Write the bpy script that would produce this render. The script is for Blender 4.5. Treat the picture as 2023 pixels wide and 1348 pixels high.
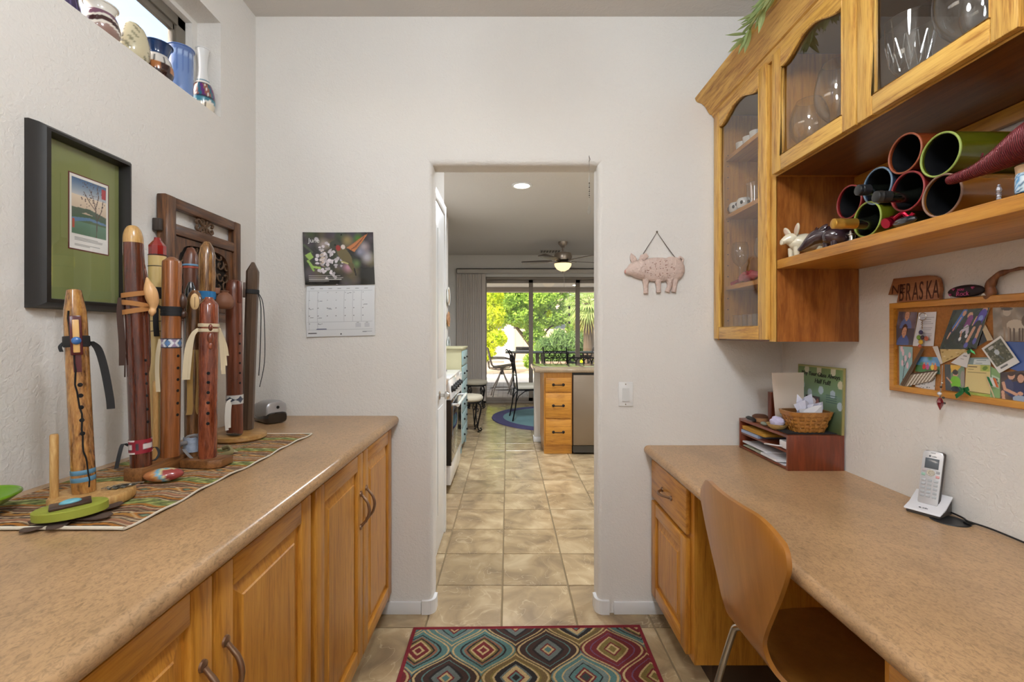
import bpy, bmesh, math, random
import numpy as np
from mathutils import Vector, Matrix
random.seed(7)
PI = math.pi
scene = bpy.context.scene
col = scene.collection
for o in list(bpy.data.objects):
    bpy.data.objects.remove(o)

# ------------------------------------------------------------------ camera
F, H, VX, VY = 899.0, 1.28, 1003.0, 660.0          # focal length in pixels, eye height, vanishing point
cam = bpy.data.cameras.new('camera')
cam.sensor_width = 36.0
cam.lens = F * 36.0 / 2023.0
cam.shift_x = (1011.5 - VX) / 2023.0
cam.shift_y = (VY - 674.0) / 2023.0
cam.clip_start = 0.02
cam_o = bpy.data.objects.new('camera', cam)
cam_o.location = (0, 0, H)
cam_o.rotation_euler = (PI / 2, 0, 0)
col.objects.link(cam_o)
scene.camera = cam_o

# ------------------------------------------------------------------ world, sun, exposure
scene.view_settings.view_transform = 'Standard'
scene.view_settings.look = 'None'
scene.view_settings.gamma = 1.0
scene.view_settings.use_curve_mapping = False
scene.view_settings.exposure = 0.0
world = bpy.data.worlds.new('sky')
scene.world = world
world.use_nodes = True
wn = world.node_tree
sky = wn.nodes.new('ShaderNodeTexSky')
sky.sky_type = 'NISHITA'
sky.sun_disc = False
sky.sun_elevation = math.radians(42)
sky.sun_rotation = math.radians(250)
sky.air_density = 1.0
sky.dust_density = 4.0
wn.links.new(sky.outputs[0], wn.nodes['Background'].inputs[0])
wn.nodes['Background'].inputs[1].default_value = 0.50
sun = bpy.data.lights.new('sun', 'SUN')
sun.energy = 6.5
sun.angle = math.radians(0.8)
sun.color = (1.0, 0.94, 0.82)
sun_o = bpy.data.objects.new('sun', sun)
sun_o.rotation_euler = (math.radians(40), 0, math.radians(-25))   # shines away from the house, over the roof
col.objects.link(sun_o)

# pantry ceiling lamp and a fill lamp added behind the viewer (their fittings are built further down)
def lamp(name, kind, loc, energy, size=0.3, color=(.9, .95, 1.0), rot=(0, 0, 0), spread=None):
    l = bpy.data.lights.new(name, kind)
    l.energy = energy; l.color = color
    if kind == 'AREA':
        l.shape = 'DISK'; l.size = size
        if spread: l.spread = spread
    elif kind in ('POINT', 'SPOT'):
        l.shadow_soft_size = size
    o = bpy.data.objects.new(name, l)
    o.location = loc; o.rotation_euler = rot
    col.objects.link(o)
    return o
CEIL = 2.735
LAMP1 = (0.12, 0.25, CEIL - .24)        # opal globe lamps; the globes themselves give the light (see globe_lamp)
FILL_LAMP = (0.10, -1.60, CEIL - .24)  # unseen fill lamp, added behind the viewer to brighten the room
GLOBE_R, GLOBE_L, GLOBE_C = .15, 54.0, (.86, .93, 1.0)

# ------------------------------------------------------------------ helpers
def P(px, py, Y):
    "photo pixel at depth Y -> world point"
    return Vector(((px - VX) / F * Y, Y, H - (py - VY) / F * Y))
def PX(px, py, X):
    "photo pixel on the vertical plane x = X"
    return P(px, py, F * X / (px - VX))
def PZ(px, py, z):
    "photo pixel on the level z"
    return P(px, py, F * (H - z) / (py - VY))

def lin(c):
    return tuple(x / 12.92 if x <= .04045 else ((x + .055) / 1.055) ** 2.4 for x in c)
def rgb(r, g, b):
    return lin((r / 255, g / 255, b / 255))

class MB:
    "collects geometry for ONE mesh"
    def __init__(s):
        s.v = []; s.f = []; s.col = None
    def add(s, vs, fs):
        n = len(s.v)
        s.v += [tuple(v) for v in vs]
        s.f += [tuple(i + n for i in f) for f in fs]
        return s
    def box(s, x0, y0, z0, x1, y1, z1):
        x0, x1 = min(x0, x1), max(x0, x1); y0, y1 = min(y0, y1), max(y0, y1); z0, z1 = min(z0, z1), max(z0, z1)
        return s.add([(x0, y0, z0), (x1, y0, z0), (x1, y1, z0), (x0, y1, z0), (x0, y0, z1), (x1, y0, z1), (x1, y1, z1), (x0, y1, z1)],
                     [(0, 3, 2, 1), (4, 5, 6, 7), (0, 1, 5, 4), (1, 2, 6, 5), (2, 3, 7, 6), (3, 0, 4, 7)])
    def prism(s, poly, a0, a1, axis='z'):
        n = len(poly)
        def pt(u, v, a):
            return (a, u, v) if axis == 'x' else ((u, a, v) if axis == 'y' else (u, v, a))
        vs = [pt(u, v, a0) for u, v in poly] + [pt(u, v, a1) for u, v in poly]
        fs = [tuple(range(n))[::-1], tuple(range(n, 2 * n))] + [(i, (i + 1) % n, n + (i + 1) % n, n + i) for i in range(n)]
        return s.add(vs, fs)
    def tube(s, pts, r, n=8, cap=True, closed=False, flat=1.0):
        pts = [Vector(p) for p in pts]
        m = len(pts)
        rs = r if isinstance(r, (list, tuple)) else [r] * m
        rings = []
        up = None
        for i in range(m):
            if closed:
                t = (pts[(i + 1) % m] - pts[i - 1])
            else:
                t = pts[min(i + 1, m - 1)] - pts[max(i - 1, 0)]
            if t.length < 1e-9: t = Vector((0, 0, 1))
            t.normalize()
            if up is None:
                up = Vector((0, 0, 1)) if abs(t.z) < .9 else Vector((1, 0, 0))
            a = up - t * up.dot(t)
            if a.length < 1e-6:
                a = t.orthogonal()
            a.normalize()
            b = t.cross(a)
            up = a
            rings.append([pts[i] + (a * math.cos(2 * PI * k / n) + b * math.sin(2 * PI * k / n) * flat) * rs[i] for k in range(n)])
        vs = [v for ring in rings for v in ring]
        fs = []
        for i in range(m if closed else m - 1):
            j = (i + 1) % m
            for k in range(n):
                fs.append((i * n + k, i * n + (k + 1) % n, j * n + (k + 1) % n, j * n + k))
        if cap and not closed:
            fs.append(tuple(range(n))[::-1]); fs.append(tuple((m - 1) * n + k for k in range(n)))
        return s.add(vs, fs)
    def lathe(s, prof, n=24, c=(0, 0, 0), M=None, sx=1.0, sy=1.0):
        "profile of (r, z) turned about z"
        vs = []; idx = []
        for r, z in prof:
            if r < 1e-6:
                idx.append([len(vs)] * n); vs.append(Vector((0, 0, z)))
            else:
                idx.append(list(range(len(vs), len(vs) + n)))
                vs += [Vector((r * math.cos(2 * PI * k / n) * sx, r * math.sin(2 * PI * k / n) * sy, z)) for k in range(n)]
        fs = []
        for a, b in zip(idx[:-1], idx[1:]):
            for k in range(n):
                q = [a[k], a[(k + 1) % n], b[(k + 1) % n], b[k]]
                f = []
                for i in q:
                    if i not in f: f.append(i)
                if len(f) > 2: fs.append(tuple(f))
        if M is not None: vs = [M @ v for v in vs]
        return s.add([v + Vector(c) for v in vs], fs)
    def ball(s, c, r, n=12, m=8, M=None):
        r = r if isinstance(r, (list, tuple)) else (r, r, r)
        prof = [(math.sin(PI * i / m), -math.cos(PI * i / m)) for i in range(m + 1)]
        prof[0] = (0, -1); prof[-1] = (0, 1)
        S = Matrix.Diagonal((r[0], r[1], r[2]))
        if M is not None: S = M.to_3x3() @ S
        return s.lathe(prof, n, c, S)
    def grid(s, fn, nu, nv, wrap=False):
        vs = [fn(i / nu, j / nv) for j in range(nv + 1) for i in range(nu + (0 if wrap else 1))]
        w = nu if wrap else nu + 1
        fs = [(j * w + i, j * w + (i + 1) % w, (j + 1) * w + (i + 1) % w, (j + 1) * w + i) for j in range(nv) for i in range(nu)]
        return s.add(vs, fs)
    def ribbon(s, pts, wid, th=.0012):
        "flat strap along pts; wid = sideways vector"
        pts = [Vector(p) for p in pts]; w = Vector(wid)
        vs = []; fs = []
        for i, p in enumerate(pts):
            t = (pts[min(i + 1, len(pts) - 1)] - pts[max(i - 1, 0)]).normalized()
            nn = t.cross(w)
            nn = nn.normalized() * th / 2 if nn.length > 1e-9 else Vector((0, 0, th / 2))
            vs += [p - w / 2 - nn, p + w / 2 - nn, p + w / 2 + nn, p - w / 2 + nn]
        for i in range(len(pts) - 1):
            for k in range(4):
                fs.append((4 * i + k, 4 * i + (k + 1) % 4, 4 * i + 4 + (k + 1) % 4, 4 * i + 4 + k))
        e = 4 * (len(pts) - 1)
        fs += [(0, 3, 2, 1), (e, e + 1, e + 2, e + 3)]
        return s.add(vs, fs)
    def xf(s, M):
        s.v = [tuple(M @ Vector(v)) for v in s.v]
        return s

def mesh_of(name, mb, mat=None, smooth=None, bevel=0.0, seg=2, recalc=True):
    me = bpy.data.meshes.new(name)
    me.from_pydata(mb.v, [], mb.f)
    if bevel or recalc:
        bm = bmesh.new(); bm.from_mesh(me)
        if recalc: bmesh.ops.recalc_face_normals(bm, faces=bm.faces)
        if bevel:
            es = [e for e in bm.edges if len(e.link_faces) == 2 and e.calc_face_angle(0) > .5]
            bmesh.ops.bevel(bm, geom=es, offset=bevel, segments=seg, affect='EDGES', profile=.5, clamp_overlap=True)
        bm.to_mesh(me); bm.free()
    if smooth is not None or bevel:
        me.polygons.foreach_set('use_smooth', [True] * len(me.polygons))
        me.set_sharp_from_angle(angle=math.radians(smooth if smooth else 35))
    if mat: me.materials.append(mat)
    if mb.col is not None and len(mb.col) == len(me.vertices):
        a = me.color_attributes.new('Col', 'FLOAT_COLOR', 'POINT')
        c = np.ones((len(mb.col), 4), np.float32)
        c[:, :3] = mb.col
        a.data.foreach_set('color', c.ravel())
    return me

def obj(name, mb, mat, parent=None, smooth=None, bevel=0.0, seg=2, label=None, recalc=True, kind=None, local=False):
    "mb in world coordinates (parent unrotated) unless local"
    if mb.col is not None: recalc = False
    me = mesh_of(name, mb, mat, smooth, bevel, seg, recalc)
    o = bpy.data.objects.new(name, me)
    col.objects.link(o)
    if parent is not None:
        o.parent = parent
        if not local:
            b = Vector((0, 0, 0)); p = parent
            while p is not None:
                b += Vector(p.location); p = p.parent
            o.location = -b
    if label: o['label'] = label
    if kind: o['kind'] = kind
    return o
def tag(o, label, cat, group=None):
    o['label'] = label; o['category'] = cat
    if group: o['group'] = group
    return o
def thing(name, label, cat, loc=(0, 0, 0), rotz=0.0, group=None):
    o = bpy.data.objects.new(name, None)
    o.empty_display_size = .05
    col.objects.link(o)
    o.location = loc; o.rotation_euler = (0, 0, rotz)
    return tag(o, label, cat, group)
def struct(name, mb, mat, parent=None, label=None, **k):
    o = obj(name, mb, mat, parent, **k)
    if parent is None:
        o['kind'] = 'structure'
    if label: o['label'] = label
    return o
def dup(root, loc, rotz=None, label=None, group=None):
    r = root.copy(); col.objects.link(r); r.location = loc
    if rotz is not None: r.rotation_euler = (0, 0, rotz)
    if label: r['label'] = label
    if group: r['group'] = group
    for ch in list(root.children):
        c = ch.copy(); col.objects.link(c); c.parent = r
        for g in list(ch.children):
            d = g.copy(); col.objects.link(d); d.parent = c
    return r

# ------------------------------------------------------------------ materials
MATS = {}
def new_mat(name):
    m = bpy.data.materials.new(name); m.use_nodes = True
    return m, m.node_tree.nodes, m.node_tree.links, m.node_tree.nodes['Principled BSDF']
def plain(name, c, rough=.5, metal=0.0, bump=0.0, bd=.002, bscale=200, spec=.5, coat=0.0, var=0.0, vscale=8, trans=0.0):
    if name in MATS: return MATS[name]
    m, N, L, B = new_mat(name)
    c = rgb(*c)
    B.inputs['Base Color'].default_value = (*c, 1)
    B.inputs['Roughness'].default_value = rough
    B.inputs['Metallic'].default_value = metal
    B.inputs['Specular IOR Level'].default_value = spec
    B.inputs['Coat Weight'].default_value = coat
    B.inputs['Transmission Weight'].default_value = trans
    tc = N.new('ShaderNodeTexCoord')
    if var or not bump:
        v = var or .04
        n = N.new('ShaderNodeTexNoise'); n.inputs['Scale'].default_value = vscale; n.inputs['Detail'].default_value = 4
        L.new(tc.outputs['Object'], n.inputs['Vector'])
        r = N.new('ShaderNodeMix'); r.data_type = 'RGBA'
        r.inputs[6].default_value = (*[x * (1 - v) for x in c], 1); r.inputs[7].default_value = (*[min(1, x * (1 + v)) for x in c], 1)
        L.new(n.outputs['Fac'], r.inputs[0]); L.new(r.outputs[2], B.inputs['Base Color'])
    if bump:
        n2 = N.new('ShaderNodeTexNoise'); n2.inputs['Scale'].default_value = bscale; n2.inputs['Detail'].default_value = 3
        L.new(tc.outputs['Object'], n2.inputs['Vector'])
        b = N.new('ShaderNodeBump'); b.inputs['Strength'].default_value = bump; b.inputs['Distance'].default_value = bd
        L.new(n2.outputs['Fac'], b.inputs['Height']); L.new(b.outputs[0], B.inputs['Normal'])
    MATS[name] = m
    return m
def wood(name, c1, c2, axis='z', scale=1.0, rough=.35, stretch=14.0, coat=.2, bump=.08, dark=None, contrast=(.32, .68)):
    "grain runs along axis"
    if name in MATS: return MATS[name]
    m, N, L, B = new_mat(name)
    tc = N.new('ShaderNodeTexCoord'); mp = N.new('ShaderNodeMapping')
    s = [30 * scale] * 3; s['xyz'.index(axis)] = 30 * scale / stretch
    mp.inputs['Scale'].default_value = s
    L.new(tc.outputs['Object'], mp.inputs['Vector'])
    oi = N.new('ShaderNodeObjectInfo')
    va = N.new('ShaderNodeVectorMath'); va.operation = 'MULTIPLY_ADD'
    va.inputs[1].default_value = (1, 1, 1)
    cb = N.new('ShaderNodeCombineXYZ')
    mu = N.new('ShaderNodeMath'); mu.operation = 'MULTIPLY'; mu.inputs[1].default_value = 37.0
    L.new(oi.outputs['Random'], mu.inputs[0])
    for k in range(3): L.new(mu.outputs[0], cb.inputs[k])
    L.new(mp.outputs[0], va.inputs[0]); L.new(cb.outputs[0], va.inputs[2])
    n = N.new('ShaderNodeTexNoise'); n.inputs['Scale'].default_value = 1.0; n.inputs['Detail'].default_value = 6
    n.inputs['Roughness'].default_value = .62; n.inputs['Distortion'].default_value = .6
    L.new(va.outputs[0], n.inputs['Vector'])
    n2 = N.new('ShaderNodeTexNoise'); n2.inputs['Scale'].default_value = 5.0; n2.inputs['Detail'].default_value = 3
    L.new(va.outputs[0], n2.inputs['Vector'])
    ad = N.new('ShaderNodeMath'); ad.operation = 'MULTIPLY_ADD'; ad.inputs[1].default_value = .35
    L.new(n2.outputs['Fac'], ad.inputs[0]); L.new(n.outputs['Fac'], ad.inputs[2])
    sb = N.new('ShaderNodeMath'); sb.operation = 'SUBTRACT'; sb.inputs[1].default_value = .175
    L.new(ad.outputs[0], sb.inputs[0])
    cr = N.new('ShaderNodeValToRGB')
    cr.color_ramp.elements[0].position = contrast[0]; cr.color_ramp.elements[0].color = (*rgb(*(dark or c2)), 1)
    cr.color_ramp.elements[1].position = contrast[1]; cr.color_ramp.elements[1].color = (*rgb(*c1), 1)
    e = cr.color_ramp.elements.new((contrast[0] + contrast[1]) / 2); 
    mid = [(a + b) / 2 for a, b in zip(c1, c2)]
    e.color = (*rgb(*mid), 1)
    L.new(sb.outputs[0], cr.inputs[0]); L.new(cr.outputs[0], B.inputs['Base Color'])
    B.inputs['Roughness'].default_value = rough
    B.inputs['Coat Weight'].default_value = coat; B.inputs['Coat Roughness'].default_value = .18
    if bump:
        b = N.new('ShaderNodeBump'); b.inputs['Strength'].default_value = bump; b.inputs['Distance'].default_value = .001
        L.new(n2.outputs['Fac'], b.inputs['Height']); L.new(b.outputs[0], B.inputs['Normal'])
    MATS[name] = m
    return m
def print_mat(name, rough=.5, bump=0.0, coat=0.0, bscale=400):
    if name in MATS: return MATS[name]
    m, N, L, B = new_mat(name)
    a = N.new('ShaderNodeVertexColor'); a.layer_name = 'Col'
    L.new(a.outputs['Color'], B.inputs['Base Color'])
    B.inputs['Roughness'].default_value = rough; B.inputs['Coat Weight'].default_value = coat
    if bump:
        tc = N.new('ShaderNodeTexCoord')
        n2 = N.new('ShaderNodeTexNoise'); n2.inputs['Scale'].default_value = bscale
        L.new(tc.outputs['Object'], n2.inputs['Vector'])
        b = N.new('ShaderNodeBump'); b.inputs['Strength'].default_value = bump; b.inputs['Distance'].default_value = .002
        L.new(n2.outputs['Fac'], b.inputs['Height']); L.new(b.outputs[0], B.inputs['Normal'])
    MATS[name] = m
    return m
def glass(name, tint=(1, 1, 1), ior=1.5, rough=0.0, gloss=1.0):
    "thin clear pane: see-through with a Fresnel reflection"
    if name in MATS: return MATS[name]
    m, N, L, B = new_mat(name)
    N.remove(B)
    t = N.new('ShaderNodeBsdfTransparent'); t.inputs[0].default_value = (*tint, 1)
    g = N.new('ShaderNodeBsdfGlossy'); g.inputs['Roughness'].default_value = rough
    lw = N.new('ShaderNodeLayerWeight'); lw.inputs['Blend'].default_value = .5
    p5 = N.new('ShaderNodeMath'); p5.operation = 'POWER'; p5.inputs[1].default_value = 4.0
    f0 = ((ior - 1) / (ior + 1)) ** 2
    fr = N.new('ShaderNodeMath'); fr.operation = 'MULTIPLY_ADD'; fr.inputs[1].default_value = 1 - f0; fr.inputs[2].default_value = f0
    L.new(lw.outputs['Facing'], p5.inputs[0]); L.new(p5.outputs[0], fr.inputs[0])
    mu = N.new('ShaderNodeMath'); mu.operation = 'MULTIPLY'; mu.inputs[1].default_value = gloss; mu.use_clamp = True
    mx = N.new('ShaderNodeMixShader')
    L.new(fr.outputs[0], mu.inputs[0]); L.new(mu.outputs[0], mx.inputs[0]); L.new(t.outputs[0], mx.inputs[1]); L.new(g.outputs[0], mx.inputs[2])
    L.new(mx.outputs[0], N['Material Output'].inputs[0])
    MATS[name] = m
    return m
def emit(name, c, strength):
    if name in MATS: return MATS[name]
    m, N, L, B = new_mat(name)
    B.inputs['Base Color'].default_value = (*rgb(*c), 1)
    B.inputs['Emission Color'].default_value = (*rgb(*c), 1)
    B.inputs['Emission Strength'].default_value = strength
    MATS[name] = m
    return m
def wall_mat(name, c, strength=.35, scale=95, rough=.75):
    m, N, L, B = new_mat(name)
    tc = N.new('ShaderNodeTexCoord')
    n = N.new('ShaderNodeTexNoise'); n.inputs['Scale'].default_value = scale; n.inputs['Detail'].default_value = 3
    n.inputs['Distortion'].default_value = .8
    L.new(tc.outputs['Object'], n.inputs['Vector'])
    b = N.new('ShaderNodeBump'); b.inputs['Strength'].default_value = strength; b.inputs['Distance'].default_value = .003
    L.new(n.outputs['Fac'], b.inputs['Height']); L.new(b.outputs[0], B.inputs['Normal'])
    n2 = N.new('ShaderNodeTexNoise'); n2.inputs['Scale'].default_value = 1.5
    L.new(tc.outputs['Object'], n2.inputs['Vector'])
    mx = N.new('ShaderNodeMix'); mx.data_type = 'RGBA'
    c = rgb(*c)
    mx.inputs[6].default_value = (*[x * .98 for x in c], 1); mx.inputs[7].default_value = (*[x * 1.02 for x in c], 1)
    L.new(n2.outputs['Fac'], mx.inputs[0]); L.new(mx.outputs[2], B.inputs['Base Color'])
    B.inputs['Roughness'].default_value = rough; B.inputs['Specular IOR Level'].default_value = .25
    return m
def laminate(name, c, spots, rough=.38):
    m, N, L, B = new_mat(name)
    tc = N.new('ShaderNodeTexCoord'); mp = N.new('ShaderNodeMapping'); mp.inputs['Scale'].default_value = (1, .55, 1)
    mp.inputs['Rotation'].default_value = (0, 0, .5)
    L.new(tc.outputs['Object'], mp.inputs['Vector'])
    n = N.new('ShaderNodeTexNoise'); n.inputs['Scale'].default_value = 7; n.inputs['Detail'].default_value = 6; n.inputs['Roughness'].default_value = .6
    n2 = N.new('ShaderNodeTexNoise'); n2.inputs['Scale'].default_value = 150; n2.inputs['Detail'].default_value = 7; n2.inputs['Roughness'].default_value = .7
    n2.inputs['Distortion'].default_value = 1.2
    for q in (n, n2): L.new(mp.outputs[0], q.inputs['Vector'])
    r1 = N.new('ShaderNodeValToRGB'); r1.color_ramp.elements[0].position = .35; r1.color_ramp.elements[1].position = .68
    r1.color_ramp.elements[0].color = (*rgb(*c), 1); r1.color_ramp.elements[1].color = (*rgb(*[min(255, x * 1.14) for x in c]), 1)
    L.new(n.outputs['Fac'], r1.inputs[0])
    r2 = N.new('ShaderNodeValToRGB'); r2.color_ramp.elements[0].position = .34; r2.color_ramp.elements[1].position = .54
    r2.color_ramp.elements[0].color = (1, 1, 1, 1); r2.color_ramp.elements[1].color = (0, 0, 0, 1)
    L.new(n2.outputs['Fac'], r2.inputs[0])
    mu = N.new('ShaderNodeMath'); mu.operation = 'MULTIPLY'; mu.inputs[1].default_value = .6
    L.new(r2.outputs[0], mu.inputs[0])
    mx = N.new('ShaderNodeMix'); mx.data_type = 'RGBA'; mx.inputs[7].default_value = (*rgb(*spots), 1)
    L.new(mu.outputs[0], mx.inputs[0]); L.new(r1.outputs[0], mx.inputs[6]); L.new(mx.outputs[2], B.inputs['Base Color'])
    B.inputs['Roughness'].default_value = rough; B.inputs['Specular IOR Level'].default_value = .5
    return m
def tile_mat(name):
    m, N, L, B = new_mat(name)
    ge = N.new('ShaderNodeNewGeometry'); oi = N.new('ShaderNodeObjectInfo')
    va = N.new('ShaderNodeVectorMath'); va.operation = 'ADD'
    cb = N.new('ShaderNodeCombineXYZ'); mu = N.new('ShaderNodeMath'); mu.operation = 'MULTIPLY'; mu.inputs[1].default_value = 60
    L.new(oi.outputs['Random'], mu.inputs[0])
    for k in range(3): L.new(mu.outputs[0], cb.inputs[k])
    L.new(ge.outputs['Position'], va.inputs[0]); L.new(cb.outputs[0], va.inputs[1])
    n = N.new('ShaderNodeTexNoise'); n.inputs['Scale'].default_value = 5.5; n.inputs['Detail'].default_value = 6; n.inputs['Distortion'].default_value = .7
    v = N.new('ShaderNodeTexNoise'); v.inputs['Scale'].default_value = 4.2; v.inputs['Detail'].default_value = 3; v.inputs['Distortion'].default_value = 1.6
    for q in (n, v): L.new(va.outputs[0], q.inputs['Vector'])
    cr = N.new('ShaderNodeValToRGB'); E = cr.color_ramp.elements
    E[0].position = .30; E[0].color = (*rgb(138, 118, 92), 1); E[1].position = .72; E[1].color = (*rgb(202, 180, 144), 1)
    e = E.new(.52); e.color = (*rgb(176, 152, 116), 1)
    L.new(n.outputs['Fac'], cr.inputs[0])
    # pale veins where the second noise crosses one half
    s1 = N.new('ShaderNodeMath'); s1.operation = 'SUBTRACT'; s1.inputs[1].default_value = .5
    s2 = N.new('ShaderNodeMath'); s2.operation = 'ABSOLUTE'
    s3 = N.new('ShaderNodeMapRange'); s3.inputs[1].default_value = 0; s3.inputs[2].default_value = .008; s3.inputs[3].default_value = .38; s3.inputs[4].default_value = 0
    L.new(v.outputs['Fac'], s1.inputs[0]); L.new(s1.outputs[0], s2.inputs[0]); L.new(s2.outputs[0], s3.inputs[0])
    mx = N.new('ShaderNodeMix'); mx.data_type = 'RGBA'; mx.inputs[7].default_value = (*rgb(224, 204, 168), 1)
    L.new(s3.outputs[0], mx.inputs[0]); L.new(cr.outputs[0], mx.inputs[6])
    hs = N.new('ShaderNodeHueSaturation'); mr = N.new('ShaderNodeMapRange')
    mr.inputs[3].default_value = .88; mr.inputs[4].default_value = 1.08
    L.new(oi.outputs['Random'], mr.inputs[0]); L.new(mr.outputs[0], hs.inputs['Value']); L.new(mx.outputs[2], hs.inputs['Color'])
    L.new(hs.outputs[0], B.inputs['Base Color'])
    b = N.new('ShaderNodeBump'); b.inputs['Strength'].default_value = .35; b.inputs['Distance'].default_value = .003
    L.new(n.outputs['Fac'], b.inputs['Height']); L.new(b.outputs[0], B.inputs['Normal'])
    B.inputs['Roughness'].default_value = .26
    return m

WALL = wall_mat('painted_textured_drywall', (229, 225, 219), .8, 85)
CEILM = wall_mat('painted_ceiling', (218, 213, 207), .5, 50)
WHITE = plain('white_gloss_trim', (232, 232, 232), .35)
OAK_Z = wood('honey_oak_upright_grain', (212, 152, 60), (182, 116, 36), 'z', 2.2, dark=(152, 92, 26), contrast=(.24, .74))
OAK_Y = wood('honey_oak_long_grain', (212, 152, 60), (182, 116, 36), 'y', 2.2, dark=(152, 92, 26), contrast=(.24, .74))
OAK_X = wood('honey_oak_cross_grain', (212, 152, 60), (182, 116, 36), 'x', 2.2, dark=(152, 92, 26), contrast=(.24, .74))
LAM = laminate('tan_stone_laminate', (176, 142, 104), (104, 80, 56), .28)
BRONZE = plain('aged_bronze', (150, 122, 100), .36, .85)
CHROME = plain('brushed_steel', (196, 192, 186), .25, 1.0)
BLACK = plain('black_plastic', (22, 22, 24), .4)
IRON = plain('black_wrought_iron', (30, 27, 27), .45, .4)
PANE = glass('clear_pane')
CPANE = glass('cabinet_pane', (.94, .93, .92), 1.6, 0, 1.5)
STEM = glass('clear_drinking_glass', (.95, .96, .96), 1.7, 0, 1.6)
TILE = tile_mat('slate_look_floor_tile')
GROUT = plain('sand_grout', (140, 122, 92), .9, bump=.2)
# ------------------------------------------------------------------ the room shell
XL, XR, YF, YB = -1.155, 1.258, 2.0855, 2.205      # pantry side walls, doorway wall front and back
YE = 8.40                                           # far kitchen wall
JL, JR, ZT, RR = -.344, .414, 2.056, .024           # doorway jambs, head, corner radius
def arc(cx, cy, r, a0, a1, n=6):
    return [(cx + r * math.cos(math.radians(a0 + (a1 - a0) * i / n)), cy + r * math.sin(math.radians(a0 + (a1 - a0) * i / n))) for i in range(n + 1)]
# floor slab with separate tiles
fb = MB().box(-1.5, -3.3, -.06, 3.5, YE + .02, -.005)
floor = struct('floor', fb, GROUT, label='slate look tile floor with sand coloured grout')
TS = .334
tile_mb = MB().box(-TS / 2 + .0035, -TS / 2 + .0035, -.010, TS / 2 - .0035, TS / 2 - .0035, 0)
tile_me = mesh_of('floor_tile', tile_mb, TILE, bevel=.002, seg=1)
rest = MB()
ntile = 0
for i in range(-4, 11):
    for j in range(-17, 19):
        cx = -.027 + TS * (i + .5); cy = 2.318 + .3333 * (j + .5)
        if cx < -1.45 or cx > 3.4 or cy > YE - .1: continue
        seen = False
        if cy > 1.3:
            a = VX + (cx - TS / 2) * F / cy; b = VX + (cx + TS / 2) * F / cy
            if cy < 2.5: seen = -.75 < cx < .95
            else: seen = b > 850 and a < 1190 and cx > -1.1
        if seen:
            t = bpy.data.objects.new('tile', tile_me); col.objects.link(t); t.parent = floor
            t.location = (cx, cy, random.uniform(-.0008, .0004)); t.rotation_euler = (0, 0, random.choice((0, PI / 2, PI, -PI / 2)))
            ntile += 1
        else:
            rest.box(cx - TS / 2 + .0035, cy - TS / 2 + .0035, -.010, cx + TS / 2 - .0035, cy + TS / 2 - .0035, -.0006)
r_ = obj('tile_field', rest, TILE, floor); r_['kind'] = 'stuff'

struct('ceiling', MB().box(-1.34, -3.3, CEIL, 3.5, YB, CEIL + .1).box(-1.62, YB, CEIL, 3.5, YE + .15, CEIL + .1), CEILM, label='pale textured ceiling')
# left wall with the high window niche
NZ0, NZ1, NY0, NY1 = 2.150, 2.532, .10, 1.832
wl = MB()
wl.box(-1.335, -3.3, 0, XL, YF + .02, NZ0); wl.box(-1.335, -3.3, NZ1, XL, YF + .02, CEIL)
wl.box(-1.335, NY1, NZ0, XL, YF + .02, NZ1); wl.box(-1.335, -3.3, NZ0, XL, NY0, NZ1)
struct('wall_left', wl, WALL, label='off-white textured wall with a high window niche')
struct('wall_right', MB().box(XR, -3.3, 0, XR + .12, YF + .02, CEIL), WALL, label='off-white textured wall above the desk')
struct('wall_rear', MB().box(-1.42, -3.4, 0, XR + .12, -3.3, CEIL), WALL, label='off-white textured wall behind the viewer')
# doorway wall, bullnosed
wf = MB()
lp = [(-1.34, YF)] + arc(JL - RR, YF + RR, RR, -90, 0) + arc(JL - RR, YB - RR, RR, 0, 90) + [(-1.34, YB)]
rp = [(3.5, YB)] + arc(JR + RR, YB - RR, RR, 90, 180) + arc(JR + RR, YF + RR, RR, 180, 270) + [(3.5, YF)]
wf.prism(lp, 0, ZT + RR); wf.prism(rp, 0, ZT + RR)
wf.box(-1.34, YF, ZT + RR, 3.5, YB, CEIL)
hp = [(YF, ZT + RR)] + arc(YF + RR, ZT + RR, RR, 180, 270)[1:] + arc(YB - RR, ZT + RR, RR, 270, 360)[:-1] + [(YB, ZT + RR)]
wf.prism(hp, JL - RR, JR + RR, 'x')
struct('wall_front', wf, WALL, smooth=30, label='off-white textured wall with the rounded doorway')
# baseboards by the doorway
def strip(path, off, z0, z1):
    "prism between a path and its offset"
    pts = [Vector((p[0], p[1])) for p in path]; out = []
    for i, p in enumerate(pts):
        t = (pts[min(i + 1, len(pts) - 1)] - pts[max(i - 1, 0)]).normalized()
        out.append((p.x + t.y * off, p.y - t.x * off))
    m = MB(); n = len(pts)
    for i in range(n - 1):
        a, b, c, d = path[i], path[i + 1], out[i + 1], out[i]
        m.prism([a, b, c, d], z0, z1)
    return m
bl = [(-.62, YF), (-.395, YF)]; bc = [(JL - .048, YF)] + arc(JL - RR, YF + RR, RR, -90, 0) + [(JL, YF + .06)]
struct('baseboard_left', strip(bl, .012, 0, .056), WHITE, bevel=.002, label='white baseboard left of the doorway')
struct('baseboard_left_corner', strip(bc, .014, 0, .062), WHITE, smooth=30, label='rounded white baseboard corner left of the doorway')
br = [(.485, YF), (.74, YF)]; bc = [(JR, YF + .06)] + arc(JR + RR, YF + RR, RR, 180, 270) + [(JR + .05, YF)]
struct('baseboard_right', strip(br, .012, 0, .056), WHITE, bevel=.002, label='white baseboard right of the doorway')
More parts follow.
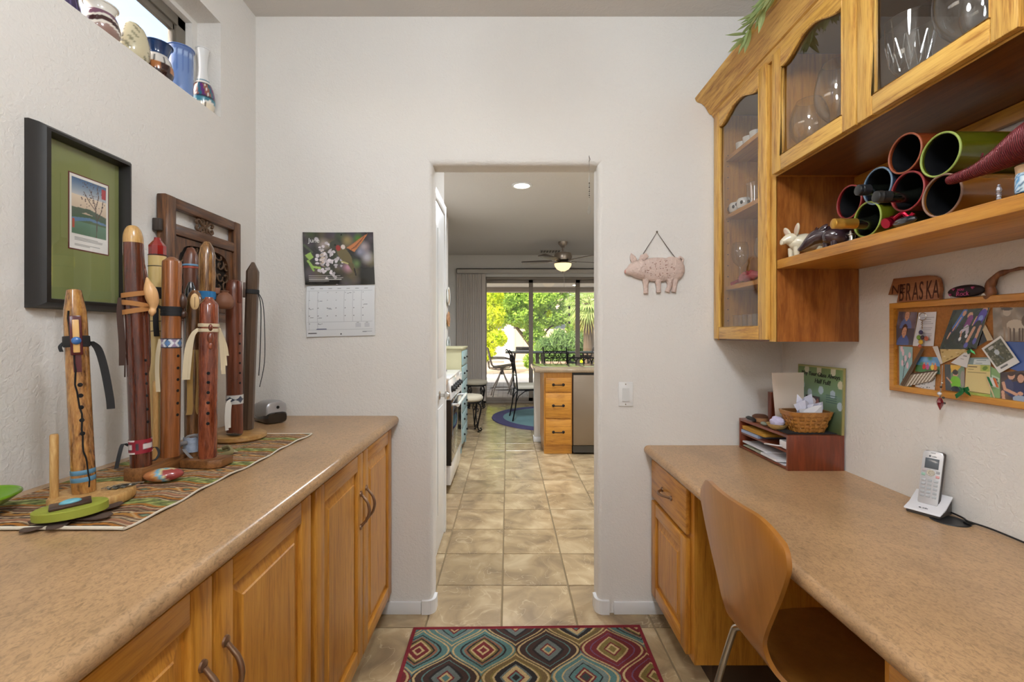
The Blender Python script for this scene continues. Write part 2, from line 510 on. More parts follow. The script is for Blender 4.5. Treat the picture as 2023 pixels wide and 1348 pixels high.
struct('baseboard_right_corner', strip(bc, .014, 0, .062), WHITE, smooth=30, label='rounded white baseboard corner right of the doorway')

# niche window
WFR = plain('bronze_window_frame', (120, 112, 100), .5)
wn_ = thing('window_1', 'high clerestory window with a bronze frame', 'window', (-1.30, 1.0, NZ0)); wn_['kind'] = 'structure'; del wn_['category']
fr = MB()
for (y0, y1, z0, z1) in ((NY0, NY1 - .03, NZ1 - .06, NZ1 - .02), (NY0, NY1 - .03, NZ0, NZ0 + .03), (NY1 - .075, NY1 - .03, NZ0, NZ1 - .02), (NY0, NY0 + .04, NZ0, NZ1 - .02)):
    fr.box(-1.315, y0, z0, -1.275, y1, z1)
obj('window_frame', fr, WFR, wn_, bevel=.003)
fr = MB()
for (y0, y1, z0, z1) in ((NY0 + .03, NY1 - .08, NZ1 - .085, NZ1 - .06), (NY1 - .09, NY1 - .07, NZ0, NZ1 - .06)):
    fr.box(-1.30, y0, z0, -1.283, y1, z1)
obj('sash', fr, WFR, wn_, bevel=.002)
obj('window_return', MB().box(-1.32, NY1 - .03, NZ0, -1.25, NY1, NZ1).box(-1.32, NY0, NZ1 - .02, -1.25, NY1 - .03, NZ1), WALL, wn_)
obj('pane', MB().box(-1.296, NY0 + .03, NZ0 + .02, -1.292, NY1 - .08, NZ1 - .07), PANE, wn_)

# ------------------------------------------------------------------ kitchen shell beyond the doorway
PW = -.420
struct('wall_pantry', MB().prism([(-1.6, YB), (PW, YB), (PW, 2.30), (PW - .0, 3.00)] + arc(PW - .025, 3.005, .025, 0, 90) + [(-1.6, 3.03)], 0, CEIL), WALL, smooth=30, label='off-white wall beside the stove with a door in it')
struct('wall_kitchen_left', MB().box(-1.6, 3.03, 0, -1.10, 5.45, CEIL), WALL, label='off-white kitchen wall behind the stove')
struct('wall_stub', MB().box(-1.6, 5.45, 0, -.745, 5.70, CEIL), WALL, bevel=.01, label='short off-white wall end where plates hang')
struct('wall_nook', MB().box(-1.6, 5.70, 0, -1.35, YE + .1, CEIL), WALL, label='off-white wall of the dining nook')
struct('wall_kitchen_right', MB().box(3.4, YB, 0, 3.5, YE + .1, CEIL), WALL, label='off-white wall on the far side of the kitchen')
SX0, SX1, SZ = -.452, 2.95, 2.335
we = MB().box(-1.6, YE, 0, SX0, YE + .12, CEIL).box(SX1, YE, 0, 3.5, YE + .12, CEIL).box(SX0, YE, SZ, SX1, YE + .12, CEIL)
struct('wall_kitchen_end', we, WALL, label='off-white end wall around the sliding glass door')
struct('trim_1', MB().box(-1.10, 4.95, 2.10, -.76, 5.45, CEIL - .001).box(-1.10, 4.93, 2.085, -.742, 5.45, 2.10), WALL, label='boxed soffit beside the plates')
struct('baseboard_pantry_corner', strip([(PW, 2.97)] + arc(PW - .025, 3.005, .025, 0, 60), .014, 0, .09), WHITE, smooth=30, label='white baseboard corner below the pantry door')
# pantry door
d1 = thing('door_1', 'white panelled door with a round steel knob', 'door', (PW, 2.60, 0)); d1['kind'] = 'structure'; del d1['category']
obj('door_leaf', MB().box(PW, 2.31, .01, PW + .012, 2.93, 2.04), WHITE, d1, bevel=.002)
dp = MB()
for y0, y1 in ((2.38, 2.59), (2.65, 2.86)):
    for z0, z1 in ((.22, .84), (1.02, 1.90)):
        dp.box(PW + .012, y0, z0, PW + .016, y1, z1)
obj('door_panel', dp, WHITE, d1, bevel=.004)
cs = MB().box(PW, 2.245, 0, PW + .018, 2.31, 2.11).box(PW, 2.93, 0, PW + .018, 2.985, 2.11).box(PW, 2.31, 2.045, PW + .018, 2.93, 2.11)
obj('casing', cs, WHITE, d1, bevel=.004)
kM = Matrix.Rotation(PI / 2, 4, 'Y')
obj('knob', MB().lathe([(0, 0), (.026, 0), (.026, .006), (.010, .010), (.010, .03), (.024, .036), (.026, .05), (.016, .062), (0, .064)], 16, (PW + .012, 2.70, .915), kM.to_3x3()), CHROME, d1, smooth=40)

# sliding glass door
TAUPE = plain('taupe_aluminium', (150, 138, 126), .5)
sd = thing('door_2', 'wide sliding glass door with taupe frame onto the patio', 'door', (1.2, YE + .06, 0)); sd['kind'] = 'structure'; del sd['category']
obj('door_frame', MB().box(SX0, YE + .02, 0, SX0 + .06, YE + .11, SZ).box(SX1 - .06, YE + .02, 0, SX1, YE + .11, SZ).box(SX0, YE + .02, SZ - .05, SX1, YE + .11, SZ).box(SX0, YE + .02, -.005, SX1, YE + .11, .035), TAUPE, sd, bevel=.004)
px_ = [SX0 + .02, .432, 1.30, 2.16, SX1 - .02]
for k in range(4):
    a, b = px_[k] - .04, px_[k + 1] + .04
    yy = YE + (.05 if k % 2 else .08)
    m = MB().box(a, yy - .012, .035, a + .078, yy + .012, SZ - .05).box(b - .078, yy - .012, .035, b, yy + .012, SZ - .05)
    m.box(a, yy - .012, SZ - .11, b, yy + .012, SZ - .05).box(a, yy - .012, .035, b, yy + .012, .10)
    s_ = obj('sash', m, TAUPE, sd, bevel=.003)
    obj('pane', MB().box(a + .07, yy - .003, .095, b - .07, yy + .003, SZ - .105), PANE, s_)
# vertical blind stack with valance
vb = thing('vertical_blinds', 'taupe vertical blinds stacked open beside the sliding door', 'blinds', (-.67, YE - .1, 0))
BLD = plain('taupe_vinyl_slat', (208, 198, 188), .6)
obj('valance', MB().box(-.935, YE - .12, 2.385, 2.95, YE - .10, 2.475).box(-.935, YE - .12, 2.455, 2.95, YE, 2.475).box(-.935, YE - .12, 2.385, -.92, YE, 2.475), plain('pale_valance', (196, 188, 178), .6), vb, bevel=.003)
sl = mesh_of('slat', MB().box(-.044, -.0012, 0, .044, .0012, 2.33), BLD)
for k in range(15):
    o = bpy.data.objects.new('slat', sl); col.objects.link(o); o.parent = vb
    x = -.895 + k * .0325
    o.location = (x + .67, .045, .05); o.rotation_euler = (0, 0, math.radians(38 + random.uniform(-5, 5)))

# ------------------------------------------------------------------ kitchen furniture
# oak base cabinet before the stove
kc = thing('kitchen_base_cabinet', 'narrow oak kitchen base cabinet between pantry door and stove', 'cabinet', (-.8, 3.33, 0))
obj('body', MB().box(-1.09, 3.04, .09, -.515, 3.63, .87), OAK_Z, kc)
obj('toe_kick', MB().box(-1.05, 3.04, 0, -.58, 3.63, .09), plain('dark_toe_kick', (70, 52, 34), .7), kc)
obj('drawer', MB().box(-.515, 3.08, .70, -.497, 3.60, .84), OAK_Y, kc, bevel=.004)
obj('door', MB().box(-.515, 3.08, .12, -.497, 3.60, .68).box(-.497, 3.14, .18, -.493, 3.54, .62), OAK_Z, kc, bevel=.003)
kw = obj('kitchen_worktop', MB().box(-1.09, 3.04, .872, -.48, 3.655, .91), LAM, None, bevel=.008)
tag(kw, 'short tan worktop on the cabinet beside the stove', 'worktop')
# range cooker
WEN = plain('white_enamel', (236, 236, 236), .2, coat=.5)
BGL = plain('black_oven_glass', (12, 13, 16), .04, spec=.8, coat=1.0)
st = thing('stove', 'white gas stove with black glass oven door', 'stove', (-.8, 4.05, 0))
obj('body', MB().box(-1.09, 3.665, .06, -.50, 4.435, .905), WEN, st, bevel=.004)
obj('side_panel', MB().box(-1.09, 3.655, .03, -.502, 3.665, .88), BLACK, st)
obj('cooktop', MB().box(-1.09, 3.66, .906, -.47, 4.44, .925), WEN, st, bevel=.006)
od = obj('oven_door', MB().box(-.50, 3.675, .24, -.452, 4.425, .74), BGL, st, bevel=.004)
obj('door_edge', MB().box(-.50, 3.655, .22, -.455, 3.675, .745), BLACK, od)
hp_ = MB().tube([(-.405, 3.70, .70), (-.405, 4.40, .70)], .014, 10)
for y in (3.73, 4.37): hp_.tube([(-.452, y, .70), (-.405, y, .70)], .010, 8)
obj('handle', hp_, WEN, od, smooth=40)
obj('control_panel', MB().prism([(-.50, .745), (-.455, .745), (-.475, .905), (-.50, .905)], 3.665, 4.435, 'y'), WEN, st, bevel=.003)
for y in (3.76, 3.90, 4.05, 4.20, 4.34):
    obj('knob', MB().lathe([(0, 0), (.028, 0), (.028, .012), (.020, .014), (.018, .034), (0, .036)], 14, (-.464, y, .825), kM.to_3x3()), BLACK, st, smooth=40)
obj('drawer_front', MB().box(-.50, 3.675, .055, -.46, 4.425, .225), WEN, st, bevel=.006)
for x in (-.95, -.68):
    for y in (3.86, 4.24):
        g = MB()
        for a in range(4):
            c_, s_ = math.cos(a * PI / 2 + .78), math.sin(a * PI / 2 + .78)
            g.tube([(x + .02 * c_, y + .02 * s_, .948), (x + .13 * c_, y + .13 * s_, .948), (x + .135 * c_, y + .135 * s_, .925)], .006, 6)
        g.lathe([(0, .925), (.04, .925), (.035, .938), (0, .94)], 14, (x, y, 0))
        obj('burner_grate', g, IRON, st, smooth=40)
for x in (-1.0, -.56):
    for y in (3.72, 4.38): obj('leg', MB().lathe([(0, 0), (.018, 0), (.014, .06), (0, .06)], 10, (x, y, 0)), BLACK, st)
kh = obj('cabinet_oil_jar', MB().lathe([(0, .91), (.035, .91), (.038, .93), (.036, 1.03), (.02, 1.05), (.022, 1.07), (0, 1.07)], 14, (-.60, 3.42, 0)), plain('terracotta_jar', (176, 112, 60), .5), None, smooth=40)
kh.name = 'jar'; tag(kh, 'small terracotta coloured jar on the kitchen worktop', 'jar')
# white cabinet after the stove
wc = thing('white_cabinet', 'white panelled base cabinet just beyond the stove', 'cabinet', (-.8, 4.64, 0))
obj('body', MB().box(-1.09, 4.45, .06, -.50, 4.84, .90), WEN, wc, bevel=.003)
obj('door', MB().box(-.50, 4.46, .10, -.484, 4.83, .88), WEN, wc, bevel=.004)
obj('plinth', MB().box(-1.05, 4.46, 0, -.55, 4.83, .06), BLACK, wc)
# teal chest with cream side
TEAL = plain('worn_teal_paint', (146, 172, 174), .5, var=.15, vscale=20)
CREAM = plain('worn_cream_paint', (176, 170, 136), .55, var=.1)
tc_ = thing('teal_chest', 'tall teal chest of drawers with cream sides by the wall end', 'chest', (-.6, 5.15, 0))
obj('body', MB().box(-.735, 4.86, .08, -.495, 5.43, 1.115), CREAM, tc_, bevel=.004)
obj('top', MB().box(-.737, 4.85, 1.115, -.478, 5.44, 1.137), CREAM, tc_, bevel=.004)
for k in range(6):
    z = .10 + k * .168
    d = obj('drawer', MB().box(-.495, 4.875, z, -.480, 5.415, z + .155), TEAL, tc_, bevel=.003)
    for y in (5.0, 5.29): obj('knob', MB().ball((-.474, y, z + .078), .012, 8, 6), IRON, d, smooth=40)
for x in (-.72, -.51):
    for y in (4.88, 5.41): obj('leg', MB().box(x - .015, y - .015, 0, x + .015, y + .015, .08), TEAL, tc_)
# plates on the wall end
def wall_plate(z, r, colr, rim, label, wavy=False):
    prof = [(0, 0), (r * .55, 0), (r * .62, .006), (r, .022), (r * .985, .028), (r * .6, .013), (0, .011)]
    t = thing('wall_plate', label, 'plate', (-.745, 5.575, z), 0, 'plates on the wall end')
    m = MB().lathe(prof, 26, (0, 0, 0), kM.to_3x3())
    if wavy: m.v = [(x, y * (1 + .10 * math.cos(6 * math.atan2(zz, y))), zz * (1 + .10 * math.cos(6 * math.atan2(zz, y)))) for x, y, zz in m.v]
    obj('dish', m, plain('plate_' + label[:9], colr, .3), t, smooth=40, local=True)
    ring = MB().lathe([(r * .64, .016), (r * .80, .022), (r * .80, .023), (r * .64, .017)], 26, (0, 0, 0), kM.to_3x3())
    obj('painted_ring', ring, plain('plate_rim_' + label[:9], rim, .3), t, smooth=40, local=True)
wall_plate(1.74, .115, (222, 222, 214), (164, 120, 70), 'white wall plate with a brown rim, highest of three')
wall_plate(1.46, .095, (190, 140, 96), (150, 96, 60), 'wavy terracotta wall plate, middle of three', True)
wall_plate(1.13, .120, (196, 204, 200), (90, 112, 110), 'grey green patterned wall plate, lowest of three')

# vanity stools with scroll legs
def scroll_stool(loc, rot, label):
    t = thing('scroll_stool', label, 'stool', loc, rot, 'scroll leg stools by the wall')
    obj('cushion', MB().lathe([(0, .40), (.17, .40), (.195, .42), (.2, .45), (.175, .478), (.09, .49), (0, .492)], 24, sy=.85), plain('cream_cushion', (222, 212, 190), .8, bump=.2), t, smooth=50, local=True)
    obj('seat_ring', MB().tube([(.175 * math.cos(a * PI / 12), .15 * math.sin(a * PI / 12), .392) for a in range(24)], .010, 6, closed=True), IRON, t, smooth=40, local=True)
    for q in range(4):
        a = PI / 4 + q * PI / 2
        d = Vector((math.cos(a), math.sin(a) * .85, 0))
        def pt(r, z): return d * r + Vector((0, 0, z))
        m = MB()
        m.tube([pt(.13, .39), pt(.19, .36), pt(.205, .31), pt(.19, .24), pt(.165, .15), pt(.15, .07), pt(.165, .03), pt(.20, .02), pt(.215, .04), pt(.20, .06), pt(.185, .05)], [.011] * 7 + [.010, .009, .008, .008], 6)
        m.tube([pt(.13, .36), pt(.11, .30), pt(.125, .26), pt(.155, .27), pt(.16, .30), pt(.145, .31)], .007, 6)
        m.tube([pt(.12, .28), pt(.13, .18), pt(.15, .08)], .007, 6)
        m.lathe([(0, 0), (.016, 0), (.016, .012), (0, .02)], 8, pt(.165, 0))
        obj('leg', m, IRON, t, smooth=40, local=True)
    return t
scroll_stool((-.52, 5.98, 0), .3, 'round cream scroll leg stool nearest the stove')
scroll_stool((-.55, 7.90, 0), .1, 'cream scroll leg stool beside the vertical blinds')

# round rug
rg = thing('round_rug', 'round teal rug with a purple border under the dining chairs', 'rug', (.80, 6.98, 0))
obj('field', MB().lathe([(0, .010), (.88, .010), (.88, .002)], 64), plain('teal_wool', (122, 160, 166), .95, bump=.5, bscale=150, var=.12, vscale=5), rg, local=True)
def wv(r, z): return (r, z)
m = MB().lathe([(.87, .0), (.87, .012), (1.04, .012), (1.045, .0)], 64)
obj('border', m, plain('purple_wool', (86, 82, 124), .95, bump=.5, bscale=150, var=.15), rg, local=True)

# island with drawers and under-counter fridge
IY = 4.84
il = thing('island_cabinet', 'oak island cabinet with three drawers and bronze pulls', 'cabinet', (.54, IY + .3, 0))
obj('body', MB().box(.385, IY, .095, .685, IY + .55, .868), OAK_Z, il)
obj('toe_kick', MB().box(.39, IY + .02, 0, .685, IY + .5, .095), OAK_X, il)
for z0, z1 in ((.105, .372), (.385, .652), (.665, .815)):
    d = obj('drawer', MB().box(.40, IY - .018, z0, .675, IY, z1), OAK_X, il, bevel=.006)
    m = MB(); zc = (z0 + z1) / 2
    m.tube([(.49, IY - .02, zc), (.50, IY - .04, zc), (.575, IY - .04, zc), (.585, IY - .02, zc)], .005, 6)
    for x in (.485, .59): m.lathe([(0, 0), (.016, 0), (.012, .005), (0, .006)], 10, (x, IY - .018, zc), Matrix.Rotation(PI / 2, 3, 'X'))
    obj('handle', m, IRON, d, smooth=40)
fg = thing('under_counter_fridge', 'grey steel under-counter appliance in the island', 'appliance', (1.0, IY + .3, 0))
SST = plain('grey_stainless', (150, 136, 120), .35, .7)
obj('body', MB().box(.69, IY, .03, 1.29, IY + .54, .868), BLACK, fg)
obj('door', MB().box(.695, IY - .02, .10, 1.285, IY, .845), SST, fg, bevel=.004)
obj('grille', MB().box(.695, IY - .01, .02, 1.285, IY, .095), plain('dark_grille', (80, 76, 70), .5, .5), fg)
iw = thing('island_half_wall', 'painted half wall at the back of the island with white baseboard', 'half wall', (.9, IY + .62, 0))
obj('wall_body', MB().box(.315, IY + .552, 0, 2.6, IY + .66, .868), WALL, iw, bevel=.008)
obj('baseboard', MB().box(.305, IY + .545, 0, 2.6, IY + .67, .06), WHITE, iw, bevel=.004)
ic = obj('island_worktop', MB().box(.285, IY - .045, .870, 2.6, IY + .80, .912), laminate('granite_worktop', (150, 132, 108), (90, 74, 60), .06), None, bevel=.01)
tag(ic, 'glossy stone worktop on the kitchen island', 'worktop')
i2 = thing('island_cabinet', 'plain oak island cabinet at the far right end of the island', 'cabinet', (2.0, IY + .3, 0))
obj('body', MB().box(1.30, IY, .095, 2.58, IY + .55, .868), OAK_Z, i2)
obj('toe_kick', MB().box(1.30, IY + .02, 0, 2.58, IY + .5, .095), OAK_X, i2)

# iron dining chairs and glass table
def iron_chair(loc, rot, label):
    t = thing('iron_dining_chair', label, 'chair', loc, rot, 'iron dining chairs around the glass table')
    obj('seat_cushion', MB().box(-.21, -.20, .455, .21, .21, .515), plain('cream_seat', (226, 220, 204), .85, bump=.2), t, bevel=.022, seg=3, local=True)
    obj('seat_frame', MB().tube([(-.21, -.2, .45), (.21, -.2, .45), (.21, .21, .45), (-.21, .21, .45)], .011, 6, closed=True), IRON, t, local=True)
    for x in (-.205, .205):
        obj('leg', MB().tube([(x, -.20, .45), (x * 1.02, -.21, .2), (x * 1.05, -.23, 0)], .011, 6), IRON, t, smooth=40, local=True)
        obj('leg', MB().tube([(x, .21, .45), (x * 1.03, .24, .2), (x * 1.05, .28, 0)], .011, 6), IRON, t, smooth=40, local=True)
        obj('back_post', MB().tube([(x, .21, .45), (x, .225, .65), (x, .26, .9), (x * 1.02, .30, 1.0), (x * 1.02, .33, 1.03), (x * 1.02, .345, 1.01)], .011, 6), IRON, t, smooth=40, local=True)
        obj('brace', MB().tube([(x, .0, .445), (x, .10, .43), (x, .19, .36), (x * 1.03, .225, .28)], .007, 6), IRON, t, smooth=40, local=True)
    m = MB()
    for z, y in ((.96, .285), (.84, .25), (.66, .228)): m.tube([(-.205, y, z), (0, y + .02, z), (.205, y, z)], .008, 6)
    for k in range(4):
        x = -.15 + k * .10
        m.tube([(x + .048 * math.cos(a * PI / 8), .277, .90 + .052 * math.sin(a * PI / 8)) for a in range(16)], .006, 5, closed=True)
    for k in range(3):
        x = -.135 + k * .135
        m.tube([(x - .06, .245, .83), (x - .05, .24, .76), (x, .236, .71), (x + .05, .24, .76), (x + .06, .245, .83)], .006, 5)
    obj('back_scrolls', m, IRON, t, smooth=40, local=True)
    return t
iron_chair((.33, 6.85, .012), -PI / 2 + PI + .1, 'iron dining chair with cream cushion seen side on, nearest the stove')
iron_chair((.98, 6.15, .013), PI + .0, 'iron dining chair with scroll back just behind the island worktop')
iron_chair((.87, 7.75, .014), .12, 'iron dining chair with scroll back on the far side of the table')
gt = thing('dining_table', 'round glass dining table hidden behind the island', 'table', (.98, 6.95, .022))
obj('glass_top', MB().lathe([(0, .735), (.5, .735), (.5, .747), (0, .747)], 40), PANE, gt, local=True)
m = MB()
for k in range(4):
    a = k * PI / 2 + .6; c_, s_ = math.cos(a), math.sin(a)
    m.tube([(.30 * c_, .30 * s_, 0), (.2 * c_, .2 * s_, .2), (.08 * c_, .08 * s_, .4), (.18 * c_, .18 * s_, .6), (.32 * c_, .32 * s_, .735)], .012, 6)
obj('pedestal', m, IRON, gt, smooth=40, local=True)

# ceiling fan with light
fx, fy = P(1112, 520, 7.2).x, 7.2
fn = thing('ceiling_fan', 'ceiling fan with dark blades and a glowing glass bowl', 'ceiling fan', (fx, fy, CEIL))
NIC = plain('brushed_nickel', (170, 158, 146), .3, .9)
obj('canopy', MB().lathe([(0, 0), (.075, 0), (.07, -.04), (.03, -.09), (0, -.09)], 20), NIC, fn, smooth=40, local=True)
obj('downrod', MB().lathe([(0, -.09), (.014, -.09), (.014, -.16), (0, -.16)], 10), NIC, fn, local=True)
obj('motor', MB().lathe([(0, -.15), (.05, -.16), (.13, -.18), (.145, -.24), (.13, -.29), (.07, -.31), (0, -.31)], 28), NIC, fn, smooth=40, local=True)
BLD2 = plain('dark_fan_blade', (96, 84, 74), .4)
for k in range(5):
    a = 2 * PI * k / 5 + .32
    R = Matrix.Rotation(a, 4, 'Z') @ Matrix.Rotation(math.radians(10), 4, 'X')
    b = obj('blade', MB().prism([(.17, -.045), (.3, -.062), (.64, -.07), (.67, -.05), (.67, .05), (.64, .07), (.3, .062), (.17, .045)], -.004, .004).xf(Matrix.Translation((0, 0, -.30)) @ R), BLD2, fn, bevel=.002, local=True)
    obj('blade_iron', MB().prism([(.10, -.02), (.2, -.028), (.24, 0), (.2, .028), (.10, .02)], -.012, -.005).xf(Matrix.Translation((0, 0, -.30)) @ R), NIC, b, local=True)
obj('light_bowl', MB().lathe([(.135, -.345), (.13, -.38), (.095, -.43), (.04, -.46), (0, -.465)], 28), emit('amber_glass_bowl', (255, 226, 170), 1.3), fn, smooth=40, local=True)
obj('light_rim', MB().lathe([(.06, -.31), (.12, -.325), (.14, -.345), (.128, -.348), (.06, -.33)], 28), NIC, fn, smooth=40, local=True)
obj('finial', MB().lathe([(0, -.46), (.012, -.465), (.006, -.49), (0, -.495)], 10), NIC, fn, smooth=40, local=True)
obj('pull_chain', MB().tube([(.02, -.01, -.47), (.02, -.01, -.80)], .002, 5), NIC, fn, local=True)
lamp('fan_light', 'POINT', (fx, fy, CEIL - .325), 48, .05, (1, .86, .62))
# recessed can light and vent
def can_light(x, y, name, label, group=None):
    t = thing('recessed_light', label, 'ceiling light', (x, y, CEIL), 0, group)
    obj('trim_ring', MB().lathe([(.078, 0), (.102, -.001), (.098, -.008), (.078, -.010)], 28), WHITE, t, smooth=40, local=True)
    obj('lens', MB().lathe([(0, -.006), (.08, -.006)], 28), emit('lamp_lens', (255, 244, 226), 9.0), t, local=True)
    return t
cx_, cy_ = P(1031, 366, F * (CEIL - H) / (660 - 366)).xy
can_light(cx_, cy_, 'can', 'round recessed ceiling light glowing in the kitchen')
lamp('kitchen_can_light', 'AREA', (cx_, cy_, CEIL - .012), 52, .15, (.88, .94, 1))
can_light(2.0, 3.4, 'can', 'round recessed ceiling light over the hidden side of the kitchen')
lamp('kitchen_can_light', 'AREA', (2.0, 3.4, CEIL - .012), 52, .15, (.88, .94, 1))
vt = thing('ceiling_vent', 'white slotted air vent in the ceiling near the fan', 'vent', (.74, 7.95, CEIL))
obj('frame', MB().box(-.18, -.10, -.012, .18, .10, -.0005), plain('vent_white', (190, 184, 176), .6), vt, bevel=.004, local=True)
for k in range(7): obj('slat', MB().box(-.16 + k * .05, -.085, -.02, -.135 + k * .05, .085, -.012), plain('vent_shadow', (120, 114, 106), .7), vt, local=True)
# pendant lamps over the hidden counter (they show up mirrored in the picture glass)
def pendant(loc, label):
    t = thing('pendant_lamp', label, 'lamp', (loc[0], loc[1], CEIL), 0, 'glass pendants in the kitchen')
    z = loc[2] - CEIL
    obj('canopy', MB().lathe([(0, 0), (.06, 0), (.05, -.02), (0, -.025)], 16), NIC, t, smooth=40, local=True)
    obj('cord', MB().tube([(0, 0, 0), (0, 0, z + .12)], .003, 6), BLACK, t, local=True)
    obj('shade', MB().lathe([(.02, z + .13), (.05, z + .10), (.08, z + .03), (.085, z - .03), (.075, z - .07), (.07, z - .07), (.08, z - .03), (.075, z + .03), (.045, z + .095), (.02, z + .125)], 24), emit('green_gold_glass', (236, 214, 90), 1.3), t, smooth=40, local=True)
    obj('bulb', MB().ball((0, 0, z - .02), .03, 10, 8), emit('pendant_bulb', (255, 240, 200), 20), t, smooth=40, local=True)
pendant((1.22, 3.55, 1.86), 'green gold glass pendant lamp nearest the doorway')
pendant((1.95, 4.15, 1.80), 'green gold glass pendant lamp farther from the doorway')
# unseen globe fittings: pantry key lamp, and a fill lamp added behind the viewer
def globe_lamp(loc, label):
    t = thing('ceiling_lamp', label, 'ceiling light', (loc[0], loc[1], CEIL), 0, 'opal globe ceiling lamps')
    z = loc[2] - CEIL
    obj('base', MB().lathe([(0, 0), (.07, 0), (.06, -.02), (.012, -.03), (.012, z + GLOBE_R - .005), (0, z + GLOBE_R - .005)], 24), NIC, t, smooth=40, local=True)
    m, N, L, B = new_mat('opal_globe')
    B.inputs['Emission Color'].default_value = (*GLOBE_C, 1); B.inputs['Emission Strength'].default_value = GLOBE_L
    obj('globe', MB().ball((0, 0, z), GLOBE_R, 24, 14), m, t, smooth=60, local=True)
globe_lamp(LAMP1, 'opal globe ceiling lamp above the viewer in the pantry')
globe_lamp(FILL_LAMP, 'opal globe fill lamp added far behind the viewer')
# ------------------------------------------------------------------ outside: patio and garden
def brick_mat(name, c1, c2, cm, sc, w=.5, h=.25):
    m, N, L, B = new_mat(name)
    tc = N.new('ShaderNodeTexCoord'); b = N.new('ShaderNodeTexBrick')
    b.inputs['Color1'].default_value = (*rgb(*c1), 1); b.inputs['Color2'].default_value = (*rgb(*c2), 1); b.inputs['Mortar'].default_value = (*rgb(*cm), 1)
    b.inputs['Scale'].default_value = sc; b.inputs['Mortar Size'].default_value = .02; b.inputs['Brick Width'].default_value = w; b.inputs['Row Height'].default_value = h
    L.new(tc.outputs['Object'], b.inputs['Vector']); L.new(b.outputs['Color'], B.inputs['Base Color'])
    bp = N.new('ShaderNodeBump'); bp.inputs['Strength'].default_value = .5; bp.inputs['Distance'].default_value = .004; bp.invert = True
    L.new(b.outputs['Fac'], bp.inputs['Height']); L.new(bp.outputs[0], B.inputs['Normal'])
    B.inputs['Roughness'].default_value = .85
    return m
struct('floor_patio', MB().box(-6, YE + .12, -.10, 8, 12.2, -.02), brick_mat('grey_patio_pavers', (160, 150, 138), (136, 126, 116), (96, 88, 80), 2.4), label='grey paver patio outside the glass door')
struct('floor_walk', MB().box(-8, 12.2, -.10, 10, 15.0, -.03), plain('pale_concrete', (212, 204, 192), .9, var=.05), label='pale sunlit concrete walk beyond the patio')
struct('ground', MB().box(-25, 15.0, -.12, 30, 45, -.04), plain('tan_gravel', (196, 172, 142), .95, bump=.6, bscale=30, var=.15, vscale=3), label='tan gravel garden ground')
struct('ceiling_patio', MB().box(-6, YE + .12, 2.46, 8, 11.7, 2.6), plain('white_patio_ceiling', (226, 222, 214), .7), label='white patio ceiling')
pb = thing('trim_2', 'patio roof beam with slatted ceiling boards', 'beam', (1, 11.6, 2.3)); pb['kind'] = 'structure'; del pb['category']
obj('beam', MB().box(-6, 11.50, 2.345, 8, 11.75, 2.47), plain('greige_beam', (176, 166, 154), .7), pb)
for k in range(14):
    obj('slat', MB().box(-1.3 + k * .28, 8.6, 2.435, -1.10 + k * .28, 9.5, 2.46), plain('white_slat', (236, 234, 228), .6), pb)
struct('wall_garden', MB().box(-20, 24.0, -.1, 25, 24.3, 1.55), brick_mat('tan_block_wall', (206, 184, 156), (196, 172, 146), (176, 156, 132), 1.2), label='tan block garden wall')
struct('wall_planter', MB().box(1.1, 15.2, -.1, 9, 15.5, .34), brick_mat('rose_block_planter', (196, 160, 140), (184, 148, 130), (150, 128, 112), 2.0), label='low rose block planter wall')
# neighbour house
hs = thing('neighbour_house', 'peach stucco neighbour house with a tiled roof beyond the garden', 'house', (4.3, 33, 0))
STU = plain('peach_stucco', (222, 196, 170), .9, var=.05)
obj('wall', MB().box(2.2, 31, -.1, 12, 38, 2.45), STU, hs)
obj('roof', MB().prism([(30.2, 2.4), (34.5, 4.1), (39, 2.4)], 1.7, 12.5, 'x'), plain('clay_roof', (206, 170, 148), .9, bump=.5, bscale=20), hs)
w_ = obj('window', MB().box(3.1, 30.95, 1.0, 4.1, 31.0, 2.0), plain('dark_window', (70, 70, 74), .2), hs)
obj('pane', MB().box(3.15, 30.93, 1.05, 4.05, 30.95, 1.95), plain('sky_window', (120, 136, 150), .1), w_)
hs2 = thing('garden_column', 'pale stucco gate column standing behind the mesquite trunk', 'column', (.0, 21, 0))
obj('shaft', MB().box(-.16, 20.8, -.1, .26, 21.2, 1.75), plain('white_stucco', (232, 226, 216), .9), hs2)
obj('cap', MB().box(-.22, 20.75, 1.75, .32, 21.25, 1.85), plain('white_stucco', (232, 226, 216), .9), hs2, bevel=.02)
obj('fence_panel', MB().box(-1.3, 20.95, .05, -.16, 21.05, 1.3), plain('grey_gate', (168, 164, 160), .8), hs2)

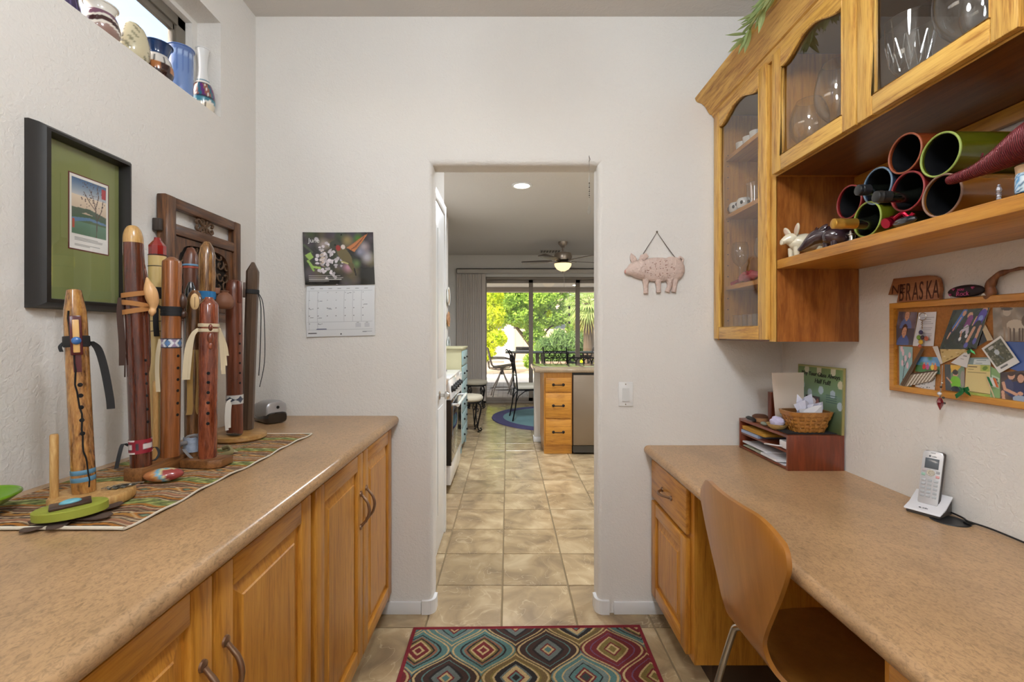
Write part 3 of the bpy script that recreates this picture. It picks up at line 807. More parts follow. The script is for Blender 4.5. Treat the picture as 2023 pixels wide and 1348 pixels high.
def leaf_mat(name, c1, c2, tr=.45):
    m, N, L, B = new_mat(name)
    N.remove(B)
    g = N.new('ShaderNodeNewGeometry'); n = N.new('ShaderNodeTexNoise'); n.inputs['Scale'].default_value = 2.2; n.inputs['Detail'].default_value = 3
    L.new(g.outputs['Position'], n.inputs['Vector'])
    ra = N.new('ShaderNodeMix'); ra.data_type = 'RGBA'
    ra.inputs[6].default_value = (*rgb(*c1), 1); ra.inputs[7].default_value = (*rgb(*c2), 1)
    mr = N.new('ShaderNodeMapRange'); mr.inputs[1].default_value = .3; mr.inputs[2].default_value = .7
    ad = N.new('ShaderNodeMath'); ad.operation = 'MULTIPLY_ADD'; ad.inputs[1].default_value = .3
    L.new(g.outputs['Random Per Island'], ad.inputs[0]); L.new(n.outputs['Fac'], ad.inputs[2])
    L.new(ad.outputs[0], mr.inputs[0]); L.new(mr.outputs[0], ra.inputs[0])
    d = N.new('ShaderNodeBsdfDiffuse'); t = N.new('ShaderNodeBsdfTranslucent'); mx = N.new('ShaderNodeMixShader'); mx.inputs[0].default_value = tr
    L.new(ra.outputs[2], d.inputs[0]); L.new(ra.outputs[2], t.inputs[0]); L.new(d.outputs[0], mx.inputs[1]); L.new(t.outputs[0], mx.inputs[2])
    L.new(mx.outputs[0], N['Material Output'].inputs[0])
    return m
rng = np.random.default_rng(3)
def leaves(clusters, n, size, aspect=2.2, droop=0.0):
    "random leaf quads in ellipsoidal clusters (cx,cy,cz,rx,ry,rz)"
    vol = np.array([c[3] * c[4] * c[5] for c in clusters]) ** .8; vol /= vol.sum()
    m = MB(); V = []; Fc = []
    for c, w in zip(clusters, vol):
        k = int(n * w)
        d = rng.normal(size=(k, 3)); d /= np.linalg.norm(d, axis=1)[:, None]
        p = d * (rng.random((k, 1)) ** .45) * np.array(c[3:6]) + np.array(c[:3])
        a = rng.normal(size=(k, 3)); a[:, 2] -= droop; a /= np.linalg.norm(a, axis=1)[:, None]
        b = np.cross(a, rng.normal(size=(k, 3))); b /= np.linalg.norm(b, axis=1)[:, None]
        s = size * (.6 + .8 * rng.random((k, 1)))
        a = a * s * aspect / 2; b = b * s / 2
        base = len(V)
        q = np.stack([p - a, p + b * 1.0, p + a, p - b * 1.0], 1).reshape(-1, 3)
        V.append(q)
    V = np.concatenate(V)
    m.v = [tuple(x) for x in V]; m.f = [(4 * i, 4 * i + 1, 4 * i + 2, 4 * i + 3) for i in range(len(V) // 4)]
    return m
BARK = plain('grey_brown_bark', (92, 78, 62), .95, bump=.6, bscale=20)
def tree(name, label, base, trunk, clusters, n, size, mat, aspect=2.2, droop=0.0, cat='tree'):
    t = thing(name, label, cat, base)
    m = MB()
    for path, r in trunk: m.tube(path, r, 7)
    if trunk: obj('trunk', m, BARK, t, smooth=50)
    o = obj('foliage', leaves(clusters, n, size, aspect, droop), mat, t, recalc=False); o['kind'] = 'stuff'
    return t
YEL = leaf_mat('yellow_green_leaf', (150, 190, 50), (235, 240, 70))
GRN = leaf_mat('mesquite_leaf', (96, 140, 62), (184, 212, 96))
DGR = leaf_mat('shrub_leaf', (84, 122, 74), (150, 180, 110))
tree('palo_verde_tree', 'yellow green palo verde tree at the left of the glass door', (-.75, 14.6, 0),
     [([(-.9, 14.7, -.1), (-.85, 14.6, 1.0), (-.7, 14.6, 2.2)], [.09, .07, .03]), ([(-.85, 14.6, 1.0), (-.5, 14.5, 1.7)], [.05, .02])],
     [(-.85, 14.6, 2.5, .75, .6, .55), (-.55, 14.5, 1.9, .5, .5, .5), (-.35, 14.4, 1.15, .35, .35, .30), (-.75, 14.6, .75, .4, .4, .35), (-.9, 14.6, 1.4, .45, .5, .5)], 9000, .055, YEL)
tree('mesquite_tree', 'large green mesquite tree with dark forked trunk in the garden', (.75, 17.0, 0),
     [([(1.05, 17.2, -.1), (.9, 17.1, .8), (.62, 17, 1.15), (.3, 17, 1.55), (-.1, 17, 2.2)], [.11, .09, .07, .05, .03]),
      ([(.9, 17.1, .8), (.72, 17, 1.0), (.75, 17, 1.5), (1.0, 17, 2.4)], [.08, .06, .05, .03]),
      ([(.75, 17, 1.5), (1.5, 16.8, 2.2), (2.1, 16.7, 2.9)], [.045, .03, .015]),
      ([(.9, 17.1, .8), (1.6, 17, 1.55), (2.3, 17, 1.75)], [.05, .03, .012])],
     [(.1, 17, 2.5, .8, .7, .6), (.55, 16.9, 1.9, .65, .6, .4), (1.25, 16.8, 2.6, .8, .7, .5), (1.0, 17, 1.25, .45, .5, .35), (1.7, 17, 1.9, .6, .6, .35), (-.3, 17.2, 1.9, .5, .5, .4), (1.35, 16.6, .75, .45, .5, .4), (2.4, 17, 2.3, .5, .5, .4), (.9, 16.6, .3, .35, .3, .35), (-.1, 17, 3.0, .9, .6, .5), (1.9, 17.2, 3.1, .9, .6, .5), (2.6, 17, 1.5, .5, .5, .35)], 21000, .06, GRN)
tree('acacia_tree', 'dense green tree filling the background beyond the garden wall', (.5, 26, 0),
     [([(.6, 26.3, -.1), (.6, 26.2, 2.5)], [.15, .08])],
     [(-.5, 26, 3.2, 1.3, .9, 1.1), (1.1, 26, 3.0, 1.4, .9, 1.0), (-1.6, 26, 2.4, 1.0, .9, 1.0), (1.6, 26, 1.8, 1.0, .8, .7), (3.9, 26, 2.0, .5, .5, .5)], 9000, .12, GRN)
for k, (x, y, rz, lab) in enumerate([(1.35, 16.3, .52, 'round green shrub left of the desert grass'), (1.85, 16.35, .72, 'tall grey green shrub in the middle of the planter'), (2.45, 16.35, .70, 'feathery green shrub below the palm')]):
    tree('garden_shrub', lab, (x, y, 0), [], [(x, y, .30 + rz * .6, .42, .35, rz)], 2600, .05, DGR, 5.0, -1.2, 'shrub')
tree('flowering_shrub', 'yellow flowering bush at the right edge of the planter', (2.62, 14.6, 0), [], [(2.62, 14.6, .2, .35, .3, .4)], 1400, .05, YEL, 2, 0, 'shrub')
# fan palm
pm = thing('fan_palm', 'fan palm with drooping fronds at the right of the glass door', 'palm', (2.58, 14.5, 0))
obj('trunk', MB().tube([(2.58, 14.5, -.1), (2.58, 14.5, 1.0), (2.58, 14.5, 2.25)], [.2, .17, .15], 12), BARK, pm, smooth=50)
FRO = leaf_mat('palm_frond', (98, 132, 70), (190, 206, 130), .35)
DRY = leaf_mat('dry_palm_frond', (150, 118, 62), (214, 178, 100), .25)
for k in range(60):
    a = rng.uniform(0, 2 * PI); el = rng.uniform(-1.25, 1.1); dry = el < -1.0
    d = Vector((math.cos(a) * math.cos(el), math.sin(a) * math.cos(el), math.sin(el)))
    s = d.cross(Vector((0, 0, 1))).normalized(); u = s.cross(d).normalized()
    o = Vector((2.58, 14.5, 2.25)); hub = o + d * .35
    m = MB().tube([o, hub], .012, 4)
    for q in range(15):
        b = -1.15 + 2.3 * q / 14
        dd = (d * math.cos(b) + s * math.sin(b)).normalized()
        L_ = .62 * (1 - .18 * abs(b))
        tip = hub + dd * L_ - Vector((0, 0, .16))
        mid = hub + dd * L_ * .55
        w = dd.cross(u).normalized() * .017
        m.add([hub, mid + w, tip, mid - w], [(0, 1, 2, 3)])
    obj('frond', m, DRY if dry else FRO, pm, recalc=False)

# patio furniture
PGR = plain('grey_patio_metal', (104, 98, 92), .45, .4)
SLING = plain('taupe_sling_fabric', (120, 108, 96), .8, bump=.3)
def bar_stool(loc, rot, label):
    t = thing('patio_bar_stool', label, 'stool', loc, rot, 'swivel bar stools on the patio')
    for q in range(4):
        a = PI / 4 + q * PI / 2; c_, s_ = math.cos(a), math.sin(a)
        obj('leg', MB().tube([(.03 * c_, .03 * s_, .52), (.12 * c_, .12 * s_, .36), (.25 * c_, .25 * s_, .16), (.30 * c_, .30 * s_, 0)], .014, 6), PGR, t, smooth=40, local=True)
    obj('foot_ring', MB().tube([(.25 * math.cos(a * PI / 12), .25 * math.sin(a * PI / 12), .17) for a in range(24)], .011, 6, closed=True), PGR, t, smooth=40, local=True)
    obj('swivel', MB().lathe([(0, .46), (.035, .46), (.035, .58), (.09, .585), (.09, .60), (0, .60)], 14), PGR, t, smooth=40, local=True)
    path = [(.24, .665), (.16, .655), (0, .63), (-.14, .615), (-.20, .64), (-.235, .74), (-.265, .88), (-.30, 1.02)]
    obj('sling', MB().ribbon([(x, 0, z) for x, z in path], (0, .42, 0), .012), SLING, t, local=True)
    for s_ in (-1, 1):
        obj('side_frame', MB().tube([(x, s_ * .22, z) for x, z in path], .012, 6), PGR, t, smooth=40, local=True)
        obj('arm', MB().tube([(-.25, s_ * .24, .80), (-.1, s_ * .26, .805), (.08, s_ * .26, .80), (.20, s_ * .25, .77), (.23, s_ * .23, .66), (.18, s_ * .20, .585), (-.1, s_ * .18, .575), (-.27, s_ * .2, .60), (-.28, s_ * .22, .75)], .012, 6), PGR, t, smooth=40, local=True)
    return t
bar_stool((-.12, 9.42, -.02), .1, 'grey swivel patio bar stool just outside the glass door')
bar_stool((1.62, 10.2, -.02), PI - .2, 'grey swivel patio bar stool at the right of the patio table')
pt = thing('patio_table', 'long dark patio table behind the glass door', 'table', (.9, 10.15, -.02))
obj('table_top', MB().box(-.05, 9.72, .86, 1.95, 10.55, .885), PGR, pt, bevel=.006)
for x, dx in ((.16, -.10), (1.72, .10), (.66, .0), (.78, .03)):
    for y in (9.85, 10.42):
        obj('leg', MB().tube([(x, y, .86), (x + dx * .3, y, .6), (x + dx * .5, y, .3), (x + dx * 1.6, y, -.02)], .02, 8), PGR, pt, smooth=40)
gl = thing('patio_grill', 'small covered grey grill box on the patio table', 'grill', (.33, 10.2, .865))
obj('lid', MB().box(.18, 10.05, .935, .52, 10.35, .99), PGR, gl, bevel=.02)
obj('tray', MB().box(.17, 10.04, .866, .53, 10.36, .93), plain('pale_grey_metal', (170, 172, 174), .4, .5), gl, bevel=.01)
# wind chime dots hanging from the patio beam
wc_ = thing('wind_chime', 'dark wind chime hanging from the patio beam', 'wind chime', (1.55, 11.45, 1.45))
obj('cord', MB().tube([(1.55, 11.45, 2.35), (1.55, 11.45, 1.5)], .003, 5), BLACK, wc_)
for z in (1.98, 1.80, 1.60): obj('bell', MB().lathe([(0, z), (.03, z - .01), (.022, z - .07), (0, z - .07)], 8, (1.55, 11.45, 0)), BLACK, wc_)
# ------------------------------------------------------------------ painting helpers (flat print as vertex colours on a fine grid)
class Cv:
    def __init__(s, nu, nv, bg, aspect=1.0):
        s.nu, s.nv, s.a = nu, nv, aspect
        u = np.linspace(0, 1, nu + 1); v = np.linspace(0, 1, nv + 1)
        s.U, s.V = np.meshgrid(u, v)
        s.C = np.zeros((nv + 1, nu + 1, 3)); s.C[:] = np.array(bg) / 255.0
    def put(s, m, c):
        s.C[m] = np.array(c) / 255.0; return s
    def rect(s, u0, v0, u1, v1, c): return s.put((s.U >= u0) & (s.U <= u1) & (s.V >= v0) & (s.V <= v1), c)
    def ell(s, cu, cv, ru, rv, c, rot=0):
        x = (s.U - cu); y = (s.V - cv) / s.a
        r = math.radians(rot)
        X = x * math.cos(r) + y * math.sin(r); Y = -x * math.sin(r) + y * math.cos(r)
        return s.put((X / ru) ** 2 + (Y / (rv / s.a)) ** 2 <= 1, c)
    def poly(s, pts, c):
        inside = np.zeros(s.U.shape, bool); n = len(pts)
        for i in range(n):
            (x0, y0), (x1, y1) = pts[i], pts[(i + 1) % n]
            if y0 == y1: continue
            cond = ((y0 > s.V) != (y1 > s.V)) & (s.U < (x1 - x0) * (s.V - y0) / (y1 - y0) + x0)
            inside ^= cond
        return s.put(inside, c)
    def line(s, pts, w, c):
        for (x0, y0), (x1, y1) in zip(pts[:-1], pts[1:]):
            dx, dy = x1 - x0, (y1 - y0) / s.a; L2 = dx * dx + dy * dy + 1e-12
            t = np.clip(((s.U - x0) * dx + (s.V - y0) / s.a * dy) / L2, 0, 1)
            d = np.hypot(s.U - x0 - t * dx, (s.V - y0) / s.a - t * dy)
            s.put(d < w / 2, c)
        return s
    def lines(s, u0, u1, v0, v1, n, c, w=.006, seed=1):
        r = random.Random(seed)
        for k in range(n):
            v = v1 - (v1 - v0) * k / max(1, n - 1)
            s.line([(u0, v), (u0 + (u1 - u0) * (r.uniform(.75, 1) if k < n - 1 else .5), v)], w, c)
        return s
    def bokeh(s, n, cols, r0, r1, seed=1, soft=True):
        r = random.Random(seed)
        for k in range(n):
            cu, cv_, rr = r.random(), r.random(), r.uniform(r0, r1)
            d = np.hypot(s.U - cu, (s.V - cv_) / s.a) / rr
            a = np.clip(1 - d, 0, 1)[..., None] ** .7 * .85
            s.C = s.C * (1 - a) + np.array(r.choice(cols)) / 255.0 * a
        return s
    def grad(s, v0, c0, v1, c1):
        m = (s.V >= v0) & (s.V <= v1); t = ((s.V - v0) / (v1 - v0))[..., None]
        g = np.array(c0) / 255.0 * (1 - t) + np.array(c1) / 255.0 * t
        s.C[m] = g[m]; return s
    def noise(s, amt, seed=0):
        s.C = np.clip(s.C * (1 + amt * (np.random.default_rng(seed).random(s.U.shape + (1,)) - .5)), 0, 1); return s
def to_lin(c):
    c = np.clip(c, 0, 1)
    return np.where(c <= .04045, c / 12.92, ((c + .055) / 1.055) ** 2.4)
def painted(name, cv, fn, mat, parent=None, th=.001, edge=(230, 228, 222), back=None, **k):
    "fn(u,v) -> point; th along back vector"
    m = MB(); nu, nv = cv.nu, cv.nv
    m.v = [tuple(fn(i / nu, j / nv)) for j in range(nv + 1) for i in range(nu + 1)]
    w = nu + 1
    m.f = [(j * w + i, j * w + i + 1, (j + 1) * w + i + 1, (j + 1) * w + i) for j in range(nv) for i in range(nu)]
    C = to_lin(cv.C.reshape(-1, 3))
    if back is not None:
        bv = Vector(back)
        loop = [i for i in range(w)] + [j * w + nu for j in range(1, nv + 1)] + [nv * w + i for i in range(nu - 1, -1, -1)] + [j * w for j in range(nv - 1, 0, -1)]
        b0 = len(m.v); n = len(loop)
        m.v += [m.v[i] for i in loop]
        m.v += [tuple(Vector(m.v[i]) + bv * th) for i in loop]
        m.f += [(b0 + i, b0 + n + i, b0 + n + (i + 1) % n, b0 + (i + 1) % n) for i in range(n)]
        m.f.append(tuple(range(b0 + n, b0 + 2 * n)))
        C = np.concatenate([C, np.tile(np.array(rgb(*edge)), (2 * n, 1))])
    m.col = C.astype(np.float32)
    return obj(name, m, mat, parent, **k)
def quad(a, b, c, d):
    "bilinear patch: a=bottom left, b=bottom right, c=top right, d=top left"
    a, b, c, d = map(Vector, (a, b, c, d))
    return lambda u, v: a * (1 - u) * (1 - v) + b * u * (1 - v) + c * u * v + d * (1 - u) * v
def spl(pts, n=8):
    "Catmull-Rom through points"
    P_ = [Vector(p) for p in pts]; out = []
    for i in range(len(P_) - 1):
        p0, p1, p2, p3 = P_[max(i - 1, 0)], P_[i], P_[i + 1], P_[min(i + 2, len(P_) - 1)]
        for k in range(n):
            t = k / n
            out.append(.5 * ((2 * p1) + (p2 - p0) * t + (2 * p0 - 5 * p1 + 4 * p2 - p3) * t * t + (3 * p1 - p0 - 3 * p2 + p3) * t ** 3))
    out.append(P_[-1])
    return out
def spl2(pts, n=6): return [(max(0, p[0]), p[1]) for p in spl([(a, b, 0) for a, b in pts], n)]
PRINT = print_mat('printed_paper', .45)
GLOSSP = print_mat('glossy_print', .18, coat=.3)
CLOTH = print_mat('woven_cloth', .95, bump=.5, bscale=700)
GLAZE = print_mat('painted_glaze', .15, coat=.6)
_tx = {}
def text(name, s, size, mat, parent, origin, xd, up, depth=.0006, shear=0.0, align='LEFT'):
    cu = bpy.data.curves.new('t', 'FONT'); cu.body = s; cu.size = size; cu.extrude = depth; cu.shear = shear; cu.align_x = align
    o = bpy.data.objects.new('t', cu); col.objects.link(o)
    me = bpy.data.meshes.new_from_object(o)
    bpy.data.objects.remove(o)
    x = Vector(xd).normalized(); y = Vector(up).normalized(); z = x.cross(y)
    M = Matrix(((x.x, y.x, z.x, origin[0]), (x.y, y.y, z.y, origin[1]), (x.z, y.z, z.z, origin[2]), (0, 0, 0, 1)))
    me.transform(M); me.materials.clear(); me.materials.append(mat)
    q = bpy.data.objects.new(name, me); col.objects.link(q)
    if parent is not None:
        q.parent = parent; b = Vector((0, 0, 0)); p = parent
        while p is not None: b += Vector(p.location); p = p.parent
        q.location = -b
    return q
INK = plain('black_ink', (30, 28, 28), .6)

# ------------------------------------------------------------------ cabinet door builder
def raised_door(parent, Xf, sg, y0, y1, z0, z1, handle=None, stile=.056, hz=None, name='door'):
    "framed door with raised panel facing sg*X at X=Xf; handle = y of a vertical pull"
    xb = Xf - sg * .019
    d = obj(name, MB().box(xb, y0, z0, Xf, y0 + stile, z1).box(xb, y1 - stile, z0, Xf, y1, z1), OAK_Z, parent, bevel=.004)
    obj('rail', MB().box(xb, y0 + stile, z0, Xf, y1 - stile, z0 + stile), OAK_Y, d, bevel=.004)
    obj('rail', MB().box(xb, y0 + stile, z1 - stile, Xf, y1 - stile, z1), OAK_Y, d, bevel=.004)
    a0, a1, b0, b1 = y0 + stile, y1 - stile, z0 + stile, z1 - stile; w = .034; g = .006
    X1, X2 = Xf - sg * .012, Xf - sg * .002
    m = MB()
    vs = [(X1, a0, b0), (X1, a1, b0), (X1, a1, b1), (X1, a0, b1)]
    vs += [(X1, a0 + g, b0 + g), (X1, a1 - g, b0 + g), (X1, a1 - g, b1 - g), (X1, a0 + g, b1 - g)]
    vs += [(X2 - sg * .003, a0 + w, b0 + w), (X2 - sg * .003, a1 - w, b0 + w), (X2 - sg * .003, a1 - w, b1 - w), (X2 - sg * .003, a0 + w, b1 - w)]
    w2 = w + .0025
    vs += [(X2, a0 + w2, b0 + w2), (X2, a1 - w2, b0 + w2), (X2, a1 - w2, b1 - w2), (X2, a0 + w2, b1 - w2)]
    fs = []
    for r in range(3):
        for k in range(4): fs.append((4 * r + k, 4 * r + (k + 1) % 4, 4 * r + 4 + (k + 1) % 4, 4 * r + 4 + k))
    fs.append((12, 13, 14, 15))
    m.add(vs, fs)
    obj('panel', m, OAK_Z, d)
    if handle is not None: pull(d, Xf, sg, handle, hz if hz else z1 - .12, True)
    return d
def pull(parent, Xf, sg, y, z, vertical=True, L=.112):
    pts = [(-.5, .004), (-.40, .013), (-.24, .026), (0, .032), (.24, .026), (.40, .013), (.5, .004)]
    rs = [.0055, .0048, .0052, .0058, .0052, .0048, .0055]
    m = MB()
    def at(t, d): return (Xf + sg * d, y, z + t * L) if vertical else (Xf + sg * d, y + t * L, z)
    sp = spl([at(t, d) for t, d in pts], 3)
    rr = [rs[min(6, i // 3)] for i in range(len(sp))]
    m.tube(sp, rr, 8)
    R = Matrix.Rotation(sg * PI / 2, 3, 'Y')
    for t in (-.53, .53):
        m.lathe([(0, 0), (.0105, 0), (.010, .004), (.005, .006), (0, .0065)], 12, at(t, 0), R)
    return obj('handle', m, BRONZE, parent, smooth=50, label='curved bronze pull')

# ------------------------------------------------------------------ left base cabinets and worktop
CZ = .905
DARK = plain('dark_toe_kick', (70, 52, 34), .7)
def base_unit(y0, y1, label):
    t = thing('base_cabinet', label, 'cabinet', (-.85, (y0 + y1) / 2, 0), 0, 'oak cabinets under the long counter')
    obj('body', MB().box(-1.15, y0, .09, -.547, y1, CZ - .040), OAK_Z, t)
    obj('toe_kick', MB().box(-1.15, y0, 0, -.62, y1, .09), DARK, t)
    ym = (y0 + y1) / 2
    raised_door(t, -.527, 1, y0 + .016, ym - .003, .105, CZ - .055, ym - .032, hz=.648)
    raised_door(t, -.527, 1, ym + .003, y1 - .016, .105, CZ - .055, ym + .032, hz=.648)
base_unit(1.240, 2.083, 'oak base cabinet with two doors next to the doorway wall')
base_unit(.395, 1.238, 'oak base cabinet with two doors at the bottom left')
base_unit(-.45, .393, 'oak base cabinet with two doors out of view beside the viewer')
def rolled_top(name, x_back, x_front, y0, y1, ztop, th=.040, r=.019):
    sg = 1 if x_front > x_back else -1
    a = [(x_back, ztop - th), (x_back, ztop)]
    n = 8
    for i in range(n + 1):
        t = PI / 2 - PI * .5 * i / n
        a.append((x_front - sg * r + sg * r * math.cos(t), ztop - r + r * math.sin(t)))
    for i in range(1, n + 1):
        t = -PI * .5 * i / n
        a.append((x_front - sg * r + sg * r * math.cos(t), ztop - th + r + r * math.sin(t)))
    return MB().prism(a, y0, y1, 'y')
ct = obj('counter_top', rolled_top('c', -1.154, -.499, -.5, YF - .002, CZ), LAM, None, smooth=40)
tag(ct, 'long tan laminate counter with rounded edge under the flutes', 'counter')

# ------------------------------------------------------------------ woven runner
RX0, RX1, RY0, RY1 = -1.110, -.730, .868, 1.685
def runner_colors():
    nx, ny = 110, 300
    cv = Cv(nx, ny, (150, 110, 70))
    Y = cv.V * (RY1 - RY0); X = cv.U * (RX1 - RX0)
    wob = .006 * np.sin(X * 34 + 1) + .004 * np.sin(X * 71 + Y * 9)
    y = Y + wob
    pal = [(84, 60, 42), (196, 150, 110), (60, 46, 38), (206, 178, 140), (190, 122, 40), (120, 84, 60), (212, 186, 150), (158, 104, 76), (72, 62, 54), (200, 140, 60), (150, 128, 96), (110, 70, 48)]
    per = .150
    seq = [(.0, 6), (.004, 2), (.009, 4), (.018, 0), (.022, 3), (.027, 7), (.034, 1), (.040, 8), (.044, 6), (.049, 5), (.056, 9), (.066, 2), (.070, 3), (.075, 11), (.084, 10), (.090, 0), (.094, 7), (.101, 6), (.105, 2), (.109, 4)]
    ph = np.mod(y, per)
    for a, k in seq: cv.put(ph >= a, pal[k])
    g = ph >= .118                                           # green leafy band
    cv.put(g, (132, 140, 74))
    zz = np.abs(np.mod(X * 22 + np.sin(Y * 160) * .35, 1) - .5)
    cv.put(g & (zz < .13), (176, 184, 110)); cv.put(g & (zz > .42), (92, 104, 58))
    dia = (ph > .052) & (ph < .088)                           # diamonds
    q = np.abs(ph - .070) / .018 + np.abs(np.mod(X + .02 * np.floor(y / per), .105) - .052) / .040
    cv.put(dia & (q < 1.0), (222, 196, 150)); cv.put(dia & (q < .82), (196, 124, 44)); cv.put(dia & (q < .5), (70, 70, 62)); cv.put(dia & (q < .28), (130, 150, 120))
    cv.C *= .9
    return cv.noise(.22)
def runner_pt(u, v):
    x = RX0 + (RX1 - RX0) * u; y = RY0 + (RY1 - RY0) * v
    e = max(0, u - .93) / .07
    return Vector((x + .004 * math.sin(v * 14) * e, y, CZ + .0046 + .0012 * math.sin(y * 50 + x * 20) * (.3 + e)))
rn = thing('table_runner', 'striped green and brown woven runner under the flutes', 'runner', (-.92, 1.27, CZ))
painted('cloth', runner_colors(), runner_pt, CLOTH, rn, th=.0025, edge=(190, 180, 160), back=(0, 0, -1))
hem = plain('cream_hem', (220, 210, 192), .9, bump=.4)
obj('hem', MB().tube([runner_pt(1, i / 60) + Vector((.001, 0, .0004)) for i in range(61)], .0024, 6), hem, rn, smooth=50)
obj('hem', MB().tube([runner_pt(i / 30, 0) + Vector((0, -.002, .001)) for i in range(31)], .0035, 6), hem, rn, smooth=50)
obj('hem', MB().tube([runner_pt(i / 30, 1) + Vector((0, .001, .0004)) for i in range(31)], .0024, 6), hem, rn, smooth=50)
MZ = CZ + .0072                                               # top of the runner

# ------------------------------------------------------------------ flutes
BLK = plain('black_leather', (26, 26, 28), .7)
TANL = plain('tan_leather', (166, 112, 58), .7)
CRML = plain('cream_leather', (206, 190, 158), .8)
GRYL = plain('grey_suede', (128, 124, 122), .9)
DBRL = plain('dark_brown_leather', (66, 44, 34), .8)
HOLE = plain('hole_black', (14, 10, 8), .9)
class Flute:
    def __init__(s, label, bpx, tpx, zb, Y=None, ha=0.0, group='flutes on the counter'):
        if Y is None: Y = F * (H - zb) / (bpx[1] - VY)
        s.b = P(bpx[0], bpx[1], Y); s.b.z = zb
        s.t = P(tpx[0], tpx[1], Y)
        s.yb, s.yt = bpx[1], tpx[1]
        s.L = (s.t - s.b).length
        s.th = thing('wooden_flute', label, 'flute', s.b, 0, group)
        z = (s.t - s.b).normalized()
        f = Vector((-s.b.x, -s.b.y, 0)).normalized(); f = Matrix.Rotation(ha, 3, 'Z') @ f
        x = (f - z * f.dot(z)).normalized(); y = z.cross(x)
        s.M = Matrix(((x.x, y.x, z.x, s.b.x), (x.y, y.y, z.y, s.b.y), (x.z, y.z, z.z, s.b.z), (0, 0, 0, 1)))
    def z(s, py): return s.L * (s.yb - py) / (s.yb - s.yt)
    def put(s, name, mb, mat, smooth=40, bevel=0, parent=None, label=None):
        return obj(name, mb.xf(s.M), mat, parent or s.th, smooth=None if bevel else smooth, bevel=bevel, label=label)
    def body(s, prof, mat, n=24, name='body'):
        return s.put(name, MB().lathe(prof, n), mat)
    def holes(s, pys, r, hr=.0042, ang=0.0):
        for py in pys:
            m = MB().lathe([(0, -.002), (hr, -.002), (hr, .0006), (hr * .8, .0012), (0, .0012)], 12, (0, 0, 0), Matrix.Rotation(PI / 2, 3, 'Y'))
            m.v = [(x + r - .0002, y, z + s.z(py)) for x, y, z in m.v]
            s.put('finger_hole', m.xf(Matrix.Rotation(ang, 4, 'Z')), HOLE)
    def wrap(s, py0, py1, r, mat, name='leather_wrap', n=20):
        a, b = s.z(py1), s.z(py0)
        return s.put(name, MB().lathe([(r * .98, a), (r + .0018, a + .0008), (r + .0022, (a + b) / 2), (r + .0018, b - .0008), (r * .98, b)], n), mat)
    def strap(s, pts, w, mat, name='strap'):
        "pts in local frame (x to viewer, y to the right seen from viewer is +/-)"
        return s.put(name, MB().ribbon(spl(pts, 4), w, .0016), mat)
def band_mesh(fl, py0, py1, r, colfn, name='beaded_band'):
    a, b = fl.z(py1), fl.z(py0); n, k = 72, 14
    m = MB(); C = []
    for j in range(k + 1):
        for i in range(n):
            an = 2 * PI * i / n
            m.v.append((r * math.cos(an), r * math.sin(an), a + (b - a) * j / k)); C.append(colfn(an, j / k))
    m.f = [(j * n + i, j * n + (i + 1) % n, (j + 1) * n + (i + 1) % n, (j + 1) * n + i) for j in range(k) for i in range(n)]
    m.col = to_lin(np.array(C) / 255.0).astype(np.float32)
    m.xf(fl.M)
    return obj(name, m, print_mat('glass_beads', .35, bump=.6, bscale=900), fl.th, smooth=60)

# A: spalted light flute with turquoise rings
SPALT = wood('spalted_olive_wood', (188, 138, 74), (118, 72, 30), 'z', 2.0, .16, 4, .8, .02, dark=(70, 40, 18), contrast=(.30, .66))
f = Flute('glossy spalted flute with turquoise rings and a blue bead', (166, 972), (146, 572), MZ + .022)
r = .0205; L = f.L; k_ = f.z
f.body([(0, 0), (r, 0), (r * 1.02, .01), (r * .98, k_(640)), (r * .93, k_(615)), (.0125, L - .002), (.010, L), (0, L)], SPALT)
for y0, y1 in ((926, 936), (940, 950)):
    f.put('turquoise_ring', MB().lathe([(r * 1.0, k_(y1)), (r * 1.035, k_(y1) + .001), (r * 1.035, k_(y0) - .001), (r * 1.0, k_(y0))], 24), plain('turquoise_inlay', (86, 132, 160), .4, var=.25, vscale=60))
f.put('spalt_line', MB().tube([(r * 1.0 * math.cos(a), r * 1.0 * math.sin(a), z_) for a, z_ in [(.42 - .040 * i + .09 * math.sin(i * .8) + .05 * math.sin(i * 2.1), .012 + i * (L - .06) / 24) for i in range(25)]], .0017, 5), HOLE)
f.put('block', MB().box(r * .75, -.010, k_(702), r * 1.25, .010, k_(625)), plain('purpleheart', (84, 30, 34), .25), bevel=.002)
f.put('block_inlay', MB().box(r * 1.2, -.0055, k_(697), r * 1.42, .0055, k_(633)), wood('pale_maple', (220, 178, 112), (196, 146, 84), 'z', 1, .3), bevel=.0015)
f.put('bead', MB().ball((r * 1.5, 0, k_(674)), (.006, .0085, .0085), 14, 10), plain('blue_bead', (40, 100, 170), .1, coat=1))
f.wrap(664, 686, r, BLK)
f.put('inlay_stripe', MB().box(r * .8, -.0065, k_(735), r * 1.01, .0065, k_(702)), plain('purpleheart', (84, 30, 34), .25))
f.strap([(0, .021, k_(676)), (0, .034, k_(690)), (0, .043, k_(730)), (0, .050, k_(790)), (0, .051, k_(815))], (.004, .014, 0), BLK)
f.strap([(0, -.02, k_(676)), (.006, -.026, k_(684)), (.006, -.024, k_(694))], (.002, .006, 0), BLK)
f.holes([760, 781, 804, 829, 855], r, .0045, .12)
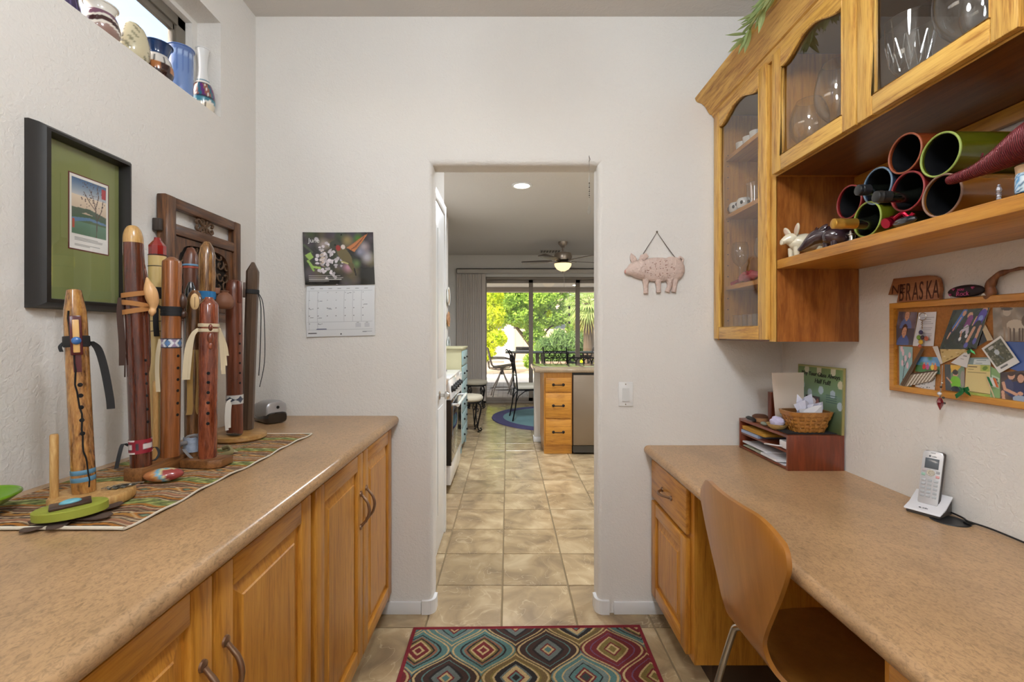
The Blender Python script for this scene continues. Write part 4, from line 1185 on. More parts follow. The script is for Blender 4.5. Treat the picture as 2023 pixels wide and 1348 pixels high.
# its stand: pale wood oval base with two pegs
PINE = wood('pale_pine', (206, 168, 108), (172, 124, 66), 'z', 3.5, .5, 8, .05)
sd_ = thing('flute_stand', 'pale pine oval flute stand with an empty peg', 'stand', (-.95, 1.0, MZ))
obj('base', MB().lathe([(0, 0), (.068, 0), (.071, .004), (.071, .018), (.068, .022), (0, .022)], 40, (-.911, 1.0, MZ), sx=1.06, sy=1.0), PINE, sd_, smooth=40)
b_ = P(107, 985, .962)
obj('peg', MB().tube([(b_.x, .962, MZ + .018), (b_.x, .962, 1.065), (b_.x, .962, 1.068)], [.0073, .0073, .006], 14), PINE, sd_, smooth=40)
# feather charm
fc = thing('feather_charm', 'dark pewter feather charm lying on the pale stand', 'ornament', (-.862, 1.03, MZ + .024))
obj('vane', MB().grid(lambda u, v: (-.888 + .05 * v, 1.005 + .04 * v + (u - .5) * .02 * math.sin(PI * min(1, v * 1.1 + .05)), MZ + .025 + .004 * math.sin(PI * u) + .002 * math.sin(v * 30)), 8, 16), plain('dark_pewter', (84, 82, 74), .35, .8), fc, smooth=50)
obj('quill', MB().tube([(-.893, 1.0, MZ + .027), (-.865, 1.022, MZ + .031), (-.836, 1.046, MZ + .027)], .0016, 6), plain('silver', (190, 186, 176), .25, 1), fc)
# turtle ornament
TG = plain('olive_green_felt', (146, 152, 52), .75, bump=.15)
BRF = plain('brown_felt', (88, 70, 60), .9, bump=.2)
tt = thing('turtle_ornament', 'green wooden turtle with brown felt feet and turquoise stone', 'ornament', (-.868, .905, MZ))
TM = Matrix.Translation((-.868, .905, MZ + .010)) @ Matrix.Rotation(math.radians(24), 4, 'Z') @ Matrix.Rotation(math.radians(-3), 4, 'Y')
obj('shell', MB().lathe([(0, 0), (.040, 0), (.041, .001), (.041, .0155), (.0395, .017), (0, .017)], 40, sx=1.42, sy=1.0).xf(TM), TG, tt, smooth=40)
obj('plaque', MB().box(-.031, -.020, .017, .031, .020, .0235).xf(TM @ Matrix.Rotation(.35, 4, 'Z')), plain('dark_walnut', (66, 42, 30), .35), tt, bevel=.002)
obj('stone', MB().ball((0, 0, .024), (.017, .011, .006), 18, 10, None).xf(TM @ Matrix.Rotation(.35, 4, 'Z')), plain('turquoise_stone', (110, 176, 190), .25, var=.15, vscale=60), tt, smooth=60)
for a, ln in ((38, .082), (-22, .074), (160, .074), (208, .070), (258, .052)):
    c_, s_ = math.cos(math.radians(a)), math.sin(math.radians(a))
    o_ = MB().prism([(.02, -.013), (ln - .012, -.016), (ln, -.009), (ln + .002, .006), (ln - .010, .016), (.02, .013)], -.009, -.0065).xf(TM @ Matrix.Rotation(math.radians(a), 4, 'Z'))
    obj('foot', o_, BRF, tt)

# block stand for three flutes
BW = wood('chunky_brown_block', (150, 100, 54), (100, 62, 30), 'y', 2.5, .5)
s2 = thing('flute_stand', 'brown wooden block flute stand behind the painted stone', 'stand', (-.92, 1.20, MZ))
obj('block', MB().box(-.948, 1.122, MZ, -.902, 1.330, MZ + .036), BW, s2, bevel=.002)
dp_ = P(307, 752, 1.215)
obj('peg', MB().tube([(-.9405, 1.215, MZ + .03), (-.9405, 1.215, dp_.z - .004), (-.9405, 1.215, dp_.z)], [.0068, .0068, .005], 14), PINE, s2, smooth=40)
BT = MZ + .036
# B: tall dark red flute
ROSE = wood('dark_rosewood', (104, 46, 26), (56, 22, 14), 'z', 3.0, .18, 12, .7, .02)
f = Flute('tallest dark red flute with blond tip and red beaded band', (279, 923), (262, 446), BT, 1.145, .25)
r = .0225; L = f.L; k_ = f.z
f.body([(0, 0), (r, 0), (r, k_(600)), (r * .98, k_(540)), (r * .92, k_(481))], ROSE)
f.put('blond_tip', MB().lathe(spl2([(r * .92, k_(481)), (r * .90, k_(468)), (r * .72, k_(455)), (r * .40, k_(447)), (0, k_(446))], 5), 24), wood('blond_maple', (206, 166, 104), (178, 134, 76), 'z', 3, .25, 8, .5))
f.put('body_ridge', MB().lathe(spl2([(0, k_(500)), (.006, k_(520)), (.012, k_(560)), (.0125, k_(640)), (.011, k_(720)), (0, k_(760))], 4), 14).xf(Matrix.Translation((.004, .015, 0))), ROSE)
for p0, p1, tl in ((572, 592, .10), (596, 612, -.12), (606, 622, .12)):
    m = MB().lathe([(r * 1.0, -.006), (r + .0035, -.006), (r + .0035, .006), (r * 1.0, .006)], 24)
    m.v = [(x * 1.04, y * 1.22 + .004, z_ + k_((p0 + p1) / 2) + y * tl * 2) for x, y, z_ in m.v]
    f.put('leather_wrap', m, TANL)
BIRD = wood('pale_carved_wood', (226, 180, 126), (200, 150, 96), 'z', 1.5, .4)
f.put('bird_block', MB().tube(spl([(.020, .020, k_(549)), (.022, .022, k_(562)), (.024, .026, k_(580)), (.024, .030, k_(600)), (.024, .029, k_(612)), (.024, .027, k_(620)), (.024, .026, k_(627))], 4), [.001, .003, .0045, .006, .0085, .0105, .0125, .014, .0145, .0145, .014, .013, .0115, .010, .0085, .0075, .007, .0075, .008, .008, .0075, .006, .004, .003, .001], 14), BIRD, label='pale carved bird tied to the flute')
f.strap([(0, -.027, k_(590)), (0, -.031, k_(620)), (0, -.029, k_(680)), (0, -.030, k_(722))], (.003, .013, 0), DBRL)
f.strap([(0, -.024, k_(700)), (0, -.026, k_(745))], (.001, .003, 0), DBRL)
band_mesh(f, 869, 896, r * 1.07, lambda a, v: (236, 226, 220) if (v < .12 or v > .88) and int(a * 24) % 2 else ((214, 206, 204) if .35 < v < .65 and math.sin(a * 3) > -.2 else ((60, 54, 60) if .25 < v < .75 and math.sin(a * 9) > .3 else (150, 22, 44))))
f.strap([(0, -.022, k_(880)), (0, -.034, k_(874)), (.004, -.042, k_(890)), (.006, -.050, k_(918))], (.002, .008, 0), BLK)
f.strap([(0, .022, k_(892)), (.002, .032, k_(892)), (.006, .036, k_(905)), (.008, .026, k_(916)), (.008, .016, k_(914))], (.002, .005, 0), BLK)
f.holes([714, 741, 760, 784, 811, 836], r, .0035, .55)
# E: cream flute with red lacquer mouthpiece
f = Flute('cream flute with shiny red mouthpiece and black rings', (312, 905), (311, 470), BT, 1.30)
r = .0215; k_ = f.z; L = f.L
f.body([(0, 0), (r, 0), (r, k_(508))], plain('cream_lacquer', (212, 184, 122), .25, coat=.6, var=.06))
f.put('red_mouthpiece', MB().lathe([(r, k_(508)), (r, k_(487)), (r * .80, k_(483)), (r * .46, k_(476)), (r * .38, k_(473)), (r * .38, L), (0, L)], 10), plain('red_lacquer', (140, 22, 24), .12, coat=1.0), smooth=25)
for py in (505, 528, 640, 660): f.wrap(py, py + 2.2, r * .96, INK, 'black_ring')
f.wrap(572, 596, r, BLK)
f.strap([(.021, -.004, k_(590)), (.024, -.004, k_(640)), (.024, -.002, k_(672))], (0, .013, 0), BLK)
# C: cedar flute
CEDAR = wood('orange_cedar', (162, 98, 50), (114, 62, 28), 'z', 4.0, .28, 20, .5)
f = Flute('orange cedar flute with black wrap and white beaded band', (336, 905), (340, 508), BT, 1.236, .3)
r = .0225; k_ = f.z; L = f.L
f.body([(0, 0), (r, 0), (r, k_(521)), (r * .96, k_(517)), (r * .45, k_(510)), (r * .25, L), (0, L)], CEDAR)
for p0 in (607, 613, 619): f.wrap(p0, p0 + 7, r * 1.0, BLK)
f.put('bird_block', MB().ball((.010, .022, k_(596)), (.013, .011, .022), 14, 10).ball((.010, .024, k_(622)), (.010, .009, .012), 12, 8), plain('dark_walnut', (66, 42, 30), .35), label='dark rounded block tied to the flute')
f.strap([(0, -.022, k_(612)), (0, -.034, k_(606)), (0, -.044, k_(622))], (.002, .010, 0), BLK)
def bead_c(a, v):
    q = abs(((a * 1.6) % 2) - 1)
    d = q + abs(v - .5) * 1.2
    if v < .08 or v > .92: return (40, 40, 60)
    return (90, 130, 180) if d < .45 else ((40, 44, 70) if d < .55 else ((226, 228, 232) if d < 1.0 else (150, 130, 160)))
band_mesh(f, 670, 689, r * 1.08, bead_c)
f.strap([(0, -.024, k_(672)), (0, -.030, k_(700)), (0, -.031, k_(740)), (0, -.028, k_(775))], (.002, .009, 0), CRML)
f.holes([705, 729, 752, 774, 799, 822], r, .0040, .45)
# G: black flute
f = Flute('slim glossy black flute between the cedar ones', (376, 900), (377, 556), MZ + .002, 1.36)
r = .0155; k_ = f.z; L = f.L
f.body([(0, 0), (r, 0), (r, k_(590)), (r * .92, k_(574)), (r * .4, k_(558)), (0, L)], plain('black_lacquer', (20, 26, 36), .10, coat=1.0))
f.wrap(600, 606, r, BLK)
# H: brown flute with blue and red stripe
f = Flute('brown flute with a blue and red stripe before the carved panel', (378, 885), (377, 490), MZ + .002, 1.50)
r = .0215; k_ = f.z; L = f.L
f.body([(0, 0), (r * .9, 0), (r, k_(560)), (r, k_(525)), (r * .9, k_(505)), (r * .5, k_(491)), (r * .4, L), (0, L)], wood('red_brown_walnut', (118, 70, 48), (84, 46, 30), 'z', 3, .35))
f.wrap(523, 527, r * .985, plain('sky_blue_ring', (110, 160, 196), .4), 'blue_ring')
f.wrap(528, 532, r * .985, plain('rust_ring', (170, 70, 48), .4), 'red_ring')
f.strap([(.012, .018, k_(545)), (.016, .030, k_(565)), (.018, .032, k_(585))], (.002, .012, 0), GRYL)
# I: two tone olive wood flute with pot shaped block
OLV = wood('two_tone_olive', (166, 120, 66), (96, 62, 32), 'z', 1.6, .22, 9, .6, .02, contrast=(.42, .58))
f = Flute('two tone brown flute with blue wrap, tallest before the carved panel', (408, 885), (409, 478), MZ + .002, 1.46, .2)
r = .0235; k_ = f.z; L = f.L
f.body([(0, 0), (r, 0), (r, k_(560)), (r * .98, k_(505)), (r * .80, k_(490)), (r * .45, k_(480)), (r * .3, L), (0, L)], OLV)
f.wrap(576, 592, r, plain('blue_yarn', (40, 110, 160), .8, bump=.5))
f.put('bird_block', MB().lathe(spl2([(0, 0), (.018, .002), (.026, .014), (.027, .028), (.020, .046), (.011, .054), (.013, .060), (0, .061)], 4), 18).xf(Matrix.Translation((.004, .048, k_(610)))), plain('brown_clay', (120, 76, 52), .6), label='brown pot shaped block')
f.put('block_neck', MB().box(-.002, .018, k_(580), .012, .034, k_(568)), plain('brown_clay', (120, 76, 52), .6), bevel=.002)
# J: dark wood flute with pale carved oval
f = Flute('dark walnut flute with a pale carved oval at its top', (380, 907), (385, 573), MZ + .008, 1.296)
r = .0200; k_ = f.z; L = f.L
f.body([(0, 0), (r, 0), (r, k_(610)), (r * .95, k_(592)), (r * .7, k_(580)), (r * .4, k_(574)), (0, L)], wood('streaked_walnut', (122, 80, 44), (66, 42, 24), 'z', 2.2, .25, 8, .5))
f.put('carved_oval', MB().ball((.018, 0, k_(597)), (.005, .011, .024), 14, 10), plain('pale_sapwood', (214, 178, 124), .5))
f.put('carved_groove', MB().box(.0218, -.0008, k_(608), .0236, .0008, k_(588)), plain('groove_brown', (120, 84, 50), .7))
f.wrap(860, 889, r * 1.02, plain('beaded_cuff', (150, 160, 176), .4, var=.5, vscale=120), 'beaded_cuff')
f.put('cuff_fur', MB().tube(spl([(.022, -.012, k_(868)), (.020, -.030, k_(872)), (.018, -.036, k_(890)), (.024, -.030, k_(905)), (.034, -.012, k_(908)), (.038, .010, k_(904)), (.040, .012, k_(915))], 4), .0055, 8, flat=.5), GRYL)
f.put('cuff_fur', MB().tube(spl([(.010, -.014, k_(862)), (.015, -.005, k_(856)), (.018, .012, k_(858)), (.014, .02, k_(866))], 4), .0055, 8), GRYL)
f.strap([(.026, -.020, k_(880)), (.034, -.010, k_(890)), (.038, .006, k_(905)), (.036, .000, k_(918)), (.040, -.03, k_(921))], (.002, .008, 0), GRYL)
for dy in (-.006, .010):
    f.strap([(.022, dy, k_(690)), (.026, dy * 1.4, k_(740)), (.025, dy * 1.2, k_(800)), (.024, dy * 1.6, k_(815))], (0, .014, 0), plain('olive_suede', (150, 116, 62), .9))
# K: glossy red cedar flute in front
s3 = thing('flute_stand', 'small brown block stand under the front cedar flute', 'stand', (-.84, 1.275, MZ))
obj('block', MB().prism([(-.900, 1.248), (-.815, 1.236), (-.786, 1.252), (-.784, 1.30), (-.90, 1.312)], MZ, MZ + .022), BW, s3, bevel=.002)
RCED = wood('red_swirl_cedar', (150, 78, 50), (84, 34, 20), 'z', 2.0, .16, 6, .8, .02, contrast=(.36, .64))
f = Flute('glossy red cedar flute with cream leather ties, in front', (410, 907), (413, 587), MZ + .022, 1.275)
r = .0232; k_ = f.z; L = f.L
f.body([(0, 0), (r * .94, 0), (r, .008), (r * 1.02, k_(640)), (r, k_(603)), (r * .9, k_(599)), (r * .5, k_(592)), (r * .42, L - .001), (0, L)], RCED)
for p0 in (640, 650): f.wrap(p0, p0 + 7, r * 1.02, CRML)
f.put('carved_totem', MB().ball((r * 1.0, .004, k_(648)), (.007, .006, .010), 12, 8).ball((r * 1.0, .004, k_(668)), (.008, .0085, .016), 12, 10).ball((r * 1.0, .004, k_(684)), (.005, .006, .010), 12, 8), RCED, label='small carved insect on the flute')
for dy, py in ((.030, 742), (.034, 725), (.038, 705)):
    f.strap([(.0, .022, k_(648)), (-.002, dy, k_(680)), (-.004, dy + .006, k_(py))], (.002, .010, 0), CRML)
for dy in (-.028, -.034):
    f.strap([(.004, -.022, k_(650)), (.008, -.036, k_(662)), (.008, dy - .014, k_(690)), (.006, dy - .020, k_(750))], (.002, .012, 0), CRML)
f.holes([738, 756, 776, 796, 817, 837], r, .0044)
# L: red brown flute on the round base, M: dark eight sided flute
s4 = thing('flute_stand', 'round honey wood flute base farthest from the viewer', 'stand', (-.945, 1.64, MZ))
obj('base', MB().lathe([(0, 0), (.080, 0), (.086, .006), (.084, .016), (.078, .020), (0, .020)], 40, (-.945, 1.605, MZ - .001)), wood('honey_disc', (186, 144, 82), (148, 104, 52), 'x', 2, .4), s4, smooth=40)
f = Flute('red brown flute with navy and white band on the round base', (464, 864), (462, 553), MZ + .020, 1.585, .7)
r = .0255; k_ = f.z; L = f.L
f.body([(0, 0), (r * .97, 0), (r, .01), (r, k_(575)), (r * .92, k_(562)), (r * .6, k_(554)), (0, L)], wood('red_mahogany', (124, 66, 42), (82, 40, 24), 'z', 3.5, .3))
f.put('top_block', MB().box(r * .8, -.007, k_(600), r * 1.12, .007, k_(556)), plain('dark_mahogany', (96, 46, 30), .35), bevel=.002)
f.holes([662, 682, 701, 721, 741, 761], r, .004, .0)
band_mesh(f, 785, 803, r * 1.05, lambda a, v: (60, 66, 84) if abs(v - .5) < .36 - .3 * abs(math.sin(a * 2.5)) else (206, 206, 202))
f.strap([(.012, -.024, k_(792)), (.014, -.040, k_(800)), (.014, -.044, k_(830)), (.012, -.040, k_(852))], (.003, .010, 0), plain('white_leather', (220, 216, 206), .8))
f.strap([(.010, -.022, k_(794)), (.012, -.030, k_(812)), (.012, -.032, k_(848))], (.003, .010, 0), plain('white_leather', (220, 216, 206), .8))
f = Flute('dark brown eight sided flute leaning at the wall corner', (489, 852), (500, 518), MZ + .020, 1.665)
r = .0215; k_ = f.z; L = f.L
f.body([(0, 0), (r * .92, 0), (r, k_(560)), (r, k_(537)), (r * .22, L - .001), (0, L)], wood('matte_brown', (94, 74, 58), (72, 54, 40), 'z', 2, .4), 8)
f.wrap(573, 582, r, BLK)
f.put('bird_block', MB().box(-.006, -.029, k_(590), .010, -.020, k_(560)), plain('block_brown', (84, 62, 48), .5), bevel=.002)
f.put('cord', MB().tube(spl([(.014, .018, k_(578)), (.012, .030, k_(610)), (.010, .032, k_(700)), (.010, .030, k_(745))], 4), .0018, 6), BLK)
f.put('cord', MB().tube(spl([(.014, .018, k_(578)), (.012, .036, k_(600)), (.010, .045, k_(660)), (.010, .047, k_(720)), (.010, .034, k_(768))], 4), .0014, 6), BLK)
# silver feather on the round base, leather bundle, painted stone
sf = thing('feather_charm', 'silver feather charm on the round honey wood base', 'ornament', (-.93, 1.545, MZ + .021))
obj('vane', MB().ball((-.930, 1.548, MZ + .0245), (.024, .008, .0035), 14, 8), plain('dark_pewter', (84, 82, 74), .35, .8), sf, smooth=60)
obj('quill', MB().tube([(-.956, 1.546, MZ + .027), (-.930, 1.548, MZ + .029), (-.904, 1.549, MZ + .026)], .0018, 6), plain('silver', (190, 186, 176), .25, 1), sf)
lb = thing('leather_bundle', 'knotted olive leather thong bundle on the runner', 'leather cord', (-.80, 1.40, MZ))
OLS = plain('olive_suede', (150, 116, 62), .9)
obj('knot', MB().tube(spl([P(432, 902, 1.36), P(445, 898, 1.37), P(458, 893, 1.38), P(452, 884, 1.40), P(440, 886, 1.40)], 5), .0075, 8, flat=.7), plain('khaki_suede', (134, 122, 82), .9), lb, smooth=50)
b_ = lambda x, y: PZ(x, y, MZ + .006)
obj('thong', MB().ribbon(spl([b_(435, 893), b_(455, 890), b_(470, 886), b_(492, 878)], 5), (.004, .010, 0), .003), plain('khaki_suede', (134, 122, 82), .9), lb)
obj('thong', MB().ribbon(spl([b_(430, 888), b_(444, 885), b_(456, 889), b_(466, 893)], 5), (.010, .004, 0), .003), plain('pale_suede', (176, 166, 128), .9), lb)
def stone_cols(a, v):
    x = math.cos(a) * math.sin(PI * v); z_ = v
    s_ = x + .25 * math.sin(a * 2 + v * 6)
    if s_ < -.55: return (176, 108, 60)
    if s_ < -.2: return (196, 142, 84)
    if s_ < .12: return (104, 168, 196)
    if s_ < .3: return (206, 196, 150)
    return (150, 62, 60) if math.sin(a) < .25 else (206, 178, 130)
def painted_ball(name, c, rad, colfn, mat, parent, R=None, n=36, m_=22):
    m = MB(); C = []
    R = R or Matrix.Identity(3)
    for j in range(m_ + 1):
        for i in range(n):
            a = 2 * PI * i / n; t = PI * (j + .02) / (m_ + .04)
            p = R @ Vector((rad[0] * math.sin(t) * math.cos(a), rad[1] * math.sin(t) * math.sin(a), -rad[2] * math.cos(t)))
            m.v.append(tuple(p + Vector(c))); C.append(colfn(a, j / m_))
    m.f = [(j * n + i, j * n + (i + 1) % n, (j + 1) * n + (i + 1) % n, (j + 1) * n + i) for j in range(m_) for i in range(n)] + [tuple(range(n))[::-1], tuple(m_ * n + i for i in range(n))]
    m.col = to_lin(np.array(C) / 255.0).astype(np.float32)
    return obj(name, m, mat, parent, smooth=60)
ps = painted_ball('painted_stone', (-.858, 1.135, MZ + .0165), (.043, .024, .0165), stone_cols, GLAZE, None, Matrix.Rotation(.30, 3, 'Z'))
tag(ps, 'smooth stone painted blue, tan and red on the runner', 'stone')
# green dish at the left edge
gd = thing('green_dish', 'bright green leaf shaped dish at the left picture edge', 'dish', (-1.078, .905, CZ))
GRE = plain('bright_green_glaze', (104, 150, 24), .3, coat=.4)
def dish_pt(u, v, off=0):
    a = 2 * PI * u; rr = .068 * v * (1 + .12 * math.cos(2 * a))
    return (-1.078 + rr * math.cos(a) * .92, .905 + rr * math.sin(a) * 1.3, CZ + .016 + .032 * v ** 2.2 + off)
obj('bowl', MB().grid(lambda u, v: dish_pt(u, v), 36, 10, True).grid(lambda u, v: dish_pt(u, v, -.005), 36, 10, True), GRE, gd, smooth=60)
obj('rim', MB().tube([dish_pt(i / 36, 1, -.0025) for i in range(36)], .0032, 6, closed=True), GRE, gd, smooth=60)
# pencil sharpener
shp = thing('pencil_sharpener', 'silver and black electric pencil sharpener at the end of the counter', 'sharpener', (-1.0, 1.93, CZ))
SILV = plain('silver_plastic', (176, 176, 178), .3, .5)
SM = Matrix.Translation((-1.020, 1.945, CZ)) @ Matrix.Rotation(math.radians(-38), 4, 'Z')
def hull(secs, n=20):
    "loft of superellipse sections (x, halfwidth, z0, z1)"
    m = MB(); vs = []
    for x, w, z0, z1 in secs:
        for i in range(n):
            a = 2 * PI * i / n; c_, s_ = math.cos(a), math.sin(a)
            vs.append((x, w * math.copysign(abs(c_) ** .55, c_), (z0 + z1) / 2 + (z1 - z0) / 2 * math.copysign(abs(s_) ** .55, s_)))
    fs = [(j * n + i, j * n + (i + 1) % n, (j + 1) * n + (i + 1) % n, (j + 1) * n + i) for j in range(len(secs) - 1) for i in range(n)]
    fs += [tuple(range(n))[::-1], tuple((len(secs) - 1) * n + i for i in range(n))]
    return m.add(vs, fs)
obj('body', hull([(-.085, .022, .020, .060), (-.07, .034, .016, .078), (-.02, .041, .012, .092), (.04, .043, .012, .094), (.066, .042, .014, .090), (.070, .038, .018, .084)]).xf(SM), SILV, shp, smooth=40)
obj('shavings_tray', hull([(-.083, .024, .0, .028), (-.06, .036, .0, .030), (.0, .043, .0, .032), (.04, .0445, .0, .044), (.070, .043, .002, .048), (.076, .038, .006, .044)]).xf(SM), plain('smoked_plastic', (38, 32, 28), .15, coat=.5), shp, smooth=40)
obj('pencil_hole', MB().lathe([(0, .0), (.006, .0), (.006, .003), (0, .003)], 14, (.0, 0, 0), Matrix.Rotation(PI / 2, 3, 'Y')).xf(SM @ Matrix.Translation((.069, .004, .068))), HOLE, shp)
# ------------------------------------------------------------------ framed picture
pf = thing('framed_picture', 'black framed landscape print with a wide green mat', 'picture', (-1.15, 1.225, 1.343))
py0, py1, pz0, pz1 = 1.087, 1.363, 1.343, 1.797
FRM = plain('matte_black_frame', (34, 31, 29), .45)
def moulding(y0, y1, z0, z1, prof, x0):
    "mitred frame; prof = (inset, height) points"
    m = MB(); n = len(prof)
    for i_, h_ in prof:
        m.v += [(x0 + h_, y0 + i_, z0 + i_), (x0 + h_, y1 - i_, z0 + i_), (x0 + h_, y1 - i_, z1 - i_), (x0 + h_, y0 + i_, z1 - i_)]
    for r_ in range(n):
        q = (r_ + 1) % n
        for k in range(4): m.f.append((4 * r_ + k, 4 * r_ + (k + 1) % 4, 4 * q + (k + 1) % 4, 4 * q + k))
    return m
obj('frame', moulding(py0, py1, pz0, pz1, [(0, 0), (0, .010), (.006, .030), (.014, .040), (.022, .043), (.024, .036), (.026, .018), (.026, 0)], XL), FRM, pf, smooth=30)
obj('mat', MB().box(XL + .004, py0 + .02, pz0 + .02, XL + .012, py1 - .02, pz1 - .02), plain('sage_green_mat', (130, 136, 82), .85), pf)
ya, yb_, za, zb = 1.186, 1.300, 1.506, 1.702
obj('inner_mat', MB().box(XL + .010, ya - .003, za - .003, XL + .0128, yb_ + .003, zb + .003), plain('maroon_mat', (104, 46, 40), .8), pf)
cv = Cv(70, 120, (236, 232, 226), .114 / .196)
cv.grad(.20, (86, 118, 92), .38, (104, 140, 120)); cv.grad(.38, (88, 110, 80), .50, (70, 96, 74)); cv.grad(.50, (206, 184, 160), .74, (232, 214, 190)); cv.grad(.74, (196, 198, 200), .96, (66, 100, 138))
cv.poly([(.05, .44), (.4, .52), (.95, .46), (.95, .52), (.5, .58), (.05, .56)], (84, 100, 84)); cv.poly([(.05, .36), (.5, .42), (.95, .40), (.95, .43), (.5, .46), (.05, .42)], (96, 130, 168))
for seg in ([(.68, .2), (.70, .42), (.66, .6), (.6, .74)], [(.70, .45), (.82, .6), (.86, .75)], [(.67, .58), (.5, .68), (.35, .8)], [(.66, .62), (.74, .78), (.7, .92)], [(.6, .74), (.5, .86)]): cv.line(seg, .022, (92, 70, 62))
for k in range(60):
    a, b = random.uniform(.25, .92), random.uniform(.6, .95); cv.ell(a, b, .012, .008, (88, 66, 62))
cv.rect(.82, .78, .93, .92, (176, 60, 66)); cv.rect(.06, .28, .12, .40, (180, 80, 60))
cv.rect(0, 0, .05, 1, (236, 232, 226)); cv.rect(.95, 0, 1, 1, (236, 232, 226)); cv.rect(0, .96, 1, 1, (236, 232, 226)); cv.rect(0, 0, 1, .20, (236, 232, 226))
cv.lines(.12, .88, .05, .16, 7, (150, 146, 142), .008)
painted('print', cv, quad((XL + .0130, ya, za), (XL + .0130, yb_, za), (XL + .0130, yb_, zb), (XL + .0130, ya, zb)), PRINT, pf)
obj('glazing', MB().add([(XL + .020, py0 + .025, pz0 + .025), (XL + .020, py1 - .025, pz0 + .025), (XL + .020, py1 - .025, pz1 - .025), (XL + .020, py0 + .025, pz1 - .025)], [(0, 1, 2, 3)]), PANE, pf)
# ------------------------------------------------------------------ carved wooden panel
cp = thing('carved_wood_panel', 'antique carved brown wooden lattice panel hung on the wall', 'carved panel', (-1.14, 1.70, 1.325))
ANT = wood('antique_brown_wood', (126, 82, 46), (58, 34, 20), 'z', 2.0, .45, 10, .15, .2)
ANTY = wood('antique_brown_rail', (126, 82, 46), (58, 34, 20), 'y', 2.0, .45, 10, .15, .2)
obj('shade_backing', MB().box(XL + .003, 1.541, 1.363, XL + .0075, 1.869, 1.615), plain('backing_shade_brown', (34, 24, 17), .8), cp)  # added dark sheet; stands in for the shade in the carved openings
CARV = plain('carved_brown', (92, 66, 44), .6, bump=.3, var=.2)
c0, c1, e0, e1 = 1.489, 1.911, 1.325, 1.742
for a, b in ((c0, c0 + .050), (c1 - .040, c1)): obj('stile', MB().box(XL + .004, a, e0, XL + .036, b, e1), ANT, cp, bevel=.005)
for a, b in ((e1 - .036, e1), (e1 - .125, e1 - .088), (e0, e0 + .036)): obj('rail', MB().box(XL + .006, c0 + .05, a, XL + .033, c1 - .04, b), ANTY, cp, bevel=.004)
obj('side_bracket', MB().box(XL + .003, c0 - .016, e1 - .125, XL + .028, c0, e1 - .085), plain('dark_bracket', (58, 48, 42), .6), cp, bevel=.003)
yc = (c0 + c1) / 2 + .004
m = MB()
for sx_ in (-1, 1):
    for sz_ in (-1, 1):
        m.tube(spl([(XL + .018, yc, e1 - .062), (XL + .02, yc + sx_ * .018, e1 - .062 + sz_ * .008), (XL + .02, yc + sx_ * .032, e1 - .062 + sz_ * .020), (XL + .02, yc + sx_ * .046, e1 - .062 + sz_ * .014), (XL + .02, yc + sx_ * .040, e1 - .062 + sz_ * .004)], 4), .0052, 6)
        m.tube(spl([(XL + .02, yc + sx_ * .01, e1 - .062 + sz_ * .006), (XL + .022, yc + sx_ * .008, e1 - .062 + sz_ * .020), (XL + .02, yc + sx_ * .024, e1 - .062 + sz_ * .025)], 4), .0048, 6)
m.lathe([(0, 0), (.012, 0), (.008, .008), (0, .010)], 12, (XL + .016, yc, e1 - .062), Matrix.Rotation(PI / 2, 3, 'Y'))
obj('top_carving', m, CARV, cp, smooth=50)
q0, q1, w0, w1 = c0 + .052, c1 - .042, e0 + .038, e1 - .127
m = MB(); n = 48; yc2, zc2, hy, hz_ = (q0 + q1) / 2, (w0 + w1) / 2, (q1 - q0) / 2, (w1 - w0) / 2
def sq(a, k): 
    c_, s_ = math.cos(a), math.sin(a); s = 1 / max(abs(c_), abs(s_)); return c_ * s * k, s_ * s * k
def rsq(a, k):
    c_, s_ = math.cos(a), math.sin(a); p = 4.0
    s = (abs(c_) ** p + abs(s_) ** p) ** (-1 / p); return c_ * s * k, s_ * s * k
for x_ in (XL + .010, XL + .024):
    for fn_, k in ((sq, 1.0), (rsq, .86)):
        for i in range(n):
            a, b = fn_(2 * PI * i / n, k); m.v.append((x_, yc2 + hy * a, zc2 + hz_ * b))
for i in range(n):
    j = (i + 1) % n
    m.f += [(2 * n + i, 2 * n + j, 3 * n + j, 3 * n + i), (n + i, 3 * n + i, 3 * n + j, n + j), (i, j, n + j, n + i)]
obj('panel_border', m, ANT, cp)
m = MB(); rr_ = random.Random(4)
for gy in range(7):
    for gz in range(6):
        cy2 = yc2 + hy * (-.80 + 1.6 * gy / 6) + rr_.uniform(-.006, .006); cz2 = zc2 + hz_ * (-.78 + 1.56 * gz / 5) + rr_.uniform(-.006, .006)
        a0 = rr_.uniform(0, 2 * PI); sg = rr_.choice((-1, 1))
        m.tube([(XL + .016 + rr_.uniform(0, .004), cy2 + (.004 + .022 * t) * math.cos(a0 + sg * 5.2 * t), cz2 + (.004 + .022 * t) * math.sin(a0 + sg * 5.2 * t)) for t in [i / 9 for i in range(10)]], [.0045, .0042, .004, .004, .004, .004, .004, .0038, .003, .002], 5)
obj('vine_carving', m, CARV, cp, smooth=50)
